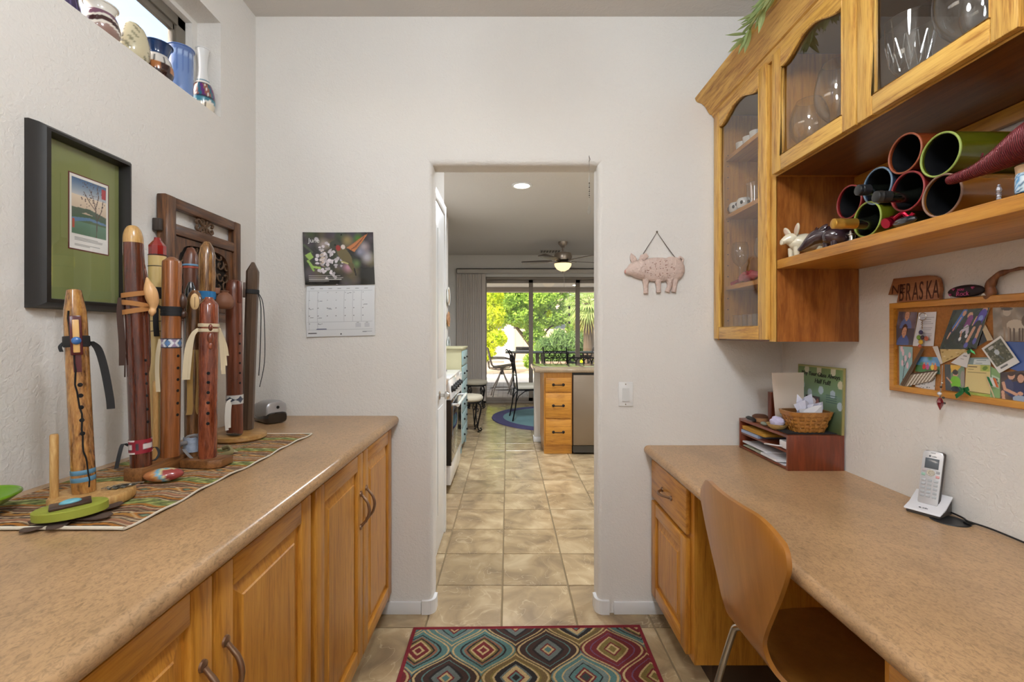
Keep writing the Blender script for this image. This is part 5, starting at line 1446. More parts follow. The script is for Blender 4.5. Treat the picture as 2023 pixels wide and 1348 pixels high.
# ------------------------------------------------------------------ pottery on the window sill
def vase(name, label, px, z_scale, prof, colfn, X=-1.215, n=56, ref=None):
    Y = F * X / (px - VX)
    t = thing(name, label, 'vase' if 'vase' in name else 'pottery', (X, Y, NZ0), 0, 'painted pottery on the window sill')
    pr = spl2(prof, 7); m = MB(); C = []
    for r_, z_ in pr:
        for i in range(n):
            a = 2 * PI * i / n
            m.v.append((X + max(r_, .0005) * math.cos(a), Y + max(r_, .0005) * math.sin(a), NZ0 + z_)); C.append(colfn(a, z_))
    k = len(pr)
    m.f = [(j * n + i, j * n + (i + 1) % n, (j + 1) * n + (i + 1) % n, (j + 1) * n + i) for j in range(k - 1) for i in range(n)]
    m.f.append(tuple(range(n))[::-1])
    m.col = to_lin(np.array(C) / 255.0).astype(np.float32)
    obj('body', m, GLAZE, t, smooth=60)
    rim_r, rim_z = prof[-1]
    obj('rim', MB().tube([(X + rim_r * math.cos(2 * PI * i / 28), Y + rim_r * math.sin(2 * PI * i / 28), NZ0 + rim_z) for i in range(28)], .0028, 6, closed=True), plain('rim_' + label[:8], [int(c) for c in colfn(0, rim_z)], .2), t, smooth=60)
def col1(a, z):
    if z > .128: return (226, 226, 224)
    if z > .120: return (74, 128, 150)
    if z > .112: return (230, 226, 220)
    if z > .056:
        q = (a * 1.9 + (z - .056) * 12) % 2
        if z > .106 or z < .062: return (34, 40, 60)
        if abs(q - 1) < .08: return (236, 230, 220)
        return (96, 42, 110) if q < .6 else ((150, 98, 84) if q < 1.5 else (44, 100, 120))
    if z > .034: return (66, 132, 150) if (z + .006 * math.sin(a * 4)) > .038 else (230, 224, 214)
    return (40, 40, 46) if abs(((a * 2) % 2) - 1) < .10 else (226, 214, 190)
vase('bottle_vase', 'tall white bottle vase with a purple and teal patterned belly', 401, 1, [(0.026, 0), (.036, .010), (.042, .050), (.036, .095), (.022, .130), (.016, .17), (.018, .22), (.023, .254)], col1, -1.205)
def col2(a, z):
    b = (110, 138, 190)
    if z > .165: return (84, 110, 164)
    if .140 < z < .158: return (66, 92, 150) if (math.sin(a * 14) > .2) else (150, 174, 214)
    if .085 < z <= .140 and math.sin(a * 14) > .55: return (86, 114, 172)
    return b
vase('cylinder_vase', 'blue glazed cylinder vase with looped pattern', 357, 1, [(.036, 0), (.039, .01), (.040, .09), (.041, .165), (.042, .179)], col2, -1.206)
def col3(a, z):
    if z > .085: return (22, 52, 96)
    if z > .050: return (214, 210, 204) if math.sin(a * 10) < .8 or z > .075 else (60, 60, 64)
    q = (a * 1.2) % 2
    return (176, 112, 66) if q < .7 and z > .025 else (52, 30, 28)
vase('bowl_vase', 'navy rimmed vase with white band and brown belly', 311, 1, [(.030, 0), (.043, .015), (.047, .040), (.040, .068), (.032, .085), (.036, .105), (.043, .123)], col3, -1.206)
def col4(a, z):
    if abs((a % PI) - PI / 2) < .16 and int(z * 300) % 2: return (90, 84, 70)
    return (140, 134, 108) if (math.sin(a * 7 + z * 90) * math.sin(z * 130 + a * 3) > .62) else (206, 196, 164)
vase('flask_vase', 'cream flask with drawn leaves and dotted edge', 262, 1, [(.028, 0), (.043, .020), (.046, .050), (.040, .085), (.030, .112), (.015, .124)], col4, -1.206)
def col5(a, z):
    if z > .075: return (226, 222, 212)
    q = z + .006 * math.sin(a * 3)
    return (226, 218, 206) if abs(q - .055) < .004 or abs(q - .032) < .004 else ((120, 84, 100) if q > .055 else ((66, 40, 40) if q > .032 else (150, 120, 110)))
vase('jar_vase', 'white necked jar with purple and brown bands', 199, 1, [(.030, 0), (.044, .018), (.046, .040), (.040, .064), (.034, .078), (.036, .090), (.040, .100)], col5, -1.206)
vase('flared_vase', 'dark purple flared vase at the top picture edge', 136, 1, [(.022, 0), (.026, .02), (.020, .06), (.030, .10), (.046, .12)], lambda a, z: (54, 46, 78) if math.sin(a * 12) > -.5 else (90, 80, 120), -1.206)

# ------------------------------------------------------------------ doorway wall: calendar, pig, switch, crystal
cal = thing('wall_calendar', 'wall calendar with a hummingbird photo above a white June page', 'calendar', (P(672, 560, YF).x, YF, P(672, 668, YF).z))
cv = Cv(150, 112, (34, 34, 30), 139 / 103)
cv.bokeh(60, [(24, 26, 22), (60, 52, 60), (96, 84, 96), (30, 40, 26), (70, 84, 50), (110, 100, 70)], .06, .16, 5)
for a, b, c_, r_ in ((.86, .72, (178, 164, 164), .09), (.90, .52, (190, 186, 198), .10), (.80, .62, (150, 150, 170), .08), (.62, .33, (206, 150, 170), .09), (.75, .40, (104, 130, 80), .07), (.62, .86, (150, 130, 80), .09), (.78, .88, (80, 130, 40), .08), (.28, .76, (176, 160, 156), .10)):
    d = np.hypot(cv.U - a, (cv.V - b) / cv.a) / r_; al = np.clip(1.2 - d, 0, 1)[..., None] * .9; cv.C = cv.C * (1 - al) + np.array(c_) / 255 * al
rr_ = random.Random(2)
for k in range(70):
    a, b = .35 + rr_.gauss(0, .075), .46 + rr_.gauss(0, .15); g_ = rr_.randint(176, 240); cv.ell(a, b, rr_.uniform(.015, .035), rr_.uniform(.015, .035), (g_, g_ - 8, g_ - 4), rr_.uniform(0, 180))
for k in range(16): a, b = .24 + rr_.gauss(0, .02), .50 + rr_.gauss(0, .07); cv.line([(a, b), (a + .05, b + rr_.uniform(-.04, .04))], .006, (196, 170, 140))
cv.poly([(.02, .56), (.10, .62), (.14, .52), (.08, .46)], (150, 186, 90)); cv.line([(.06, .45), (.12, .34), (.22, .32)], .03, (166, 200, 100)); cv.line([(.08, .40), (.13, .27)], .025, (150, 190, 90)); cv.line([(.02, .75), (.12, .62)], .03, (70, 80, 60))
cv.line([(.22, .60), (.40, .70)], .012, (60, 54, 50))                                   # beak
cv.poly([(.60, .70), (.66, .68), (.92, .98), (.80, .88), (.70, .78)], (176, 110, 66)); cv.poly([(.62, .70), (.72, .62), (.83, .80), (.92, .97), (.76, .82)], (196, 120, 70))
for k in range(6): cv.line([(.66 + .012 * k, .66 + .01 * k), (.76 + .022 * k, .72 + .04 * k)], .006, (110, 66, 44))
cv.ell(.575, .56, .155, .10, (110, 98, 62), 128 - 180); cv.poly([(.58, .46), (.70, .40), (.735, .19), (.70, .22)], (96, 86, 56)); cv.line([(.71, .30), (.73, .18)], .02, (40, 36, 32))
cv.ell(.445, .755, .078, .088, (58, 62, 50)); cv.ell(.49, .70, .036, .055, (160, 44, 40), 20); cv.ell(.56, .72, .03, .045, (220, 206, 196), 30); cv.ell(.445, .76, .012, .014, (16, 14, 12)); cv.line([(.53, .44), (.62, .40)], .02, (190, 180, 120))
cv.lines(.06, .60, .07, .17, 4, (200, 196, 190), .008, 3)
def cal_pt(x0, y0, x1, y1, bulge=0.0, curl=0.0):
    a, b, c_, d = P(x0[0], x0[1], YF), P(x1[0], x1[1], YF), P(y1[0], y1[1], YF), P(y0[0], y0[1], YF)
    q = quad(a, b, c_, d)
    def fn(u, v):
        p = q(u, v); p.y = YF - .006 - bulge * math.sin(PI * v) - curl * (1 - u) ** 3; return p
    return fn
SH = (0, 1, 0)
painted('photo_page', cv, cal_pt((607, 564), (602, 461), (741.5, 562), (738, 459.5), .004, .016), GLOSSP, cal, th=.002, back=SH)
text('lettering', 'June', .0285, plain('white_ink', (236, 236, 232), .5), cal, P(609, 479, YF - .0250), (1, .11, -.012), (0, 0, 1), .0004)
cv = Cv(150, 112, (228, 230, 232), 134 / 100)
for k in range(8): u = .02 + .128 * k + .02; cv.line([(u, .13 if k < 3 else .29), (u, .90)], .0035, (196, 198, 202))
for k in range(6): v = .90 - .153 * k; cv.line([(.02, v), (.96, v)], .0035, (196, 198, 202))
for k in range(7): cv.line([(.06 + .131 * k, .945), (.105 + .131 * k, .945)], .008, (120, 120, 122))
for i in range(7):
    for j in range(5):
        if j == 4 and i > 1: continue
        if not (j == 0 and i == 0): cv.line([(.045 + .13 * i, .865 - .153 * j), (.052 + .13 * i, .865 - .153 * j)], .009, (110, 110, 114))
for a, b in ((.18, .69), (.05, .535), (.31, .55), (.32, .53), (.05, .37), (.17, .36), (.6, .85), (.18, .24), (.84, .62)): cv.line([(a, b), (a + .055, b + .008)], .006, (96, 98, 110))
for a in (.72, .85):
    cv.rect(a, .175, a + .075, .25, (206, 208, 212)); cv.line([(a + .02, .265), (a + .05, .265)], .006, (120, 120, 124))
cv.line([(.15, .145), (.29, .145)], .012, (90, 96, 130)); cv.line([(.03, .065), (.14, .065)], .016, (44, 44, 46)); cv.line([(.02, .13), (.96, .13)], .0035, (180, 182, 186))
cv.line([(.82, .085), (.95, .09)], .010, (150, 152, 160)); cv.ell(.50, .045, .010, .013, (50, 50, 52))
painted('date_page', cv, cal_pt((608, 666), (608, 566), (742, 663), (741.5, 564), .010, .004), PRINT, cal, th=.003, back=SH)
obj('pin', MB().lathe([(0, 0), (.003, 0), (.003, .006), (.001, .007), (0, .02)], 10, P(673, 463, YF - .016), Matrix.Rotation(-PI / 2, 3, 'X')), plain('dark_pin', (60, 50, 44), .4), cal)
# pig ornament
PINK = plain('mottled_pink_tin', (216, 192, 180), .45, bump=1.0, bd=.006, bscale=90, var=.1, vscale=60)
SC = YF / F
pg = thing('pig_ornament', 'embossed pink tin pig hanging from a wire on the wall', 'ornament', P(1293, 540, YF - .006))
def G(x, y, d=.0): return P(x, y, YF - .002 - d)
m = MB()
m.ball(G(1300, 533, .008), (47 * SC, .018, 24 * SC), 24, 16); m.ball(G(1328, 532, .008), (25 * SC, .017, 25 * SC), 18, 12); m.ball(G(1268, 533, .008), (26 * SC, .016, 19 * SC), 18, 12)
m.tube(spl([G(1268, 532, .010), G(1252, 533, .012), G(1241, 536, .012), G(1236, 536.5, .012)], 3), [20 * SC, 19 * SC, 17 * SC, 15 * SC, 13 * SC, 10 * SC, 8 * SC, 6.5 * SC, 5.5 * SC, 5 * SC], 14, flat=.7)
obj('body', m, PINK, pg, smooth=60)
for pts in (((1275, 550), (1276, 565), (1276, 580)), ((1299, 550), (1301, 565), (1301, 578)), ((1321, 550), (1323, 563), (1318, 577)), ((1334, 548), (1333, 562), (1331, 577))):
    obj('leg', MB().tube(spl([G(x, y, .007) for x, y in pts], 3), [7 * SC, 6.5 * SC, 6 * SC, 5 * SC, 4.8 * SC, 5 * SC, 5 * SC], 10, flat=.8), PINK, pg, smooth=60)
for pts in (((1245, 501), (1243, 509), (1246, 520), (1258, 516), (1254, 508)), ((1275, 501), (1264, 505), (1260, 514), (1270, 517), (1280, 508))):
    obj('ear', MB().prism([(G(x, y).x, G(x, y).z) for x, y in pts], YF - .018, YF - .013, 'y'), PINK, pg, bevel=.0015)
rr_ = random.Random(6); m = MB()
for k in range(110):
    u_, v_ = rr_.uniform(-1, 1), rr_.uniform(-1, 1)
    if u_ * u_ + v_ * v_ < .86:
        q = G(1306 + 44 * u_, 532 + 21 * v_, .0098 + .0178 * math.sqrt(max(0, 1 - (u_ * .92) ** 2 - v_ * v_)))
        m.ball(q, (1.3 * SC, .0012, 1.0 * SC), 6, 4)
obj('speckles', m, plain('rosy_speckle', (176, 138, 124), .6), pg, kind='stuff')
obj('tail', MB().tube(spl([G(1346, 520, .006), G(1349, 513, .008), G(1343, 508, .008), G(1341, 512, .009)], 4), 2.2 * SC, 8), PINK, pg, smooth=50)
obj('snout_disc', MB().ball(G(1235.5, 537, .012), (2.2 * SC, .006, 4 * SC), 12, 8), plain('rosy_tin', (214, 160, 146), .5), pg, smooth=60)
obj('eye', MB().ball(G(1254, 523, .021), (1.5 * SC, .002, 1.2 * SC), 8, 6), INK, pg)
WIRE = plain('grey_wire', (110, 104, 96), .4, .8)
obj('wire', MB().tube([G(1270, 503, .012), G(1278, 490, .006), G(1298, 459, .004), G(1318, 488, .006), G(1336, 512, .012)], .0016, 6), WIRE, pg)
obj('nail', MB().ball(G(1298, 458, .002), .0045, 8, 6), WIRE, pg)
# light switch
sw = thing('light_switch', 'white rocker light switch beside the doorway', 'switch', P(1236, 803, YF))
a, b = P(1221.5, 755, YF), P(1250, 803, YF)
obj('plate', MB().box(a.x, YF - .006, b.z, b.x, YF, a.z), plain('white_plastic', (232, 232, 230), .3), sw, bevel=.003)
a, b = P(1229, 767, YF), P(1242.5, 793, YF)
obj('rocker', MB().add([(x, y, z) for x in (a.x, b.x) for y, z in ((YF - .005, b.z), (YF - .0105, b.z), (YF - .0068, a.z), (YF - .005, a.z))], [(0, 1, 2, 3), (7, 6, 5, 4), (0, 4, 5, 1), (1, 5, 6, 2), (2, 6, 7, 3), (3, 7, 4, 0)]), plain('white_rocker', (214, 214, 212), .3), sw)
for y in (759.5, 799): obj('screw', MB().lathe([(0, 0), (.003, 0), (.0025, .0012), (0, .0014)], 10, P(1236, y, YF - .006), Matrix.Rotation(PI / 2, 3, 'X')), CHROME, sw)
# hanging crystal
hc = thing('hanging_crystal', 'clear crystal drop on a thread at the doorway top', 'ornament', P(1164, 425, YF - .02))
yk = YF - .016
obj('hook', MB().tube(spl([P(1164, 308, YF), P(1164, 310, yk), P(1165.5, 315, yk), P(1163.5, 319, yk)], 3), .0012, 6), WIRE, hc)
obj('thread', MB().tube([P(1164, 318, yk), P(1164, 400, yk)], .0006, 5), WIRE, hc)
for k, y in enumerate((362, 366, 370, 374, 378, 382, 386, 390)): obj('bead', MB().ball(P(1164.3, y, yk), .0022 if k % 2 else .003, 8, 6), plain('dark_bead', (60, 54, 50), .2), hc)
obj('drop', MB().lathe([(0, -.034), (.006, -.028), (.0085, -.018), (.006, 0), (.001, .016), (0, .017)], 8, P(1164, 410, yk)), glass('crystal', (.95, .97, .98), 1.7), hc)
# ------------------------------------------------------------------ right side: desk, cabinets
DZ = .770
DX = .654
dt = obj('desk', rolled_top('d', 1.257, .624, -.6, YF - .002, DZ), LAM, None, smooth=40)
tag(dt, 'tan laminate desk top with rounded edge along the right wall', 'desk')
dc = thing('desk_cabinet', 'oak desk cabinet with one drawer and one door by the doorway wall', 'cabinet', (.95, 1.86, 0))
obj('body', MB().box(DX + .019, 1.640, .085, 1.25, 2.083, DZ - .042), OAK_Z, dc)
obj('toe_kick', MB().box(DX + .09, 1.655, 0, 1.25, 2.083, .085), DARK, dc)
dr = obj('drawer', MB().box(DX, 1.672, .540, DX + .019, 2.074, .712), OAK_Y, dc, bevel=.007, seg=2)
pull(dr, DX, -1, 1.873, .622, False, .10)
raised_door(dc, DX, -1, 1.672, 2.074, .100, .525)
d2 = thing('desk_cabinet', 'oak drawer cabinet under the near end of the desk', 'cabinet', (.95, .2, 0))
obj('body', MB().box(DX + .019, -.58, .085, 1.25, .812, DZ - .042), OAK_Z, d2)
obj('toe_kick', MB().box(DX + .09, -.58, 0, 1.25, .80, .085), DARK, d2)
for k in range(3): dr = obj('drawer', MB().box(DX, .36, .10 + k * .21, DX + .019, .785, .295 + k * .21), OAK_Y, d2, bevel=.007); pull(dr, DX, -1, .57, .20 + k * .21, False, .10)
kp = obj('modesty_panel', MB().box(1.238, .813, .05, 1.250, 1.639, DZ - .041), OAK_Y, None)
tag(kp, 'oak back panel in the knee space under the desk', 'panel')

# wall cabinets
CX = .940; CT = 2.290
OAKI = plain('taupe_cabinet_lining', (148, 136, 124), .6)
OAKU_Z = wood('lit_oak_upright', (228, 184, 96), (200, 146, 66), 'z', 2.2, dark=(168, 114, 48))  # lighter oak tone; stronger light on the upper cabinets is put into the colour
OAKU_Y = wood('lit_oak_long', (228, 184, 96), (200, 146, 66), 'y', 2.2, dark=(168, 114, 48))
OAKD = wood('shaded_oak_underside', (134, 82, 36), (98, 56, 24), 'y', 2.0, .3)  # shade below the cabinets put into a darker oak colour
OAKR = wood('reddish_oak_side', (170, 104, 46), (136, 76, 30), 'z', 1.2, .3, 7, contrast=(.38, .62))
def arch(y0, y1, zt, z_arch, h, n=22):
    "top rail outline in (y,z) with an ogee lower edge"
    pts = [(y0, zt), (y1, zt)]
    for i in range(n + 1):
        t = 1 - 2 * i / n
        e = max(0, min(1, (1 - abs(t)) / .88 - .06))
        pts.append(((y0 + y1) / 2 + t * (y1 - y0) / 2, z_arch + h * (.5 - .5 * math.cos(PI * e))))
    return pts
def glass_door(parent, y0, y1, z0, z1, st=.050, name='door'):
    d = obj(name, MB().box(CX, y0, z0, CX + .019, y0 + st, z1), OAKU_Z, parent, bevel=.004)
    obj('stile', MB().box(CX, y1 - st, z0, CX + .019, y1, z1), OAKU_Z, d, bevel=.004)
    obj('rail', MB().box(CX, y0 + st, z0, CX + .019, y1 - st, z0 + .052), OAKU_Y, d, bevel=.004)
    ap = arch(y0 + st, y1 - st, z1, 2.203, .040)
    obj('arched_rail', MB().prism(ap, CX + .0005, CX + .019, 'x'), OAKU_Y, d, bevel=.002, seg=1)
    # inner moulding lip around the pane
    lip = [(y1 - st, z0 + .052)] + [(y0 + st, z0 + .052)] + [p for p in ap[2:]][::-1]
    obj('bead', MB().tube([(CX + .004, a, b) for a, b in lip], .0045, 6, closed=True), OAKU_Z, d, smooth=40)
    obj('pane', MB().add([(CX + .012, y0 + st - .005, z0 + .046), (CX + .012, y1 - st + .005, z0 + .046), (CX + .012, y1 - st + .005, z1 - .02), (CX + .012, y0 + st - .005, z1 - .02)], [(0, 1, 2, 3)]), CPANE, d)
    return d
def carcass(t, y0, y1, z0, shelves=()):
    X0, X1 = CX + .021, 1.256
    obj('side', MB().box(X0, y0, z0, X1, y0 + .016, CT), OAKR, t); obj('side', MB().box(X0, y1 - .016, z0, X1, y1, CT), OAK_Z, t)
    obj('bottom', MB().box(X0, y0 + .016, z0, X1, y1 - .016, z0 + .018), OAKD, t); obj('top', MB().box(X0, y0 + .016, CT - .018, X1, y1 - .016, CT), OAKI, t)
    obj('back', MB().box(X1 - .006, y0 + .016, z0 + .018, X1, y1 - .016, CT - .018), OAKI, t)
    for z in shelves: obj('shelf', MB().box(X0 + .03, y0 + .016, z - .018, X1 - .006, y1 - .016, z), OAK_Y, t)
U1 = 1.628
t1 = thing('wall_cabinet', 'tall narrow oak wall cabinet with arched glass door in the corner', 'cabinet', (1.1, 1.85, 1.252))
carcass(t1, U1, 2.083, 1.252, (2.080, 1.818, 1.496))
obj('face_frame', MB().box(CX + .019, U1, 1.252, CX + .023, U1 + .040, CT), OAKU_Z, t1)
glass_door(t1, U1 + .030, 2.078, 1.258, CT - .012)
for k in range(16):
    obj('peg_hole', MB().lathe([(0, 0), (.0025, 0), (.0025, .001), (0, .001)], 8, (1.0, 2.066, 1.34 + k * .05), Matrix.Rotation(PI / 2, 3, 'X')), HOLE, t1)
t2 = thing('wall_cabinet', 'oak wall cabinet with two arched glass doors above the bottle shelf', 'cabinet', (1.1, 1.22, 1.84))
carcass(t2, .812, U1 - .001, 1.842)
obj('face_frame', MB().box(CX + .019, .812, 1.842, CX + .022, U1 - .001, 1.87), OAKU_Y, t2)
glass_door(t2, 1.232, 1.622, 1.846, CT - .012)
glass_door(t2, .838, 1.226, 1.846, CT - .012)
t3 = thing('wall_cabinet', 'oak wall cabinet at the near end beside the picture edge', 'cabinet', (1.1, .4, 1.84))
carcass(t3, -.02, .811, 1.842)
glass_door(t3, .40, .800, 1.846, CT - .012); glass_door(t3, -.01, .394, 1.846, CT - .012)
cr_ = [(.975, 2.262), (.948, 2.262), (.940, 2.270), (.934, 2.282), (.926, 2.284), (.917, 2.296), (.905, 2.318), (.888, 2.334), (.868, 2.341), (.862, 2.347), (.857, 2.360), (.862, 2.364), (.975, 2.364)]
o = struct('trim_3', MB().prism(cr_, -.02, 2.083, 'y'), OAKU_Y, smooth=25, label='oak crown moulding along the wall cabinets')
sh = thing('wall_shelf', 'open oak shelf holding the tube wine rack', 'shelf', (1.1, .9, 1.512))
obj('board', MB().box(.962, .0, 1.512, 1.256, U1 - .001, 1.544), OAK_Y, sh, bevel=.002)
obj('wall_cleat', MB().box(1.238, .0, 1.800, 1.256, U1 - .001, 1.841), OAK_Y, sh, bevel=.002)
obj('end_panel', MB().box(.962, -.018, 1.512, 1.256, 0, 1.841), OAK_Z, sh)
SZ_ = 1.545

# ------------------------------------------------------------------ glassware behind the panes
def stemmed(kind, loc, label, group, s=1.0):
    prof = {'wine': [(0, .002), (.032, .002), (.030, .005), (.006, .009), (.0045, .03), (.0045, .075), (.010, .085), (.028, .105), (.036, .135), (.034, .165), (.029, .185)],
            'balloon': [(0, .002), (.034, .002), (.030, .005), (.007, .009), (.0055, .02), (.006, .045), (.020, .055), (.042, .080), (.049, .115), (.042, .150), (.031, .172)],
            'cut': [(0, .002), (.034, .002), (.030, .006), (.010, .012), (.008, .03), (.011, .055), (.022, .066), (.034, .085), (.040, .125), (.044, .165)],
            'tumbler': [(0, .003), (.026, .003), (.028, .006), (.031, .09)]}[kind]
    prof = [(a * min(s, 1.22), b * s) for a, b in prof]
    t = thing('drinking_glass', label, 'glass', loc, 0, group)
    pr = spl2(prof, 4)
    k0 = len(pr) // 2 if kind != 'tumbler' else 0
    if kind == 'tumbler':
        obj('bowl', MB().lathe(pr, 24), STEM, t, smooth=40, local=True)
    else:
        cut = next(i for i, (r_, z_) in enumerate(pr) if z_ > prof[5][1] + .002)
        obj('stem', MB().lathe(pr[:cut + 1], 20), STEM, t, smooth=40, local=True)
        obj('bowl', MB().lathe(pr[cut:], 28), STEM, t, smooth=40, local=True)
    r_, z_ = prof[-1]
    obj('rim', MB().tube([(r_ * math.cos(2 * PI * i / 28), r_ * math.sin(2 * PI * i / 28), z_) for i in range(28)], .0009, 5, closed=True), STEM, t, smooth=40, local=True)
    if kind == 'cut':
        m = MB(); k_ = min(s, 1.22)
        for i in range(14):
            a = 2 * PI * i / 14
            for q in (-.2, .2): m.tube([(.034 * k_ * math.cos(a), .034 * k_ * math.sin(a), .085 * s), (.0405 * k_ * math.cos(a + q), .0405 * k_ * math.sin(a + q), .125 * s)], .0016, 4)
        obj('cut_pattern', m, STEM, t, local=True)
    return t
UF = 1.861
stemmed('balloon', (1.03, 1.555, UF), 'brandy balloon glass nearest the corner behind the middle glass door', 'brandy balloons', 1.25)
stemmed('balloon', (1.15, 1.49, UF), 'brandy balloon glass in the middle behind the middle glass door', 'brandy balloons', 1.3)
stemmed('balloon', (1.02, 1.412, UF), 'brandy balloon glass beside the stile of the middle glass door', 'brandy balloons', 1.5)
stemmed('cut', (1.03, 1.165, UF), 'cut crystal goblet behind the right glass door', 'goblets behind the right door', 1.35)
stemmed('wine', (1.13, 1.08, UF), 'plain wine glass next to the cut crystal goblet', 'goblets behind the right door', 1.35)
stemmed('balloon', (1.03, 1.02, UF), 'large clear wine glass at the right behind the right glass door', 'goblets behind the right door', 1.5)
stemmed('balloon', (1.16, .94, UF), 'clear wine glass in the back row behind the right glass door', 'goblets behind the right door', 1.3)
stemmed('wine', (1.03, 2.018, 1.497), 'wine glass in the corner on the lowest shelf of the tall cabinet', 'glasses in the tall cabinet')
stemmed('wine', (1.06, 1.885, 1.497), 'wine glass by the stile on the lowest shelf of the tall cabinet', 'glasses in the tall cabinet')
stemmed('tumbler', (1.03, 1.90, 1.819), 'tumbler beside the spotted cups in the tall cabinet', 'glasses in the tall cabinet')
stemmed('tumbler', (1.02, 1.995, 1.271), 'tumbler nearest the corner on the floor of the tall cabinet', 'tumblers at the bottom of the tall cabinet')
stemmed('tumbler', (1.02, 1.915, 1.271), 'middle tumbler on the floor of the tall cabinet', 'tumblers at the bottom of the tall cabinet')
stemmed('tumbler', (1.02, 1.835, 1.271), 'tumbler by the stile on the floor of the tall cabinet', 'tumblers at the bottom of the tall cabinet')
WCER = plain('white_ceramic', (228, 226, 220), .25, coat=.4)
for k, (y, lab) in enumerate([(2.015, 'small white cup nearest the corner on the top cabinet shelf'), (1.955, 'small white cup in the middle of the top cabinet shelf'), (1.90, 'small white cup by the stile on the top cabinet shelf')]):
    t = thing('espresso_cup', lab, 'cup', (1.035, y, 2.081), 0, 'white cups on the top shelf')
    obj('body', MB().lathe([(0, .002), (.016, .002), (.020, .006), (.024, .045), (.022, .045), (.018, .008), (0, .006)], 20), WCER, t, smooth=40, local=True)
    obj('handle', MB().tube(spl([(.0, .023, .036), (.0, .034, .032), (0, .034, .018), (0, .021, .014)], 4), .003, 6), WCER, t, smooth=40, local=True)
for k, (y, lab) in enumerate([(2.025, 'white spotted cup nearest the corner on the middle cabinet shelf'), (1.955, 'white spotted cup second from the corner on the middle cabinet shelf')]):
    t = thing('spotted_cup', lab, 'cup', (1.015, y, 1.819), 0, 'spotted cups')
    obj('body', MB().lathe([(0, .002), (.024, .002), (.029, .012), (.029, .034), (.023, .043), (.020, .040), (0, .012)], 20), WCER, t, smooth=40, local=True)
    for a in (2.6, 3.9, 4.9): obj('spot', MB().ball((.028 * math.cos(a), .028 * math.sin(a), .022), (.006, .006, .008), 10, 8), BLACK, t, smooth=50, local=True)
rb = thing('red_bundle', 'crinkled red cellophane bundle on the lowest shelf of the tall cabinet', 'bundle', (1.005, 1.92, 1.497))
REDF = plain('red_cellophane', (170, 34, 58), .2, coat=.6, bump=.8, bscale=60)
m = MB().ball((1.005, 1.90, 1.519), (.022, .072, .022), 18, 12)
m.v = [(x + .004 * math.sin(y * 210), y, 1.498 + (z - 1.497) * (1 + .25 * math.sin(y * 160 + x * 90)) * (.9)) for x, y, z in m.v]
m.v = [(x, y, max(z, 1.4972)) for x, y, z in m.v]
obj('wrap', m, REDF, rb, smooth=30)
obj('twist', MB().tube([(1.005, 1.968, 1.512), (1.0, 1.995, 1.508), (.998, 2.02, 1.502)], [.010, .006, .011], 8), REDF, rb, smooth=30)

# ------------------------------------------------------------------ tube wine rack and bottles
wr = thing('wine_rack', 'wine rack of seven glossy coloured tubes on the shelf', 'wine rack', (1.1, 1.15, SZ_))
INT = plain('tube_black_inside', (10, 10, 12), .5)
TUB = [(1.036, 1.688, .0490, (72, 74, 10), (150, 166, 84)), (1.128, 1.727, .0480, (112, 48, 20), (150, 82, 56)), (1.212, 1.674, .0480, (36, 46, 62), (104, 124, 142)),
       (1.121, 1.631, .0480, (104, 26, 24), (140, 52, 52)), (1.032, 1.5935, .0480, (116, 70, 24), (140, 108, 90)), (1.312, 1.660, .0480, (104, 24, 24), (136, 44, 44)), (1.246, 1.5935, .0480, (92, 96, 18), (160, 176, 84))]
RX = Matrix.Rotation(PI / 2, 3, 'Y')
for k, (y, z, r, c, rc) in enumerate(TUB):
    tm = plain('tube_gloss_%d' % k, c, .12, coat=.8)
    tb = obj('tube', MB().lathe([(r, 0), (r, .27), (r - .003, .27), (r - .003, 0)], 40, (.984, y, z), RX), tm, wr, smooth=40)
    obj('tube_lining', MB().lathe([(r - .0032, .006), (r - .0034, .262), (0, .264)], 32, (.984, y, z), RX), INT, tb, smooth=40)
    obj('tube_rim', MB().tube([(.984, y + (r - .0015) * math.cos(2 * PI * i / 40), z + (r - .0015) * math.sin(2 * PI * i / 40)) for i in range(40)], .0024, 6, closed=True), plain('tube_rim_%d' % k, rc, .3), tb, smooth=40)
def bottle(y, z, xcap, capm, glassm, label, cap_len=.03, neck=.014):
    t = thing('wine_bottle', label, 'bottle', (1.1, y, z - .03), 0, 'wine bottles in the rack')
    obj('cap', MB().lathe([(0, 0), (neck * .8, 0), (neck, .002), (neck, cap_len * .3), (neck * 1.06, cap_len * .33), (neck * 1.06, cap_len * .45), (neck, cap_len * .48), (neck * 1.03, cap_len), (0, cap_len)], 24, (xcap, y, z), RX), capm, t, smooth=40)
    obj('glass', MB().lathe([(neck * .98, cap_len), (neck * 1.03, .075), (neck * 1.3, .095), (.030, .125), (.0335, .15), (.0335, .27), (.030, .275), (0, .275)], 28, (xcap, y, z), RX), glassm, t, smooth=40)
DKG = plain('dark_bottle_glass', (16, 18, 14), .05, spec=.8, coat=.6)
bottle(1.211, 1.663, .930, plain('black_screw_cap', (34, 34, 36), .3), DKG, 'dark wine bottle with a black cap in the blue tube')
bottle(1.121, 1.618, .905, plain('pewter_screw_cap', (58, 58, 58), .35, .6), DKG, 'dark wine bottle with a dull pewter cap in the red tube', .034)
bottle(1.246, 1.582, .890, plain('gold_foil', (196, 148, 62), .3, .7), DKG, 'wine bottle with a long gold foil cap in the low green tube', .062)
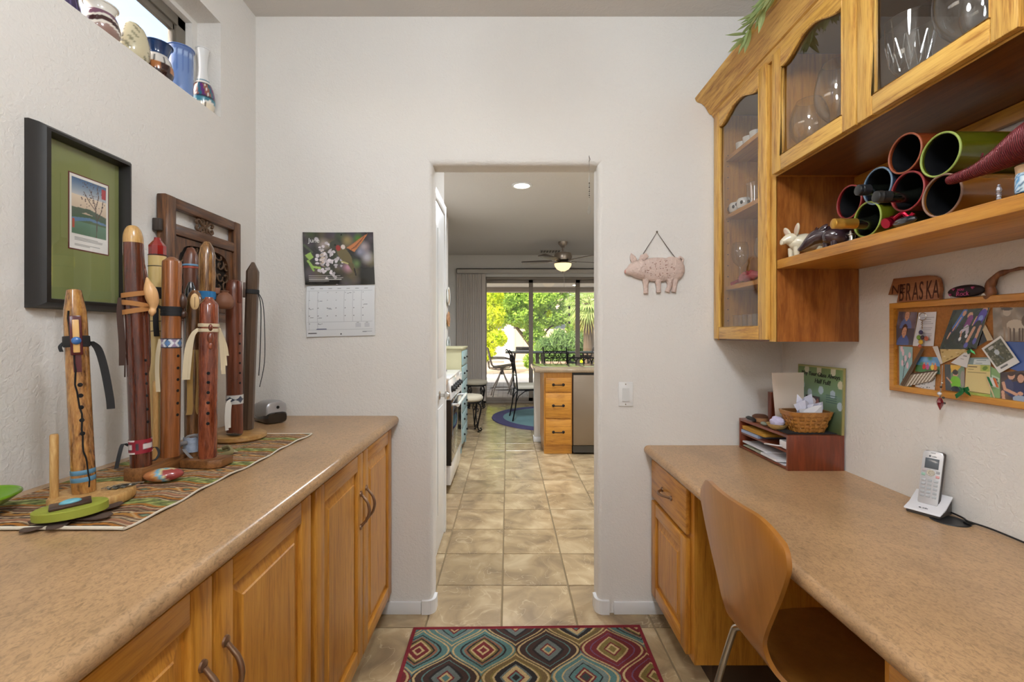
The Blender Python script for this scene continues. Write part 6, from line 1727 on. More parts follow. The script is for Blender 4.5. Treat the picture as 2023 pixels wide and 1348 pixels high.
# red foil stopper, glass scrap, silver stopper
rs = thing('foil_stopper', 'red foil bottle stopper lying before the wine rack', 'stopper', (.985, 1.165, SZ_))
REDM = plain('red_metal_foil', (176, 20, 50), .18, .7)
obj('cap', MB().lathe([(0, .001), (.013, .001), (.0145, .006), (.012, .014), (.0145, .020), (.013, .034), (0, .035)], 16, (.968, 1.168, SZ_ + .018), Matrix.Rotation(1.25, 3, 'Y')), REDM, rs, smooth=35)
obj('ribbon', MB().tube(spl([(.975, 1.145, SZ_ + .026), (.978, 1.128, SZ_ + .034), (.985, 1.118, SZ_ + .022), (.99, 1.11, SZ_ + .03)], 4), .005, 8), REDM, rs, smooth=40)
obj('base', MB().ball((.976, 1.120, SZ_ + .012), (.011, .034, .0115), 14, 10), plain('dark_glass_bead', (30, 34, 40), .05, coat=1), rs, smooth=50)
ss = thing('silver_stopper', 'silver bottle stopper standing left of the wine rack', 'stopper', (1.03, 1.352, SZ_))
obj('cone', MB().lathe([(0, 0), (.016, 0), (.016, .006), (.008, .02), (.010, .032), (.006, .044), (0, .046)], 16, (1.03, 1.362, SZ_)), plain('silver', (190, 186, 176), .25, 1), ss, smooth=40)
obj('ring', MB().tube([(1.03 + .011 * math.cos(i * PI / 8), 1.362 + .011 * math.sin(i * PI / 8), SZ_ + .032) for i in range(16)], .0022, 6, closed=True), CHROME, ss, smooth=40)
# white pig and dark glazed pig
wp = thing('pig_figurine', 'white ceramic pig figurine with big ears on the shelf', 'figurine', (1.0, 1.56, SZ_))
CW = plain('ivory_ceramic', (226, 216, 190), .25, coat=.5)
m = MB().ball((1.045, 1.552, SZ_ + .046), (.056, .034, .031), 20, 14)
m.tube(spl([(1.02, 1.556, SZ_ + .052), (.998, 1.556, SZ_ + .058), (.982, 1.556, SZ_ + .056), (.968, 1.556, SZ_ + .048)], 3), [.022, .023, .022, .0215, .021, .0185, .015, .012, .010, .0095], 16)
obj('body', m, CW, wp, smooth=60)
for s_ in (-1, 1):
    E = Matrix.Translation((1.004, 1.556 + s_ * .020, SZ_ + .078)) @ Matrix.Rotation(-s_ * .65, 4, 'X') @ Matrix.Rotation(-.15, 4, 'Y')
    e_ = obj('ear', MB().ball((0, 0, .010), (.005, .0125, .024), 14, 10).xf(E), CW, wp, smooth=60)
    obj('ear_hollow', MB().ball((-.0035, 0, .010), (.0025, .009, .018), 12, 8).xf(E), plain('pink_ceramic', (206, 180, 160), .4), e_, smooth=60)
for x, y in ((1.008, 1.540), (1.008, 1.570), (1.082, 1.536), (1.082, 1.568)): obj('leg', MB().lathe([(0, .0003), (.008, .0003), (.0095, .014), (.010, .030), (0, .034)], 12, (x, y, SZ_)), CW, wp, smooth=50)
obj('snout', MB().ball((.9665, 1.556, SZ_ + .0475), (.003, .0105, .009), 12, 8), CW, wp, smooth=60)
dg = thing('pig_figurine', 'dark glazed pig figurine with lowered snout on the shelf', 'figurine', (1.0, 1.42, SZ_))
DG = plain('dark_purple_glaze', (58, 42, 48), .08, coat=1.0, var=.3, vscale=30)
m = MB().ball((1.055, 1.405, SZ_ + .036), (.062, .036, .0325), 20, 14)
m.tube(spl([(1.03, 1.425, SZ_ + .045), (1.005, 1.44, SZ_ + .045), (.985, 1.452, SZ_ + .030), (.972, 1.468, SZ_ + .012), (.968, 1.478, SZ_ + .007)], 3), [.028, .028, .027, .025, .023, .020, .017, .014, .011, .009, .008, .007, .006], 16)
obj('body', m, DG, dg, smooth=60)
for s_ in (-1, 1):
    obj('ear', MB().ball((0, 0, .006), (.004, .010, .016), 12, 8).xf(Matrix.Translation((1.0, 1.436 + s_ * .016, SZ_ + .062)) @ Matrix.Rotation(-s_ * .6, 4, 'X') @ Matrix.Rotation(.7, 4, 'Y')), DG, dg, smooth=60)
for x, y in ((1.015, 1.42), (1.02, 1.392), (1.09, 1.42), (1.09, 1.39)): obj('leg', MB().lathe([(0, .0003), (.008, .0003), (.010, .02), (0, .026)], 12, (x, y, SZ_)), DG, dg, smooth=50)
for o_, dx in ((wp, -.030), (dg, -.022)): o_.location.x += dx
# red wire wrapped animal
def wire_mat():
    m, N, L, B = new_mat('red_wound_wire')
    tc = N.new('ShaderNodeTexCoord'); w = N.new('ShaderNodeTexWave'); w.bands_direction = 'Y'; w.inputs['Scale'].default_value = 90; w.inputs['Distortion'].default_value = 2.5
    L.new(tc.outputs['Object'], w.inputs['Vector'])
    b = N.new('ShaderNodeBump'); b.inputs['Strength'].default_value = .9; b.inputs['Distance'].default_value = .002
    L.new(w.outputs['Fac'], b.inputs['Height']); L.new(b.outputs[0], B.inputs['Normal'])
    r_ = N.new('ShaderNodeMix'); r_.data_type = 'RGBA'; r_.inputs[6].default_value = (*rgb(84, 14, 22), 1); r_.inputs[7].default_value = (*rgb(134, 36, 44), 1)
    L.new(w.outputs['Fac'], r_.inputs[0]); L.new(r_.outputs[2], B.inputs['Base Color'])
    B.inputs['Roughness'].default_value = .3; B.inputs['Metallic'].default_value = .3
    return m
WR = wire_mat()
ra = thing('wire_animal', 'animal figure wound from red wire at the right end of the shelf', 'figurine', (.97, .75, SZ_))
m = MB().tube(spl([(.955, .985, 1.612), (.955, .955, 1.612), (.955, .92, 1.614), (.96, .885, 1.622), (.965, .84, 1.636), (.97, .79, 1.645), (.97, .70, 1.648), (.97, .62, 1.640), (.97, .57, 1.62)], 4),
             [.009, .0105, .011, .0115, .012, .0125, .013, .0135, .015, .017, .019, .021, .023, .026, .029, .032, .035, .037, .039, .040, .041, .042, .042, .042, .042, .041, .040, .038, .035, .03, .026, .02, .012], 18)
obj('body', m, WR, ra, smooth=50)
for x, y in ((.95, .80), (.99, .80), (.95, .64), (.99, .64)): obj('leg', MB().tube([(x, y, 1.63), (x, y, 1.58), (x, y - .004, SZ_ + .0005)], [.016, .011, .009], 10), WR, ra, smooth=40)
obj('horn', MB().tube(spl([(.952, .916, 1.622), (.950, .912, 1.634), (.950, .910, 1.642)], 3), .0018, 6), WR, ra)
obj('eye_loop', MB().tube([(.944, .931 + .004 * math.cos(i * PI / 5), 1.616 + .005 * math.sin(i * PI / 5)) for i in range(10)], .0014, 5, closed=True), plain('dark_wire', (50, 20, 24), .4), ra)
cj = thing('ceramic_jar', 'small blue and white speckled jar with a cork top on the shelf', 'jar', (.975, .845, SZ_))
m = MB(); prof = spl2([(.015, 0), (.0165, .006), (.0160, .030), (.0145, .038)], 6); C = []
for r_, z_ in prof:
    for i in range(28):
        a = 2 * PI * i / 28; m.v.append((.977 + r_ * math.cos(a), .856 + r_ * math.sin(a), SZ_ + .0005 + z_)); q = math.sin(a * 9 + z_ * 400) * math.sin(z_ * 500 + a * 4); C.append((88, 150, 200) if q > .25 else ((60, 96, 130) if q < -.6 else (196, 216, 226)))
m.f = [(j * 28 + i, j * 28 + (i + 1) % 28, (j + 1) * 28 + (i + 1) % 28, (j + 1) * 28 + i) for j in range(len(prof) - 1) for i in range(28)]
m.col = to_lin(np.array(C) / 255).astype(np.float32)
obj('body', m, GLAZE, cj, smooth=50)
obj('cork', MB().lathe([(0, .037), (.0148, .037), (.0162, .052), (.015, .053), (0, .053)], 20, (.977, .856, SZ_)), plain('cork_tan', (206, 170, 132), .8, bump=.5), cj, smooth=40)
cf = thing('crystal_figurine', 'tiny faceted crystal figurine standing before the red animal', 'figurine', (.968, .898, SZ_))
m = MB()
for dx, dz, r_ in ((0, .006, .004), (.001, .012, .0045), (-.002, .018, .005), (.002, .023, .004), (0, .028, .0025)): m.ball((.968 + dx, .897 + dx, SZ_ + dz), r_, 6, 4)
obj('body', m, plain('lead_crystal', (190, 192, 200), .08, .6), cf)
obj('foot', MB().lathe([(0, .0003), (.004, .0003), (.003, .004), (0, .005)], 8, (.968, .897, SZ_)), plain('lead_crystal', (190, 192, 200), .08, .6), cf)

# ------------------------------------------------------------------ trailing succulent on the crown
gp = thing('trailing_plant', 'green spiky artificial succulent trailing over the cabinet crown', 'plant', (.93, 1.50, 2.364))
LEAF = leaf_mat('succulent_leaf', (110, 150, 66), (206, 222, 170), .2)
def leaf_mesh(L_, w):
    m = MB(); n = 6
    for i in range(n + 1):
        t = i / n; ww = w * math.sin(PI * min(1, t * .9 + .12)) * (1 - t * .2); zz = .18 * L_ * t * t
        m.v += [(L_ * t, -ww, zz + ww * .35), (L_ * t, 0, zz), (L_ * t, ww, zz + ww * .35)]
    for i in range(n):
        for k in range(2): m.f.append((3 * i + k, 3 * i + k + 1, 3 * i + 4 + k, 3 * i + 3 + k))
    return m
lm = [mesh_of('leaf', leaf_mesh(.075, .0115), LEAF, recalc=False), mesh_of('leaf', leaf_mesh(.055, .009), LEAF, recalc=False)]
rr_ = random.Random(11)
stems = [[(.93, 1.46, 2.38), (.885, 1.50, 2.385), (.852, 1.545, 2.362), (.842, 1.60, 2.336), (.846, 1.612, 2.330)], [(.93, 1.42, 2.38), (.88, 1.44, 2.40), (.848, 1.465, 2.378), (.840, 1.50, 2.346)], [(.94, 1.36, 2.38), (.89, 1.37, 2.41), (.852, 1.39, 2.390), (.842, 1.42, 2.360)], [(.95, 1.5, 2.38), (1.0, 1.40, 2.40), (1.02, 1.3, 2.39)]]
for st in stems:
    sp_ = spl(st, 6)
    s_o = obj('stem', MB().tube(sp_, .0028, 6), plain('green_stem', (110, 130, 70), .6), gp, smooth=50)
    for i in range(2, len(sp_), 2 if st is stems[0] else 1):
        for q in range(2):
            d = (sp_[min(i + 1, len(sp_) - 1)] - sp_[i - 1]).normalized()
            v_ = (d + Vector((rr_.uniform(-1, .25), rr_.uniform(-.9, .9), rr_.uniform(-.7, .7)))).normalized()
            qd = v_.to_track_quat('X', 'Z')
            o = bpy.data.objects.new('leaf', rr_.choice(lm)); col.objects.link(o); o.parent = s_o
            o.rotation_mode = 'QUATERNION'; o.rotation_quaternion = qd; o.location = sp_[i]

# ------------------------------------------------------------------ desk organiser in the corner
CHER = wood('cherry_red_wood', (134, 60, 30), (98, 40, 20), 'z', 1.0, .32, 9, .4, .02)
og = thing('desk_organiser', 'cherry wood two tier letter organiser in the corner of the desk', 'organiser', (1.145, 1.87, DZ))
ox0, ox1, oy0, oy1, oz1 = 1.042, 1.252, 1.692, 2.050, DZ + .132
obj('side', MB().box(ox0, oy0, DZ, ox1, oy0 + .011, oz1), CHER, og, bevel=.001); obj('side', MB().box(ox0, oy1 - .011, DZ, ox1, oy1, oz1), CHER, og, bevel=.001)
obj('top', MB().box(ox0, oy0 + .011, oz1 - .010, ox1, oy1 - .011, oz1 - .0005), CHER, og); obj('bottom', MB().box(ox0, oy0 + .011, DZ + .003, ox1, oy1 - .011, DZ + .011), CHER, og)
obj('shelf', MB().box(ox0 + .004, oy0 + .011, DZ + .064, ox1, oy1 - .011, DZ + .072), CHER, og); obj('back', MB().box(ox1 - .008, oy0 + .011, DZ + .011, ox1, oy1 - .011, oz1 - .010), CHER, og)
PAP = plain('white_paper', (222, 222, 226), .7)
def sheet(name, label, cat, pts, z, th, mat, droop=0.0, grp='papers in the organiser'):
    m = MB().prism(pts, z, z + th)
    if droop: m.v = [(x, y, zz - droop * max(0, 1.05 - x) * 10) for x, y, zz in m.v]
    o = obj(name, m, mat, None); tag(o, label, cat, grp); return o
z0 = DZ + .0115
sheet('paper_sheet', 'lowest white letter in the bottom tier of the organiser', 'paper', [(1.046, 1.72), (1.20, 1.70 + .01), (1.22, 1.90), (1.05, 1.93)], z0, .003, PAP)
sheet('paper_sheet', 'grey green brochure under the letters in the bottom tier', 'paper', [(1.044, 1.80), (1.22, 1.78), (1.23, 2.0), (1.046, 2.02)], z0 + .0032, .004, plain('sage_paper', (176, 182, 160), .7))
sheet('paper_sheet', 'folded white letter sticking out of the bottom tier', 'paper', [(1.030, 1.745), (1.18, 1.71), (1.2, 1.83), (1.034, 1.86)], z0 + .0075, .009, PAP)
sheet('paper_sheet', 'topmost long white envelope in the bottom tier', 'paper', [(1.046, 1.84), (1.2, 1.80), (1.22, 2.0), (1.048, 2.03)], z0 + .017, .006, PAP)
z0 = DZ + .0725
sheet('magazine', 'blue and white magazine in the upper tier', 'magazine', [(1.044, 1.90), (1.22, 1.90), (1.22, 2.035), (1.044, 2.035)], z0, .012, plain('pale_blue_cover', (150, 166, 196), .5))
ye = thing('padded_envelope', 'yellow padded envelope on the magazine in the upper tier', 'envelope', (1.1, 1.95, z0 + .012))
YEL_ = plain('kraft_yellow', (196, 148, 56), .7)
m = MB().box(1.046, 1.86, z0 + .0125, 1.22, 2.033, z0 + .028)
obj('pouch', m, YEL_, ye, bevel=.006); obj('flap', MB().box(1.040, 1.87, z0 + .029, 1.10, 2.02, z0 + .031), YEL_, ye)
wb = thing('white_adapter', 'white flat adapter box with a cable at the front of the upper tier', 'adapter', (1.1, 1.735, z0))
obj('case', MB().box(1.050, 1.706, z0 + .001, 1.15, 1.76, z0 + .030), PAP, wb, bevel=.003)
obj('cable', MB().tube(spl([(1.05, 1.74, z0 + .008), (1.036, 1.765, z0 + .006), (1.030, 1.80, z0 + .002), (1.033, 1.83, z0 - .004)], 4), .0028, 6), PAP, wb, smooth=50)
# on top of the organiser
OT = oz1
mt = obj('black_mouse_mat', MB().box(1.055, 1.712, OT, 1.245, 1.84, OT + .003), plain('black_cloth', (30, 30, 32), .9), None); mt.name = 'black_pad'
tag(mt, 'thin black pad under the woven basket', 'pad')
bk = thing('woven_basket', 'honey coloured woven splint basket full of papers', 'basket', (1.155, 1.765, OT + .003))
SPL = wood('ash_splint', (186, 130, 58), (150, 94, 36), 'y', 2.0, .4, 8, .3)
bz, bh = OT + .003, .078
def bpt(a, t, off=0.0):
    c_, s_ = math.cos(a), math.sin(a); p = 5.0; k = (abs(c_) ** p + abs(s_) ** p) ** (-1 / p)
    ex = .056 + .024 * t + off; ey = .038 + .016 * t + off
    return Vector((1.155 + ex * c_ * k, 1.765 + ey * s_ * k, bz + bh * t))
obj('lining', MB().grid(lambda u, v: bpt(2 * PI * u, v, -.003), 40, 6, True).grid(lambda u, v: bpt(2 * PI * u, 0.01, -.003) * 1 if v > .5 else Vector((1.155, 1.765, bz + .001)), 40, 1, True), plain('dark_basket_inside', (120, 76, 30), .8), bk)
NW = 22
for row in range(4):
    t0_, t1_ = .02 + row * .19, .19 + row * .19
    def wv_(u, v, row=row, t0_=t0_, t1_=t1_): return bpt(2 * PI * u, t0_ + (t1_ - t0_) * v, .0022 * math.sin(NW / 2 * 2 * PI * u + PI * row) + .0012 * math.sin(PI * v))
    obj('weaver', MB().grid(wv_, 132, 4, True), SPL, bk, smooth=50)
obj('rim_band', MB().grid(lambda u, v: bpt(2 * PI * u, .78 + .22 * v, .0035), 64, 3, True).grid(lambda u, v: bpt(2 * PI * u, 1.0, .0035 - .008 * v), 64, 1, True), SPL, bk, smooth=50)
for i in range(NW):
    a = 2 * PI * i / NW
    obj('stake', MB().ribbon([bpt(a, 0, .0004), bpt(a, .4, .0004), bpt(a, .8, .0004)], (bpt(a + .05, .5) - bpt(a - .05, .5)), .0012), SPL, bk)
def crumple(name, label, cat, pts, z0, z1, mat, grp=None, seed=0, amp=.006):
    "folded sheet standing in the basket: list of plan points lifted from z0 to jagged z1"
    r_ = random.Random(seed); n = len(pts)
    m = MB(); t_ = .0008
    for p in pts:
        top = z1 + r_.uniform(-.012, .012)
        for k in range(5):
            v = k / 4; m.v.append((p[0] + r_.uniform(-amp, amp) * v, p[1] + r_.uniform(-amp, amp) * v, z0 + (top - z0) * v))
    m.f = [(5 * i + k, 5 * i + 5 + k, 5 * i + 6 + k, 5 * i + 1 + k) for i in range(n - 1) for k in range(4)]
    o = obj(name, m, mat, None, recalc=False); md = o.modifiers.new('thickness', 'SOLIDIFY'); md.thickness = t_
    tag(o, label, cat, grp); return o
LAV = plain('lavender_white_paper', (206, 206, 222), .75)
crumple('receipt', 'crumpled white receipt standing at the left in the basket', 'receipt', [(1.105, 1.745), (1.125, 1.75), (1.14, 1.742), (1.16, 1.75)], bz + .012, bz + .112, LAV, 'papers in the basket', 1)
crumple('receipt', 'crumpled white receipt standing tallest in the basket', 'receipt', [(1.125, 1.77), (1.145, 1.765), (1.16, 1.772), (1.185, 1.765)], bz + .012, bz + .130, LAV, 'papers in the basket', 2)
crumple('receipt', 'crumpled white receipt leaning right in the basket', 'receipt', [(1.15, 1.74), (1.17, 1.745), (1.19, 1.738), (1.205, 1.745)], bz + .012, bz + .108, LAV, 'papers in the basket', 3)
crumple('receipt', 'printed white receipt at the front of the basket', 'receipt', [(1.11, 1.728), (1.14, 1.732), (1.17, 1.727), (1.195, 1.732)], bz + .012, bz + .095, PAP, 'papers in the basket', 4)
cv = Cv(40, 48, (44, 30, 34), .8)
cv.ell(.45, .58, .30, .34, (196, 184, 186)); cv.poly([(.15, .1), (.4, .45), (.62, .1)], (120, 96, 84)); cv.ell(.75, .45, .14, .45, (120, 70, 62), -10); cv.ell(.30, .28, .16, .18, (60, 40, 40))
o = painted('snapshot', cv, quad((1.183, 1.790, bz + .06), (1.222, 1.778, bz + .055), (1.222, 1.782, bz + .128), (1.176, 1.797, bz + .136)), GLOSSP, None, th=.001, back=(.3, 1, 0)); tag(o, 'dark snapshot of a white cap standing at the right in the basket', 'photograph')
o = painted('note_card', Cv(30, 44, (222, 206, 190)).lines(.18, .34, .22, .30, 4, (60, 56, 60), .012), quad((1.092, 1.850, OT + .0), (1.205, 1.850, OT + .0), (1.212, 1.862, 1.122), (1.080, 1.862, 1.120)), PRINT, None, th=.0015, back=(0, 1, 0), edge=(214, 200, 184)); tag(o, 'blank beige note card standing behind the basket', 'card')
cv = Cv(90, 86, (112, 140, 80), .263 / .25)
cv.grad(0, (84, 94, 56), .55, (112, 142, 124)); cv.grad(.55, (112, 142, 116), 1, (108, 132, 70))
for a, b in ((.22, .93), (.50, .93), (.80, .93), (.55, .62), (.80, .58), (.95, .74), (.95, .42), (.12, .66), (.3, .55)): cv.ell(a, b, .055, .065, (196, 190, 160) if b > .7 else (172, 190, 200))
for k in range(4): cv.line([(.66, .555 - .035 * k), (.88, .555 - .035 * k)], .008, (60, 90, 90))
cv.line([(.012, 0), (.012, 1)], .02, (170, 150, 90)); cv.line([(0, .985), (1, .985)], .02, (170, 160, 100)); cv.line([(.99, 0), (.99, 1)], .015, (140, 140, 90))
sg_ = thing('message_board', 'green polka dot message sign leaning on the wall behind the basket', 'sign', (1.245, 1.82, OT))
painted('face', cv, quad((1.238, 1.949, OT + .001), (1.238, 1.686, OT + .001), (1.244, 1.686, 1.152), (1.244, 1.949, 1.152)), PRINT, sg_, th=.009, back=(1, 0, 0), edge=(150, 140, 84))
up_ = Vector((1.244 - 1.238, 0, 1.152 - OT)).normalized()
text('lettering', 'May Your Glass Always', .0235, INK, sg_, (1.2422, 1.925, 1.112), (0, -1, -.02), up_, .0006, .15)
text('lettering', 'Half Full!', .0255, INK, sg_, (1.2415, 1.842, 1.083), (0, -1, -.02), up_, .0006, .15)
bb = obj('wood_block', MB().box(1.165, 2.010, OT, 1.200, 2.040, 1.022), CHER, None, bevel=.002); tag(bb, 'upright cherry wood block behind the note card', 'block')
bl_ = thing('wood_bowl', 'little straw bowl holding a lavender cloth', 'bowl', (1.085, 1.765, OT))
obj('bowl', MB().lathe([(0, .0005), (.018, .0005), (.030, .010), (.038, .022), (.039, .024), (.036, .023), (.028, .012), (0, .004)], 28, (1.066, 1.800, OT)), plain('straw_weave', (190, 160, 100), .8, bump=.6, bscale=180), bl_, smooth=40)
rr_ = random.Random(8)
m = MB().ball((1.066, 1.800, OT + .030), (.026, .026, .021), 16, 10)
m.v = [(x + rr_.uniform(-.003, .003), y + rr_.uniform(-.003, .003), z + rr_.uniform(-.004, .004)) for x, y, z in m.v]
o = obj('cloth', m, plain('lavender_cloth', (198, 192, 220), .95), None, smooth=50); tag(o, 'scrunched lavender cloth in the straw bowl', 'cloth')
tr = thing('trinket_box', 'small brown lidded trinket box at the back of the organiser', 'box', (1.085, 1.96, OT))
obj('base', MB().lathe([(0, .0005), (.028, .0005), (.030, .004), (.030, .018), (0, .018)], 24, (1.09, 1.965, OT)), plain('tan_box', (176, 130, 88), .5), tr, smooth=40)
obj('lid', MB().lathe([(0, .018), (.031, .018), (.031, .024), (.022, .030), (0, .032)], 24, (1.09, 1.965, OT)), plain('brown_box_lid', (96, 60, 40), .5, bump=.6, bscale=150), tr, smooth=40)
o = obj('sunglasses_case', MB().tube(spl([(1.05, 1.93, OT + .008), (1.052, 1.95, OT + .012), (1.055, 1.99, OT + .012), (1.06, 2.02, OT + .008)], 4), [.004, .006, .007, .008, .008, .008, .008, .008, .008, .007, .006, .005, .004], 10), BLACK, None, smooth=50); o.name = 'glasses_case'; tag(o, 'slim black glasses case at the edge of the organiser', 'case')
o = obj('trinket', MB().ball((1.056, 1.875, OT + .0085), (.010, .022, .008), 14, 10), plain('jade_trinket', (130, 140, 126), .2, coat=.6), None, smooth=60); tag(o, 'small grey green polished stone at the edge of the organiser', 'stone')
# ------------------------------------------------------------------ cordless phone
ph = thing('cordless_phone', 'silver cordless phone standing in its white cradle on the desk', 'phone', (1.206, 1.300, DZ), math.radians(-62)); ph.scale = (.94, .94, .94)
SLV = plain('silver_phone', (206, 206, 208), .3, .3); WHP = plain('white_cradle', (228, 228, 232), .25); GRD = plain('dark_grey_case', (70, 64, 60), .5)
cr2 = MB().prism([(-.052, .0), (-.050, .012), (-.020, .022), (.028, .050), (.036, .050), (.036, .0)], -.040, .040, 'x')   # section in (y,z)
obj('cradle', cr2, GRD, ph, bevel=.004, local=True)
obj('cradle_face', MB().prism([(-.057, .010), (-.056, .015), (-.020, .0265), (.030, .0555), (.034, .052), (-.018, .020)], -.0435, .0435, 'x'), WHP, ph, bevel=.003, local=True)
HM = Matrix.Translation((0, -.010, .030)) @ Matrix.Rotation(math.radians(-16), 4, 'X')
hs_ = obj('handset', MB().box(-.0235, -.004, 0, .0235, .018, .158).xf(HM), GRD, ph, bevel=.006, seg=3, local=True)
obj('handset_face', MB().prism([(-.0215, -.004), (.0215, -.004), (.0235, .0), (.0245, .06), (.0245, .146), (.021, .155), (0, .1585), (-.021, .155), (-.0245, .146), (-.0245, .06), (-.0235, .0)], -.0085, -.002, 'y').xf(HM), SLV, hs_, bevel=.002, local=True)
obj('screen', MB().box(-.0165, -.0096, .103, .0165, -.0084, .134).xf(HM), plain('lcd_grey', (92, 98, 104), .15), hs_, bevel=.0004, local=True)
KEY = plain('key_grey', (176, 180, 184), .35); KEYD = plain('key_print', (70, 74, 78), .5)
for r_ in range(5):
    for c_ in range(3):
        x, z = -.0145 + c_ * .0145, .020 + r_ * .0118
        k_o = obj('key', MB().box(x - .0052, -.0108, z - .0038, x + .0052, -.0084, z + .0038).xf(HM), KEY, hs_, bevel=.0012, local=True)
R3 = Matrix.Rotation(PI / 2, 3, 'X')
obj('navigation_key', MB().lathe([(.0048, .0082), (.0098, .0082), (.0098, .0108), (.0048, .0108), (.0044, .0095), (0, .0095)], 20, (0, 0, .090), R3).xf(HM), plain('silver', (190, 186, 176), .25, 1), hs_, smooth=40, local=True)
for x, z, c_ in ((-.0165, .096, (190, 176, 176)), (.0165, .094, (160, 160, 164)), (-.017, .083, (150, 190, 170)), (.017, .081, (206, 150, 150))):
    obj('key', MB().box(x - .0045, -.0104, z - .004, x + .0045, -.0084, z + .004).xf(HM), plain('key_%d' % c_[0], c_, .4), hs_, bevel=.0012, local=True)
obj('earpiece', MB().box(-.006, -.0094, .1495, .006, -.0084, .1510).xf(HM), BLACK, hs_, local=True)
def text_local(name, s, size, mat, parent, M, depth=.0003):
    cu = bpy.data.curves.new('t', 'FONT'); cu.body = s; cu.size = size; cu.extrude = depth; cu.align_x = 'CENTER'
    o = bpy.data.objects.new('t', cu); col.objects.link(o); me = bpy.data.meshes.new_from_object(o); bpy.data.objects.remove(o)
    me.transform(M); me.materials.clear(); me.materials.append(mat); q = bpy.data.objects.new(name, me); col.objects.link(q); q.parent = parent; return q
text_local('lettering', 'at&t', .0062, KEYD, hs_, HM @ Matrix.Translation((.004, -.0088, .138)) @ Matrix.Rotation(PI / 2, 4, 'X'))
obj('emblem', MB().ball((-.0065, -.0086, .1405), (.0026, .0006, .0026), 12, 8).xf(HM), KEYD, hs_, smooth=50, local=True)
text_local('lettering', 'at&t', .0072, KEYD, ph, Matrix.Translation((.004, -.0445, .0205)) @ Matrix.Rotation(math.radians(28), 4, 'X'))
obj('emblem', MB().ball((-.0085, -.0425, .0212), (.0032, .0022, .0012), 12, 8), KEYD, ph, smooth=50, local=True)
# cable grommet and cord
gm = thing('cable_grommet', 'flat black round cable cover in the desk top', 'grommet', (1.212, 1.232, DZ))
obj('disc', MB().lathe([(0, .0035), (.034, .0035), (.0415, .0025), (.0425, .0002), (0, .0002)], 36, (1.205, 1.240, DZ)), BLACK, gm, smooth=40)
obj('slot', MB().box(1.222, 1.206, DZ + .0032, 1.244, 1.222, DZ + .0075), plain('grommet_slot', (10, 10, 10), .6), gm, bevel=.002)
pc = obj('phone_cord', MB().tube(spl([(1.228, 1.335, DZ + .008), (1.245, 1.285, DZ + .008), (1.240, 1.24, DZ + .009), (1.228, 1.212, DZ + .010), (1.244, 1.165, DZ + .008), (1.245, 1.05, DZ + .006), (1.244, .9, DZ + .004)], 6), .0024, 7), BLACK, None, smooth=50)
tag(pc, 'black phone cord running along the wall on the desk', 'cord')
# ------------------------------------------------------------------ pin board and what hangs on it
bd = thing('cork_board', 'oak framed cork pin board crowded with photos', 'board', (1.25, 1.2, 1.095))
by0, by1, bz0, bz1 = .96, 1.477, 1.098, 1.379
m = MB()
pr_ = [(0, 0), (0, .018), (.002, .020), (.018, .020), (.019, .014), (.019, 0)]
m = moulding(by0, by1, bz0, bz1, [(i_, -h_) for i_, h_ in pr_], XR - .001)
obj('frame', m, OAK_Y, bd, smooth=30)
obj('cork', MB().box(XR - .009, by0 + .012, bz0 + .012, XR - .001, by1 - .012, bz1 - .012), plain('brown_cork', (168, 112, 58), .9, bump=.7, bscale=250, var=.3, vscale=150), bd)
def B(px, py, k=0): return PX(px, py, XR - .0105 - .0011 * k)
SKIN = (206, 156, 130)
def card(name, label, cv, c, k, cat='photograph', group='photos pinned to the cork board', mat=None, edge=(226, 224, 220)):
    "c = four pixel corners: bottom left, bottom right, top right, top left"
    o = painted(name, cv, quad(*[B(x, y, k) for x, y in c]), mat or GLOSSP, None, th=.0009, back=(1, 0, 0), edge=edge)
    return tag(o, label, cat, group)
def portrait(cv, cu, v0, sc, shirt, hair, skin=SKIN):
    cv.ell(cu, v0 + .05 * sc, .34 * sc, .30 * sc, shirt); cv.ell(cu, v0 + .50 * sc, .17 * sc, .21 * sc, hair); cv.ell(cu, v0 + .44 * sc, .13 * sc, .17 * sc, skin); cv.rect(cu - .05 * sc, v0 + .25 * sc, cu + .05 * sc, v0 + .34 * sc, skin)
    for s_ in (-1, 1): cv.ell(cu + s_ * .05 * sc, v0 + .47 * sc, .015 * sc, .012 * sc, (60, 44, 40))
    cv.line([(cu - .04 * sc, v0 + .37 * sc), (cu + .04 * sc, v0 + .37 * sc)], .02 * sc, (160, 90, 84))
cv = Cv(40, 60, (92, 82, 92), .62); cv.bokeh(14, [(60, 54, 66), (130, 120, 134)], .2, .4, 1)
portrait(cv, .5, .50, .9, (96, 116, 170), (110, 84, 66)); cv.rect(0, 0, 1, .50, (84, 80, 92)); portrait(cv, .48, .0, .9, (76, 98, 160), (74, 46, 36))
card('portrait_strip', 'strip of two portraits of people in blue shirts', cv, [(1764, 682), (1803, 682), (1812, 617), (1776, 616)], 2)
card('printed_letter', 'white printed letter behind the key ring', Cv(40, 56, (222, 222, 228)).lines(.22, .92, .12, .90, 14, (150, 150, 166), .012, 2), [(1803, 684), (1844, 684), (1850, 616), (1815, 618)], 1, 'letter', mat=PRINT)
card('printed_slip', 'torn white paper slip hanging below the letter', Cv(16, 30, (216, 212, 206)), [(1858, 720), (1862, 718), (1852, 684), (1842, 685)], 3, 'paper', mat=PRINT)
cv = Cv(44, 50, (140, 176, 176), .8); cv.line([(.2, 0), (.4, .5), (.3, .9)], .04, (60, 50, 50)); cv.line([(.4, .5), (.8, .8)], .03, (60, 50, 50))
for a, b in ((.3, .85), (.5, .72), (.8, .8), (.25, .6), (.65, .55), (.2, .95)): cv.ell(a, b, .09, .08, (222, 190, 200))
card('blossom_card', 'pale teal greeting card with a blossom branch', cv, [(1777, 766), (1800, 768), (1803, 686), (1776, 684)], 1, 'card')
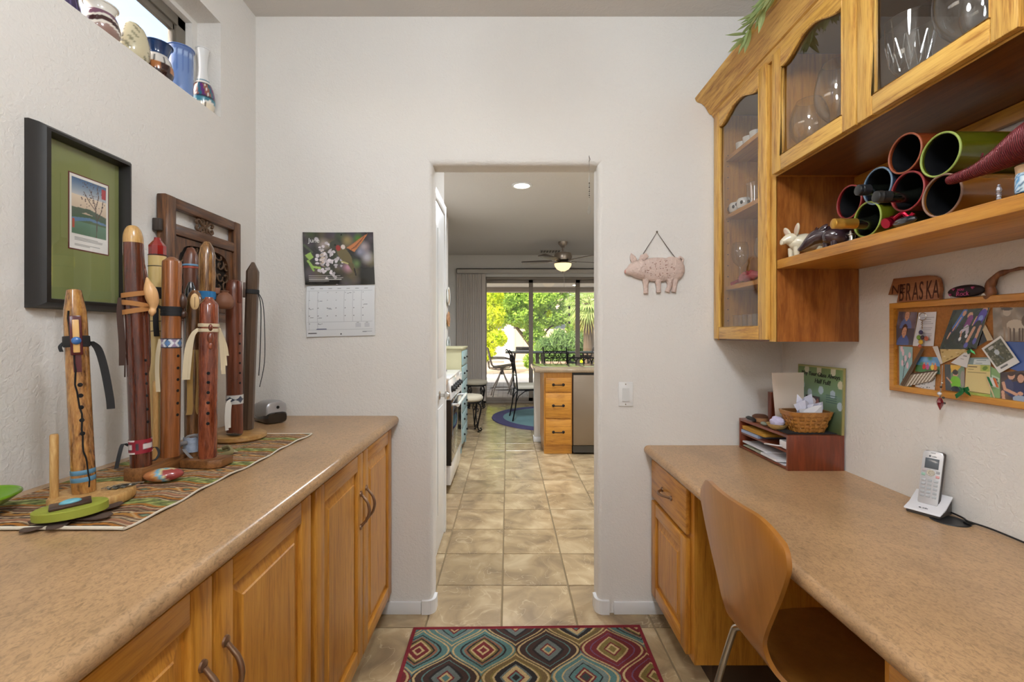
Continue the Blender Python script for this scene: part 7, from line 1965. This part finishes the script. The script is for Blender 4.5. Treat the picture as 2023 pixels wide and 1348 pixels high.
cv = Cv(44, 36, (96, 150, 200), 1.25); cv.rect(0, 0, 1, .45, (70, 110, 60)); cv.bokeh(10, [(140, 190, 230), (70, 130, 70)], .1, .2, 3)
for a, c_ in ((.35, (200, 40, 50)), (.5, (190, 90, 150)), (.7, (230, 200, 80)), (.82, (220, 120, 60))): cv.ell(a, .38, .07, .18, c_); cv.ell(a, .60, .04, .06, SKIN)
card('group_photo', 'small photo of people in bright clothes under a blue sky', cv, [(1808, 734), (1857, 740), (1856, 706), (1812, 705)], 1)
cv = Cv(36, 20, (206, 204, 204), 1.9)
for k in range(30): cv.ell(random.random(), random.random(), .03, .03, (60, 60, 66))
card('speckled_card', 'white and black speckled card at the bottom left of the board', cv, [(1808, 764), (1846, 772), (1848, 744), (1808, 740)], 1, 'card', mat=PRINT)
# children photo
cv = Cv(110, 90, (40, 50, 38), 97 / 82); cv.bokeh(60, [(30, 40, 28), (58, 70, 48), (24, 30, 24), (50, 56, 50)], .04, .12, 9)
cv.line([(.36, .95), (.22, .55)], .12, (70, 110, 190)); cv.ell(.37, .90, .05, .07, SKIN); cv.line([(.24, .55), (.16, .42)], .07, (50, 50, 90)); cv.line([(.15, .42), (.12, .28)], .04, SKIN); cv.line([(.32, .80), (.20, .48)], .03, SKIN)
cv.ell(.55, .84, .07, .08, SKIN); cv.line([(.58, .76), (.55, .58)], .15, (130, 60, 130)); cv.line([(.56, .56), (.46, .44)], .09, (196, 190, 206)); cv.line([(.58, .55), (.62, .42)], .08, (190, 184, 200)); cv.line([(.46, .44), (.48, .30)], .04, SKIN); cv.ell(.48, .26, .035, .05, (226, 226, 230)); cv.ell(.63, .33, .035, .05, (226, 226, 230)); cv.line([(.44, .50), (.78, .66)], .012, (40, 36, 40))
cv.ell(.90, .95, .07, .07, SKIN); cv.line([(.88, .86), (.82, .62)], .20, (84, 66, 170)); cv.ell(.86, .76, .06, .07, (130, 150, 220)); cv.line([(.84, .60), (.80, .52)], .18, (30, 28, 36)); cv.line([(.77, .52), (.70, .20)], .075, SKIN); cv.line([(.92, .55), (.90, .28)], .07, SKIN); cv.ell(.70, .10, .055, .07, (96, 96, 180)); cv.ell(.89, .20, .045, .08, (96, 96, 180)); cv.line([(.74, .80), (.70, .60)], .03, SKIN)
card('children_photo', 'large photo of three children in blue tops on a lawn', cv, [(1856, 690), (1928, 690), (1955, 608), (1883, 613)], 3)
cv = Cv(70, 60, (150, 136, 118), 1.1); cv.bokeh(24, [(170, 158, 140), (120, 106, 92), (186, 176, 160)], .1, .25, 4)
cv.ell(.42, .86, .12, .12, (186, 170, 150)); cv.ell(.42, .96, .17, .05, (80, 66, 56)); cv.poly([(.28, .72), (.56, .72), (.60, .40), (.26, .40)], (140, 122, 104)); cv.ell(.66, .46, .26, .18, (196, 182, 162)); cv.ell(.93, .60, .10, .16, (110, 92, 76)); 
for a in (.50, .62, .78, .86): cv.line([(a, .36), (a, .04)], .06, (96, 78, 64))
cv.line([(.34, .40), (.33, .05)], .06, (160, 140, 120)); cv.line([(.46, .40), (.46, .05)], .06, (160, 140, 120))
card('sepia_photo', 'old sepia photo of a person beside a pony', cv, [(1963, 674), (2030, 675), (2030, 607), (1961, 608)], 2)
card('blue_card', 'plain blue card behind the instant photo', Cv(20, 20, (64, 96, 170)), [(1985, 725), (2030, 740), (2030, 676), (1985, 675)], 1, 'card')
cv = Cv(46, 50, (228, 226, 222), .9); cv.rect(.08, .22, .92, .93, (84, 86, 66)); 
for k in range(70): cv.ell(random.uniform(.1, .9), random.uniform(.24, .9), .03, .03, random.choice([(60, 64, 48), (110, 110, 84), (140, 138, 120)]))
cv.ell(.46, .62, .10, .10, (190, 200, 206)); cv.line([(.46, .5), (.52, .34)], .06, (100, 110, 110)); cv.ell(.35, .84, .12, .06, (190, 190, 186)); cv.lines(.2, .85, .08, .12, 1, (110, 110, 110), .05)
card('instant_photo', 'tilted instant photo with a white border', cv, [(1974, 738), (2014, 716), (1977, 663), (1939, 689)], 4)
cv = Cv(64, 70, (70, 56, 56), .78); cv.bokeh(12, [(50, 40, 44), (110, 84, 70)], .2, .4, 6)
cv.ell(.62, .40, .42, .28, (44, 50, 92)); cv.ell(.30, .50, .20, .26, (60, 64, 100)); cv.ell(.42, .86, .13, .13, SKIN); cv.ell(.76, .78, .17, .17, (60, 36, 30)); cv.ell(.76, .76, .12, .13, SKIN); cv.ell(.42, .93, .14, .08, (70, 46, 40)); cv.line([(.12, .62), (.18, .40), (.6, .26)], .12, SKIN); cv.line([(.1, .3), (.14, .0)], .12, SKIN); cv.ell(.75, .12, .28, .12, (150, 166, 190)); cv.ell(.75, .30, .10, .06, SKIN)
card('couple_photo', 'photo of two smiling people hugging at the lower right', cv, [(1976, 790), (2030, 800), (2030, 732), (1976, 736)], 3)
cv = Cv(34, 44, (120, 140, 110), .75); cv.rect(0, 0, .3, 1, (70, 74, 76)); cv.poly([(.3, 1), (.9, 1), (.6, .74), (.35, .70)], (226, 178, 70)); cv.ell(.55, .66, .13, .13, SKIN); cv.ell(.55, .72, .14, .10, (60, 50, 44)); cv.ell(.55, .34, .27, .24, (120, 190, 50)); cv.ell(.55, .08, .25, .12, (40, 50, 60)); cv.line([(.1, .5), (.35, .3)], .06, SKIN); cv.ell(.92, .5, .12, .3, (150, 140, 130))
card('green_shirt_photo', 'photo of a person in a lime green shirt', cv, [(1868, 771), (1905, 776), (1905, 722), (1866, 720)], 1)
cv = Cv(50, 56, (220, 200, 140), .85); cv.lines(.08, .92, .08, .72, 10, (120, 104, 70), .014, 5); cv.rect(.62, .78, .98, 1, (180, 190, 100)); cv.ell(.80, .89, .11, .07, (110, 140, 60), 30); cv.lines(.1, .55, .82, .92, 2, (110, 90, 60), .03, 3)
card('thank_you_note', 'cream handwritten note with a green leaf stamp', cv, [(1906, 772), (1956, 779), (1956, 722), (1909, 720)], 3, 'note', mat=PRINT)
cv = Cv(40, 16, (130, 150, 150), 2.6); cv.rect(.25, .1, 1, .8, (206, 214, 214)); cv.lines(.36, .92, .25, .6, 2, (90, 110, 110), .02)
card('appointment_card', 'small grey green printed card above the cream note', cv, [(1912, 721), (1957, 723), (1956, 706), (1916, 707)], 2, 'card', mat=PRINT)
card('green_leaflet', 'pale green leaflet between note and couple photo', Cv(20, 30, (140, 176, 120)).rect(.15, .35, .95, .75, (206, 222, 196)).lines(.3, .85, .45, .65, 3, (60, 90, 60), .05), [(1956, 785), (1976, 788), (1976, 735), (1957, 724)], 1, 'leaflet', mat=PRINT)
cv = Cv(50, 30, (206, 180, 120), 1.6); 
for k in range(14): cv.ell(random.random(), random.random(), .05, .05, random.choice([(150, 120, 60), (224, 206, 160)]))
card('map_scrap', 'yellow patterned scrap tucked under the children photo', cv, [(1862, 718), (1915, 695), (1905, 690), (1857, 690)], 2, 'paper', mat=PRINT)
card('tag_card', 'white price tag style card overlapping the scrap', Cv(30, 30, (216, 214, 212)).lines(.3, .8, .5, .75, 2, (110, 108, 110), .05), [(1878, 717), (1910, 727), (1917, 698), (1905, 697)], 4, 'card', mat=PRINT)
card('dark_slip', 'dark photo corner beside the children photo', Cv(16, 20, (34, 30, 32)), [(1931, 685), (1956, 670), (1944, 646), (1940, 648)], 1)
card('manila_strip', 'manila paper strip crossing behind the instant photo', Cv(14, 30, (206, 186, 150)), [(1950, 674), (1962, 672), (1946, 642), (1941, 652)], 2, 'paper', mat=PRINT)
card('green_strip', 'green patterned strip under the cream note', Cv(30, 8, (170, 186, 96)).bokeh(10, [(200, 210, 130), (130, 160, 70)], .1, .2, 2), [(1912, 779), (1957, 785), (1956, 780), (1908, 773)], 2, 'paper', mat=PRINT)
# little flag
cv = Cv(30, 16, (222, 222, 218), 1.5); cv.rect(0, 0, .33, 1, (40, 120, 70)); cv.rect(.67, 0, 1, 1, (206, 110, 60))
fl_ = thing('toy_flag', 'small green white and orange flag on a stick', 'flag', B(1955, 770, 6))
painted('cloth', cv, quad(B(1957, 762, 6), B(1973, 766, 6), B(1967, 748, 6), B(1948, 744, 6)), CLOTH, fl_, th=.0006, back=(1, 0, 0))
obj('stick', MB().tube([B(1948, 744, 6), B(1965, 788, 6)], .0012, 6), plain('pale_stick', (206, 176, 140), .7), fl_)
# key ring with charms
kr = thing('key_ring', 'steel key ring with beaded charm hanging on the letter', 'key ring', B(1822, 680, 6))
c_ = B(1823, 626, 6)
obj('ring', MB().tube([(c_.x, c_.y + .0115 * math.cos(i * PI / 10), c_.z + .0115 * math.sin(i * PI / 10)) for i in range(20)], .0012, 6, closed=True), CHROME, kr, smooth=50)
obj('chain', MB().tube([B(1822 + (.8 if k % 2 else -.8), 633 + k * 2.2, 6) for k in range(9)], .0012, 5), CHROME, kr)
for x, y, r_, cc in ((1819, 657, 4.2, (60, 50, 90)), (1815, 667, 4.5, (120, 160, 60)), (1822, 667, 4.0, (70, 50, 60)), (1819, 676, 4.6, (220, 180, 60)), (1830, 669, 4.4, (190, 100, 70)), (1817, 684, 3.4, (190, 110, 110))):
    obj('charm', MB().ball(B(x, y, 8), (.003, r_ * .0016, r_ * .0016), 10, 8), plain('charm_%d' % cc[0], cc, .3), kr, smooth=50)
# feather
ft = thing('bird_feather', 'brown and white striped bird feather pinned across the board', 'feather', B(1782, 762, 6))
cv = Cv(60, 20, (140, 124, 104), 3.0)
for k in range(7): cv.poly([(.15 + .12 * k, 0), (.20 + .12 * k, 0), (.28 + .12 * k, .9), (.22 + .12 * k, .9)], (222, 214, 200) if k % 1 == 0 else (90, 70, 56))
cv.rect(0, .88, 1, 1, (84, 66, 52))
painted('vane', cv, quad(B(1782, 766, 6), B(1842, 752, 6), B(1854, 731, 6), B(1796, 738, 6)), CLOTH, ft, th=.0005, back=(1, 0, 0), edge=(150, 136, 116))
f2 = painted('vane_dark', Cv(12, 40, (104, 84, 66)).line([(.5, 0), (.5, 1)], .08, (60, 46, 38)), quad(B(1778, 760, 7), B(1786, 764, 7), B(1826, 690, 7), B(1820, 688, 7)), CLOTH, ft, th=.0005, back=(1, 0, 0), edge=(90, 74, 60)); f2.name = 'quill_vane'
# hanging pendant and green bow
hp2 = thing('beaded_pendant', 'beaded chain with a red crystal hanging below the board', 'pendant', B(1857, 808, 22))
obj('chain', MB().tube([B(1862, 722, 8), B(1861, 750, 16), B(1858, 775, 21), B(1857, 790, 21)], .0012, 5), CHROME, hp2)
for x, y, r_, cc in ((1861, 757, .0025, (200, 196, 190)), (1859, 765, .003, (60, 56, 56)), (1856, 778, .0055, (220, 220, 226)), (1864, 786, .003, (70, 64, 60)), (1866, 797, .003, (60, 56, 56))): obj('bead', MB().ball(B(x, y, 21), r_, 8, 6), plain('bead_%d' % cc[0], cc, .15, .3), hp2, smooth=50)
c_ = B(1857, 798, 22)
obj('red_crystal', MB().lathe([(0, -.019), (.0075, -.002), (.0085, .004), (.004, .016), (0, .018)], 6, c_), plain('ruby_crystal', (120, 24, 36), .06, coat=1), hp2)
gb = thing('green_bow', 'shiny green foil bow on the bottom edge of the board', 'bow', B(1902, 778, 20))
GF = plain('green_foil', (30, 110, 56), .15, .6)
for pts in (((1888, 784), (1900, 775), (1904, 770)), ((1917, 780), (1908, 774), (1904, 770)), ((1896, 768), (1903, 771)), ((1914, 768), (1905, 771))):
    obj('loop', MB().ribbon(spl([B(x, y, 20 + 2 * i) for i, (x, y) in enumerate(pts)], 4), (0, .004, .010), .0008), GF, gb)
g2 = thing('green_bow', 'tiny green foil bow below the children photo', 'bow', B(1918, 694, 6))
for pts in (((1911, 697), (1918, 693)), ((1926, 698), (1918, 693)), ((1913, 690), (1918, 693))): obj('loop', MB().ribbon([B(x, y, 7 + 3 * i) for i, (x, y) in enumerate(pts)], (0, .003, .008), .0008), GF, g2)
# things on top of the board frame
TZ = bz1 + .0005
nb = thing('state_plaque', 'wooden plaque shaped like a state with burnt NEBRASKA lettering', 'plaque', (1.245, 1.43, TZ))
bx = XR - .012
outl = [(1758, 585), (1768.5, 553), (1835, 546.5), (1848, 547.5), (1856, 552), (1859, 562), (1861, 575), (1858.5, 585), (1860, 594), (1775, 600.5), (1778, 584)]
pts = [(PX(x, y, bx).y, PX(x, y, bx).z) for x, y in outl]
mn = min(b for a, b in pts); pts = [(a, b - mn + TZ) for a, b in pts]
PLQ = wood('reddish_plaque_wood', (176, 120, 78), (140, 84, 48), 'y', 1.2, .5)
obj('board', MB().prism(pts, bx - .006, bx + .006, 'x'), PLQ, nb, bevel=.001)
BRN = plain('burnt_brown', (74, 36, 20), .8)
a_ = PX(1766, 583, bx)
text('lettering', 'NE', .040, BRN, nb, (bx - .0062, PX(1764, 585, bx).y, TZ + .029), (0, -1, .0), (0, 0, 1), .0005, .12)
for i, ch in enumerate('BRASKA'):
    me_o = text('lettering', ch, .040, BRN, nb, (0, 0, 0), (0, -1, 0), (0, 0, 1), .0005, .12)
    yy = PX(1779 + i * 13.3, 590, bx).y
    me_o.data.transform(Matrix.Translation((bx - .0062, yy, TZ + .004)) @ Matrix.Diagonal((1, .80, 1.95, 1)))
rk = thing('painted_rock', 'flat black rock with pink painted words and hearts', 'rock', (1.245, 1.30, TZ))
cy0 = PX(1908, 583, bx).y
obj('stone', MB().ball((bx, cy0, TZ + .017), (.009, .050, .017), 24, 12), plain('black_slate', (34, 22, 28), .6), rk, smooth=60)
PK = plain('pink_paint', (176, 70, 120), .6)
text('lettering', 'you', .013, PK, rk, (bx - .0092, cy0 + .015, TZ + .0185), (0, -1, 0), (0, 0, 1), .0008, .1)
text('lettering', 'Rock', .017, PK, rk, (bx - .0094, cy0 + .018, TZ + .0045), (0, -1, 0), (0, 0, 1), .0008, .1)
for dy, dz in ((.026, .024), (.036, .010), (-.026, .024)):
    obj('heart', MB().prism([(cy0 + dy, TZ + dz - .004), (cy0 + dy + .004, TZ + dz + .001), (cy0 + dy + .002, TZ + dz + .003), (cy0 + dy, TZ + dz + .001), (cy0 + dy - .002, TZ + dz + .003), (cy0 + dy - .004, TZ + dz + .001)], bx - .0095, bx - .006, 'x'), PK, rk)
dw = thing('driftwood_twist', 'twisted brown driftwood arch standing on the board frame', 'driftwood', (1.245, 1.22, TZ))
dpts = [(1950, 590, .010), (1958, 578, .0125), (1956, 566, .0115), (1962, 554, .0095), (1972, 543, .0075), (1985, 538, .006), (2000, 534, .0045), (2020, 530, .003), (2040, 533, .003), (2060, 548, .004), (2072, 575, .006), (2078, 600, .008)]
sp_ = spl([PX(x, y, bx - .002) for x, y, r_ in dpts], 3); rs_ = []
for i in range(len(dpts) - 1):
    for k in range(3): rs_.append(dpts[i][2] + (dpts[i + 1][2] - dpts[i][2]) * k / 3 + .0012 * math.sin(i * 3 + k))
rs_.append(dpts[-1][2])
obj('branch', MB().tube(sp_, rs_, 10, flat=.8), wood('driftwood_brown', (150, 96, 56), (100, 56, 30), 'z', 1.5, .5), dw, smooth=60)
b0 = PX(1952, 588, bx); obj('foot', MB().lathe([(0, 0), (.013, 0), (.011, .006), (0, .007)], 16, (bx, b0.y, TZ)), plain('white_foot', (200, 196, 188), .6), dw, smooth=40)

# ------------------------------------------------------------------ bent plywood chair
ch = thing('plywood_chair', 'bent beech plywood chair with steel legs pushed under the desk', 'chair', (.815, 1.178, 0), 0)
BEE = wood('beech_veneer', (178, 120, 54), (150, 96, 38), 'z', .7, .3, 16, .4, .02, contrast=(.2, .8))
path = spl([(-.243, 0, .862), (-.238, 0, .80), (-.226, 0, .70), (-.212, 0, .60), (-.200, 0, .535), (-.178, 0, .485), (-.13, 0, .452), (-.06, 0, .442), (.05, 0, .442), (.15, 0, .445), (.20, 0, .436), (.215, 0, .425)], 5)
nP = len(path); ln = [0]
for a, b in zip(path[:-1], path[1:]): ln.append(ln[-1] + (b - a).length)
tot = ln[-1]
wk = [(0, .198), (.02, .209), (.05, .216), (.09, .217), (.14, .206), (.20, .184), (.28, .150), (.34, .124), (.38, .109), (.41, .102), (.44, .102), (.48, .112), (.53, .136), (.60, .170), (.68, .198), (.78, .213), (.88, .213), (.95, .20), (1.0, .17)]
def wid(s):
    for (a, b), (c_, d) in zip(wk[:-1], wk[1:]):
        if a <= s <= c_:
            t = (s - a) / (c_ - a); return b + (d - b) * t
    return wk[-1][1]
def shell(off):
    vs = []; nu = 20
    for i, p in enumerate(path):
        s = ln[i] / tot; t = (path[min(i + 1, nP - 1)] - path[max(i - 1, 0)]).normalized(); n_ = Vector((t.z, 0, -t.x))
        w = wid(s)
        for k in range(nu + 1):
            u = -1 + 2 * k / nu
            bend = .030 * u * u * max(0, 1 - s / .40) + .006 * u * u * (s > .55)
            # rounded top corners: pull the rim down towards the sides
            q = p + n_ * (off - 0) 
            drop = .034 * max(0, abs(u) - .55) ** 2 / .2025 * max(0, 1 - s / .14)
            vs.append((q.x + bend, u * w, q.z - drop * (1 if s < .14 else 0)))
    return vs, nu + 1
m = MB(); A, w_ = shell(.0); Bk, _ = shell(.011)
m.v = A + Bk; nA = len(A)
for i in range(nP - 1):
    for k in range(w_ - 1):
        a = i * w_ + k
        m.f.append((a, a + 1, a + w_ + 1, a + w_)); m.f.append((nA + a, nA + a + w_, nA + a + w_ + 1, nA + a + 1))
for i in range(nP - 1):
    a = i * w_; m.f.append((a, a + w_, nA + a + w_, nA + a)); a = i * w_ + w_ - 1; m.f.append((a, nA + a, nA + a + w_, a + w_))
for k in range(w_ - 1):
    m.f.append((k, nA + k, nA + k + 1, k + 1)); a = (nP - 1) * w_ + k; m.f.append((a, a + 1, nA + a + 1, nA + a))
obj('shell', m, BEE, ch, smooth=40, local=True)
for sx, sy, fx_, fy_ in ((-1, 1, -.20, .245), (-1, -1, -.20, -.245), (1, 1, .21, .245), (1, -1, .21, -.245)):
    obj('leg', MB().tube(spl([(.03 * sx, .05 * sy, .425), (sx * .10, sy * .13, .427), (sx * .135, sy * .165, .415), (sx * .148, sy * .182, .37), (fx_ * .95, fy_ * .93, .12), (fx_, fy_, .004)], 5), .0095, 12), CHROME, ch, smooth=50, local=True)
    obj('foot_cap', MB().lathe([(0, 0), (.012, 0), (.012, .02), (0, .022)], 12, (fx_, fy_, 0)), BLACK, ch, local=True)
obj('under_plate', MB().box(-.07, -.08, .418, .07, .08, .4265), CHROME, ch, bevel=.003, local=True)

# ------------------------------------------------------------------ patterned rug
def rug_colors():
    nx, ny = 430, 300
    x0, x1, y0, y1 = -.406, .572, 1.28, 1.972
    cv = Cv(nx, ny, (90, 60, 40))
    X = x0 + (x1 - x0) * cv.U; Y = y0 + (y1 - y0) * cv.V
    w, h = .2605, .147; cx0, cy0_ = -.098, 1.829
    best = np.full(X.shape, 9.0); idx = np.zeros(X.shape, int)
    for r_ in range(-5, 3):
        for c_ in range(-4, 6):
            cx = cx0 + w * (c_ + (.5 if r_ % 2 else 0)); cy = cy0_ + h * r_
            q = np.abs(X - cx) / (w / 2); p = np.abs(Y - cy) / h
            f_og = q + .5 - .5 * np.cos(PI * np.clip(p, 0, 1)); f_d = q + p
            t = np.clip((f_d - .25) / .6, 0, 1); f = f_d * (1 - t) + f_og * t
            f = np.where(p > 1, 9, f)
            k = f < best; best[k] = f[k]; idx[k] = ({-1: 4, 0: 1, 1: 3}.get(c_, 0) if r_ == 1 else ({-1: 0, 0: 0, 1: 1, 2: 2}.get(c_, 3) if r_ % 2 == 0 else {-1: 1, 0: 3, 1: 4}.get(c_, 2)))
    D, Tn, O, R_, Br, K = (92, 130, 124), (206, 176, 122), (132, 112, 52), (120, 30, 34), (66, 40, 30), (34, 26, 24)
    pals = [[(.12, R_), (.20, Tn), (.34, R_), (.40, Tn), (.46, O), (.52, K), (.60, (150, 100, 72)), (.66, D), (.72, K), (.90, D), (.96, Tn), (1.1, D)],
            [(.12, D), (.20, Tn), (.26, R_), (.42, (110, 118, 112)), (.50, K), (.66, Br), (.70, D), (.88, Br), (.95, Tn), (1.1, Br)],
            [(.14, O), (.22, Tn), (.28, R_), (.44, O), (.50, Tn), (.66, R_), (.70, (120, 80, 110)), (.88, R_), (.95, Tn), (1.1, R_)],
            [(.12, K), (.20, D), (.26, R_), (.40, Tn), (.46, (110, 118, 112)), (.62, K), (.68, Tn), (.74, O), (.90, (120, 96, 52)), (.96, Tn), (1.1, O)],
            [(.14, (60, 66, 60)), (.20, R_), (.26, Tn), (.32, R_), (.46, D), (.50, K), (.66, (120, 136, 130)), (.70, Tn), (.88, D), (.95, Tn), (1.1, (104, 128, 120))]]
    pals = [[(l_, tuple(.86 * x for x in c_)) for l_, c_ in p_] for p_ in pals]
    for k in range(5):
        prev = -1
        for lim, c_ in pals[k]: cv.put((idx == k) & (best > prev) & (best <= lim), c_); prev = lim
    b = (np.minimum(X - x0, x1 - X) < .012) | (np.minimum(Y - y0, y1 - Y) < .012)
    cv.put(b, (120, 24, 34))
    return cv.noise(.22, 5), (x0, x1, y0, y1)
cv, (x0, x1, y0, y1) = rug_colors()
rg2 = thing('patterned_rug', 'small rug with ogee medallions and a dark red border', 'rug', ((x0 + x1) / 2, (y0 + y1) / 2, 0))
a, b, c_, d = (x0, y0), (x1 - .012, y0), (x1 + .003, y1 + .012), (x0, y1 - .005)
painted('pile', cv, quad((a[0], a[1], .0085), (b[0], b[1], .0085), (c_[0], c_[1], .0085), (d[0], d[1], .0085)), CLOTH, rg2, th=.0075, back=(0, 0, -1), edge=(110, 24, 32))
obj('binding', MB().tube([(a[0], a[1], .0062), (b[0], b[1], .0062), (c_[0], c_[1], .0062), (d[0], d[1], .0062)], .0052, 8, closed=True), plain('dark_red_binding', (120, 26, 36), .9, bump=.4), rg2, smooth=50)
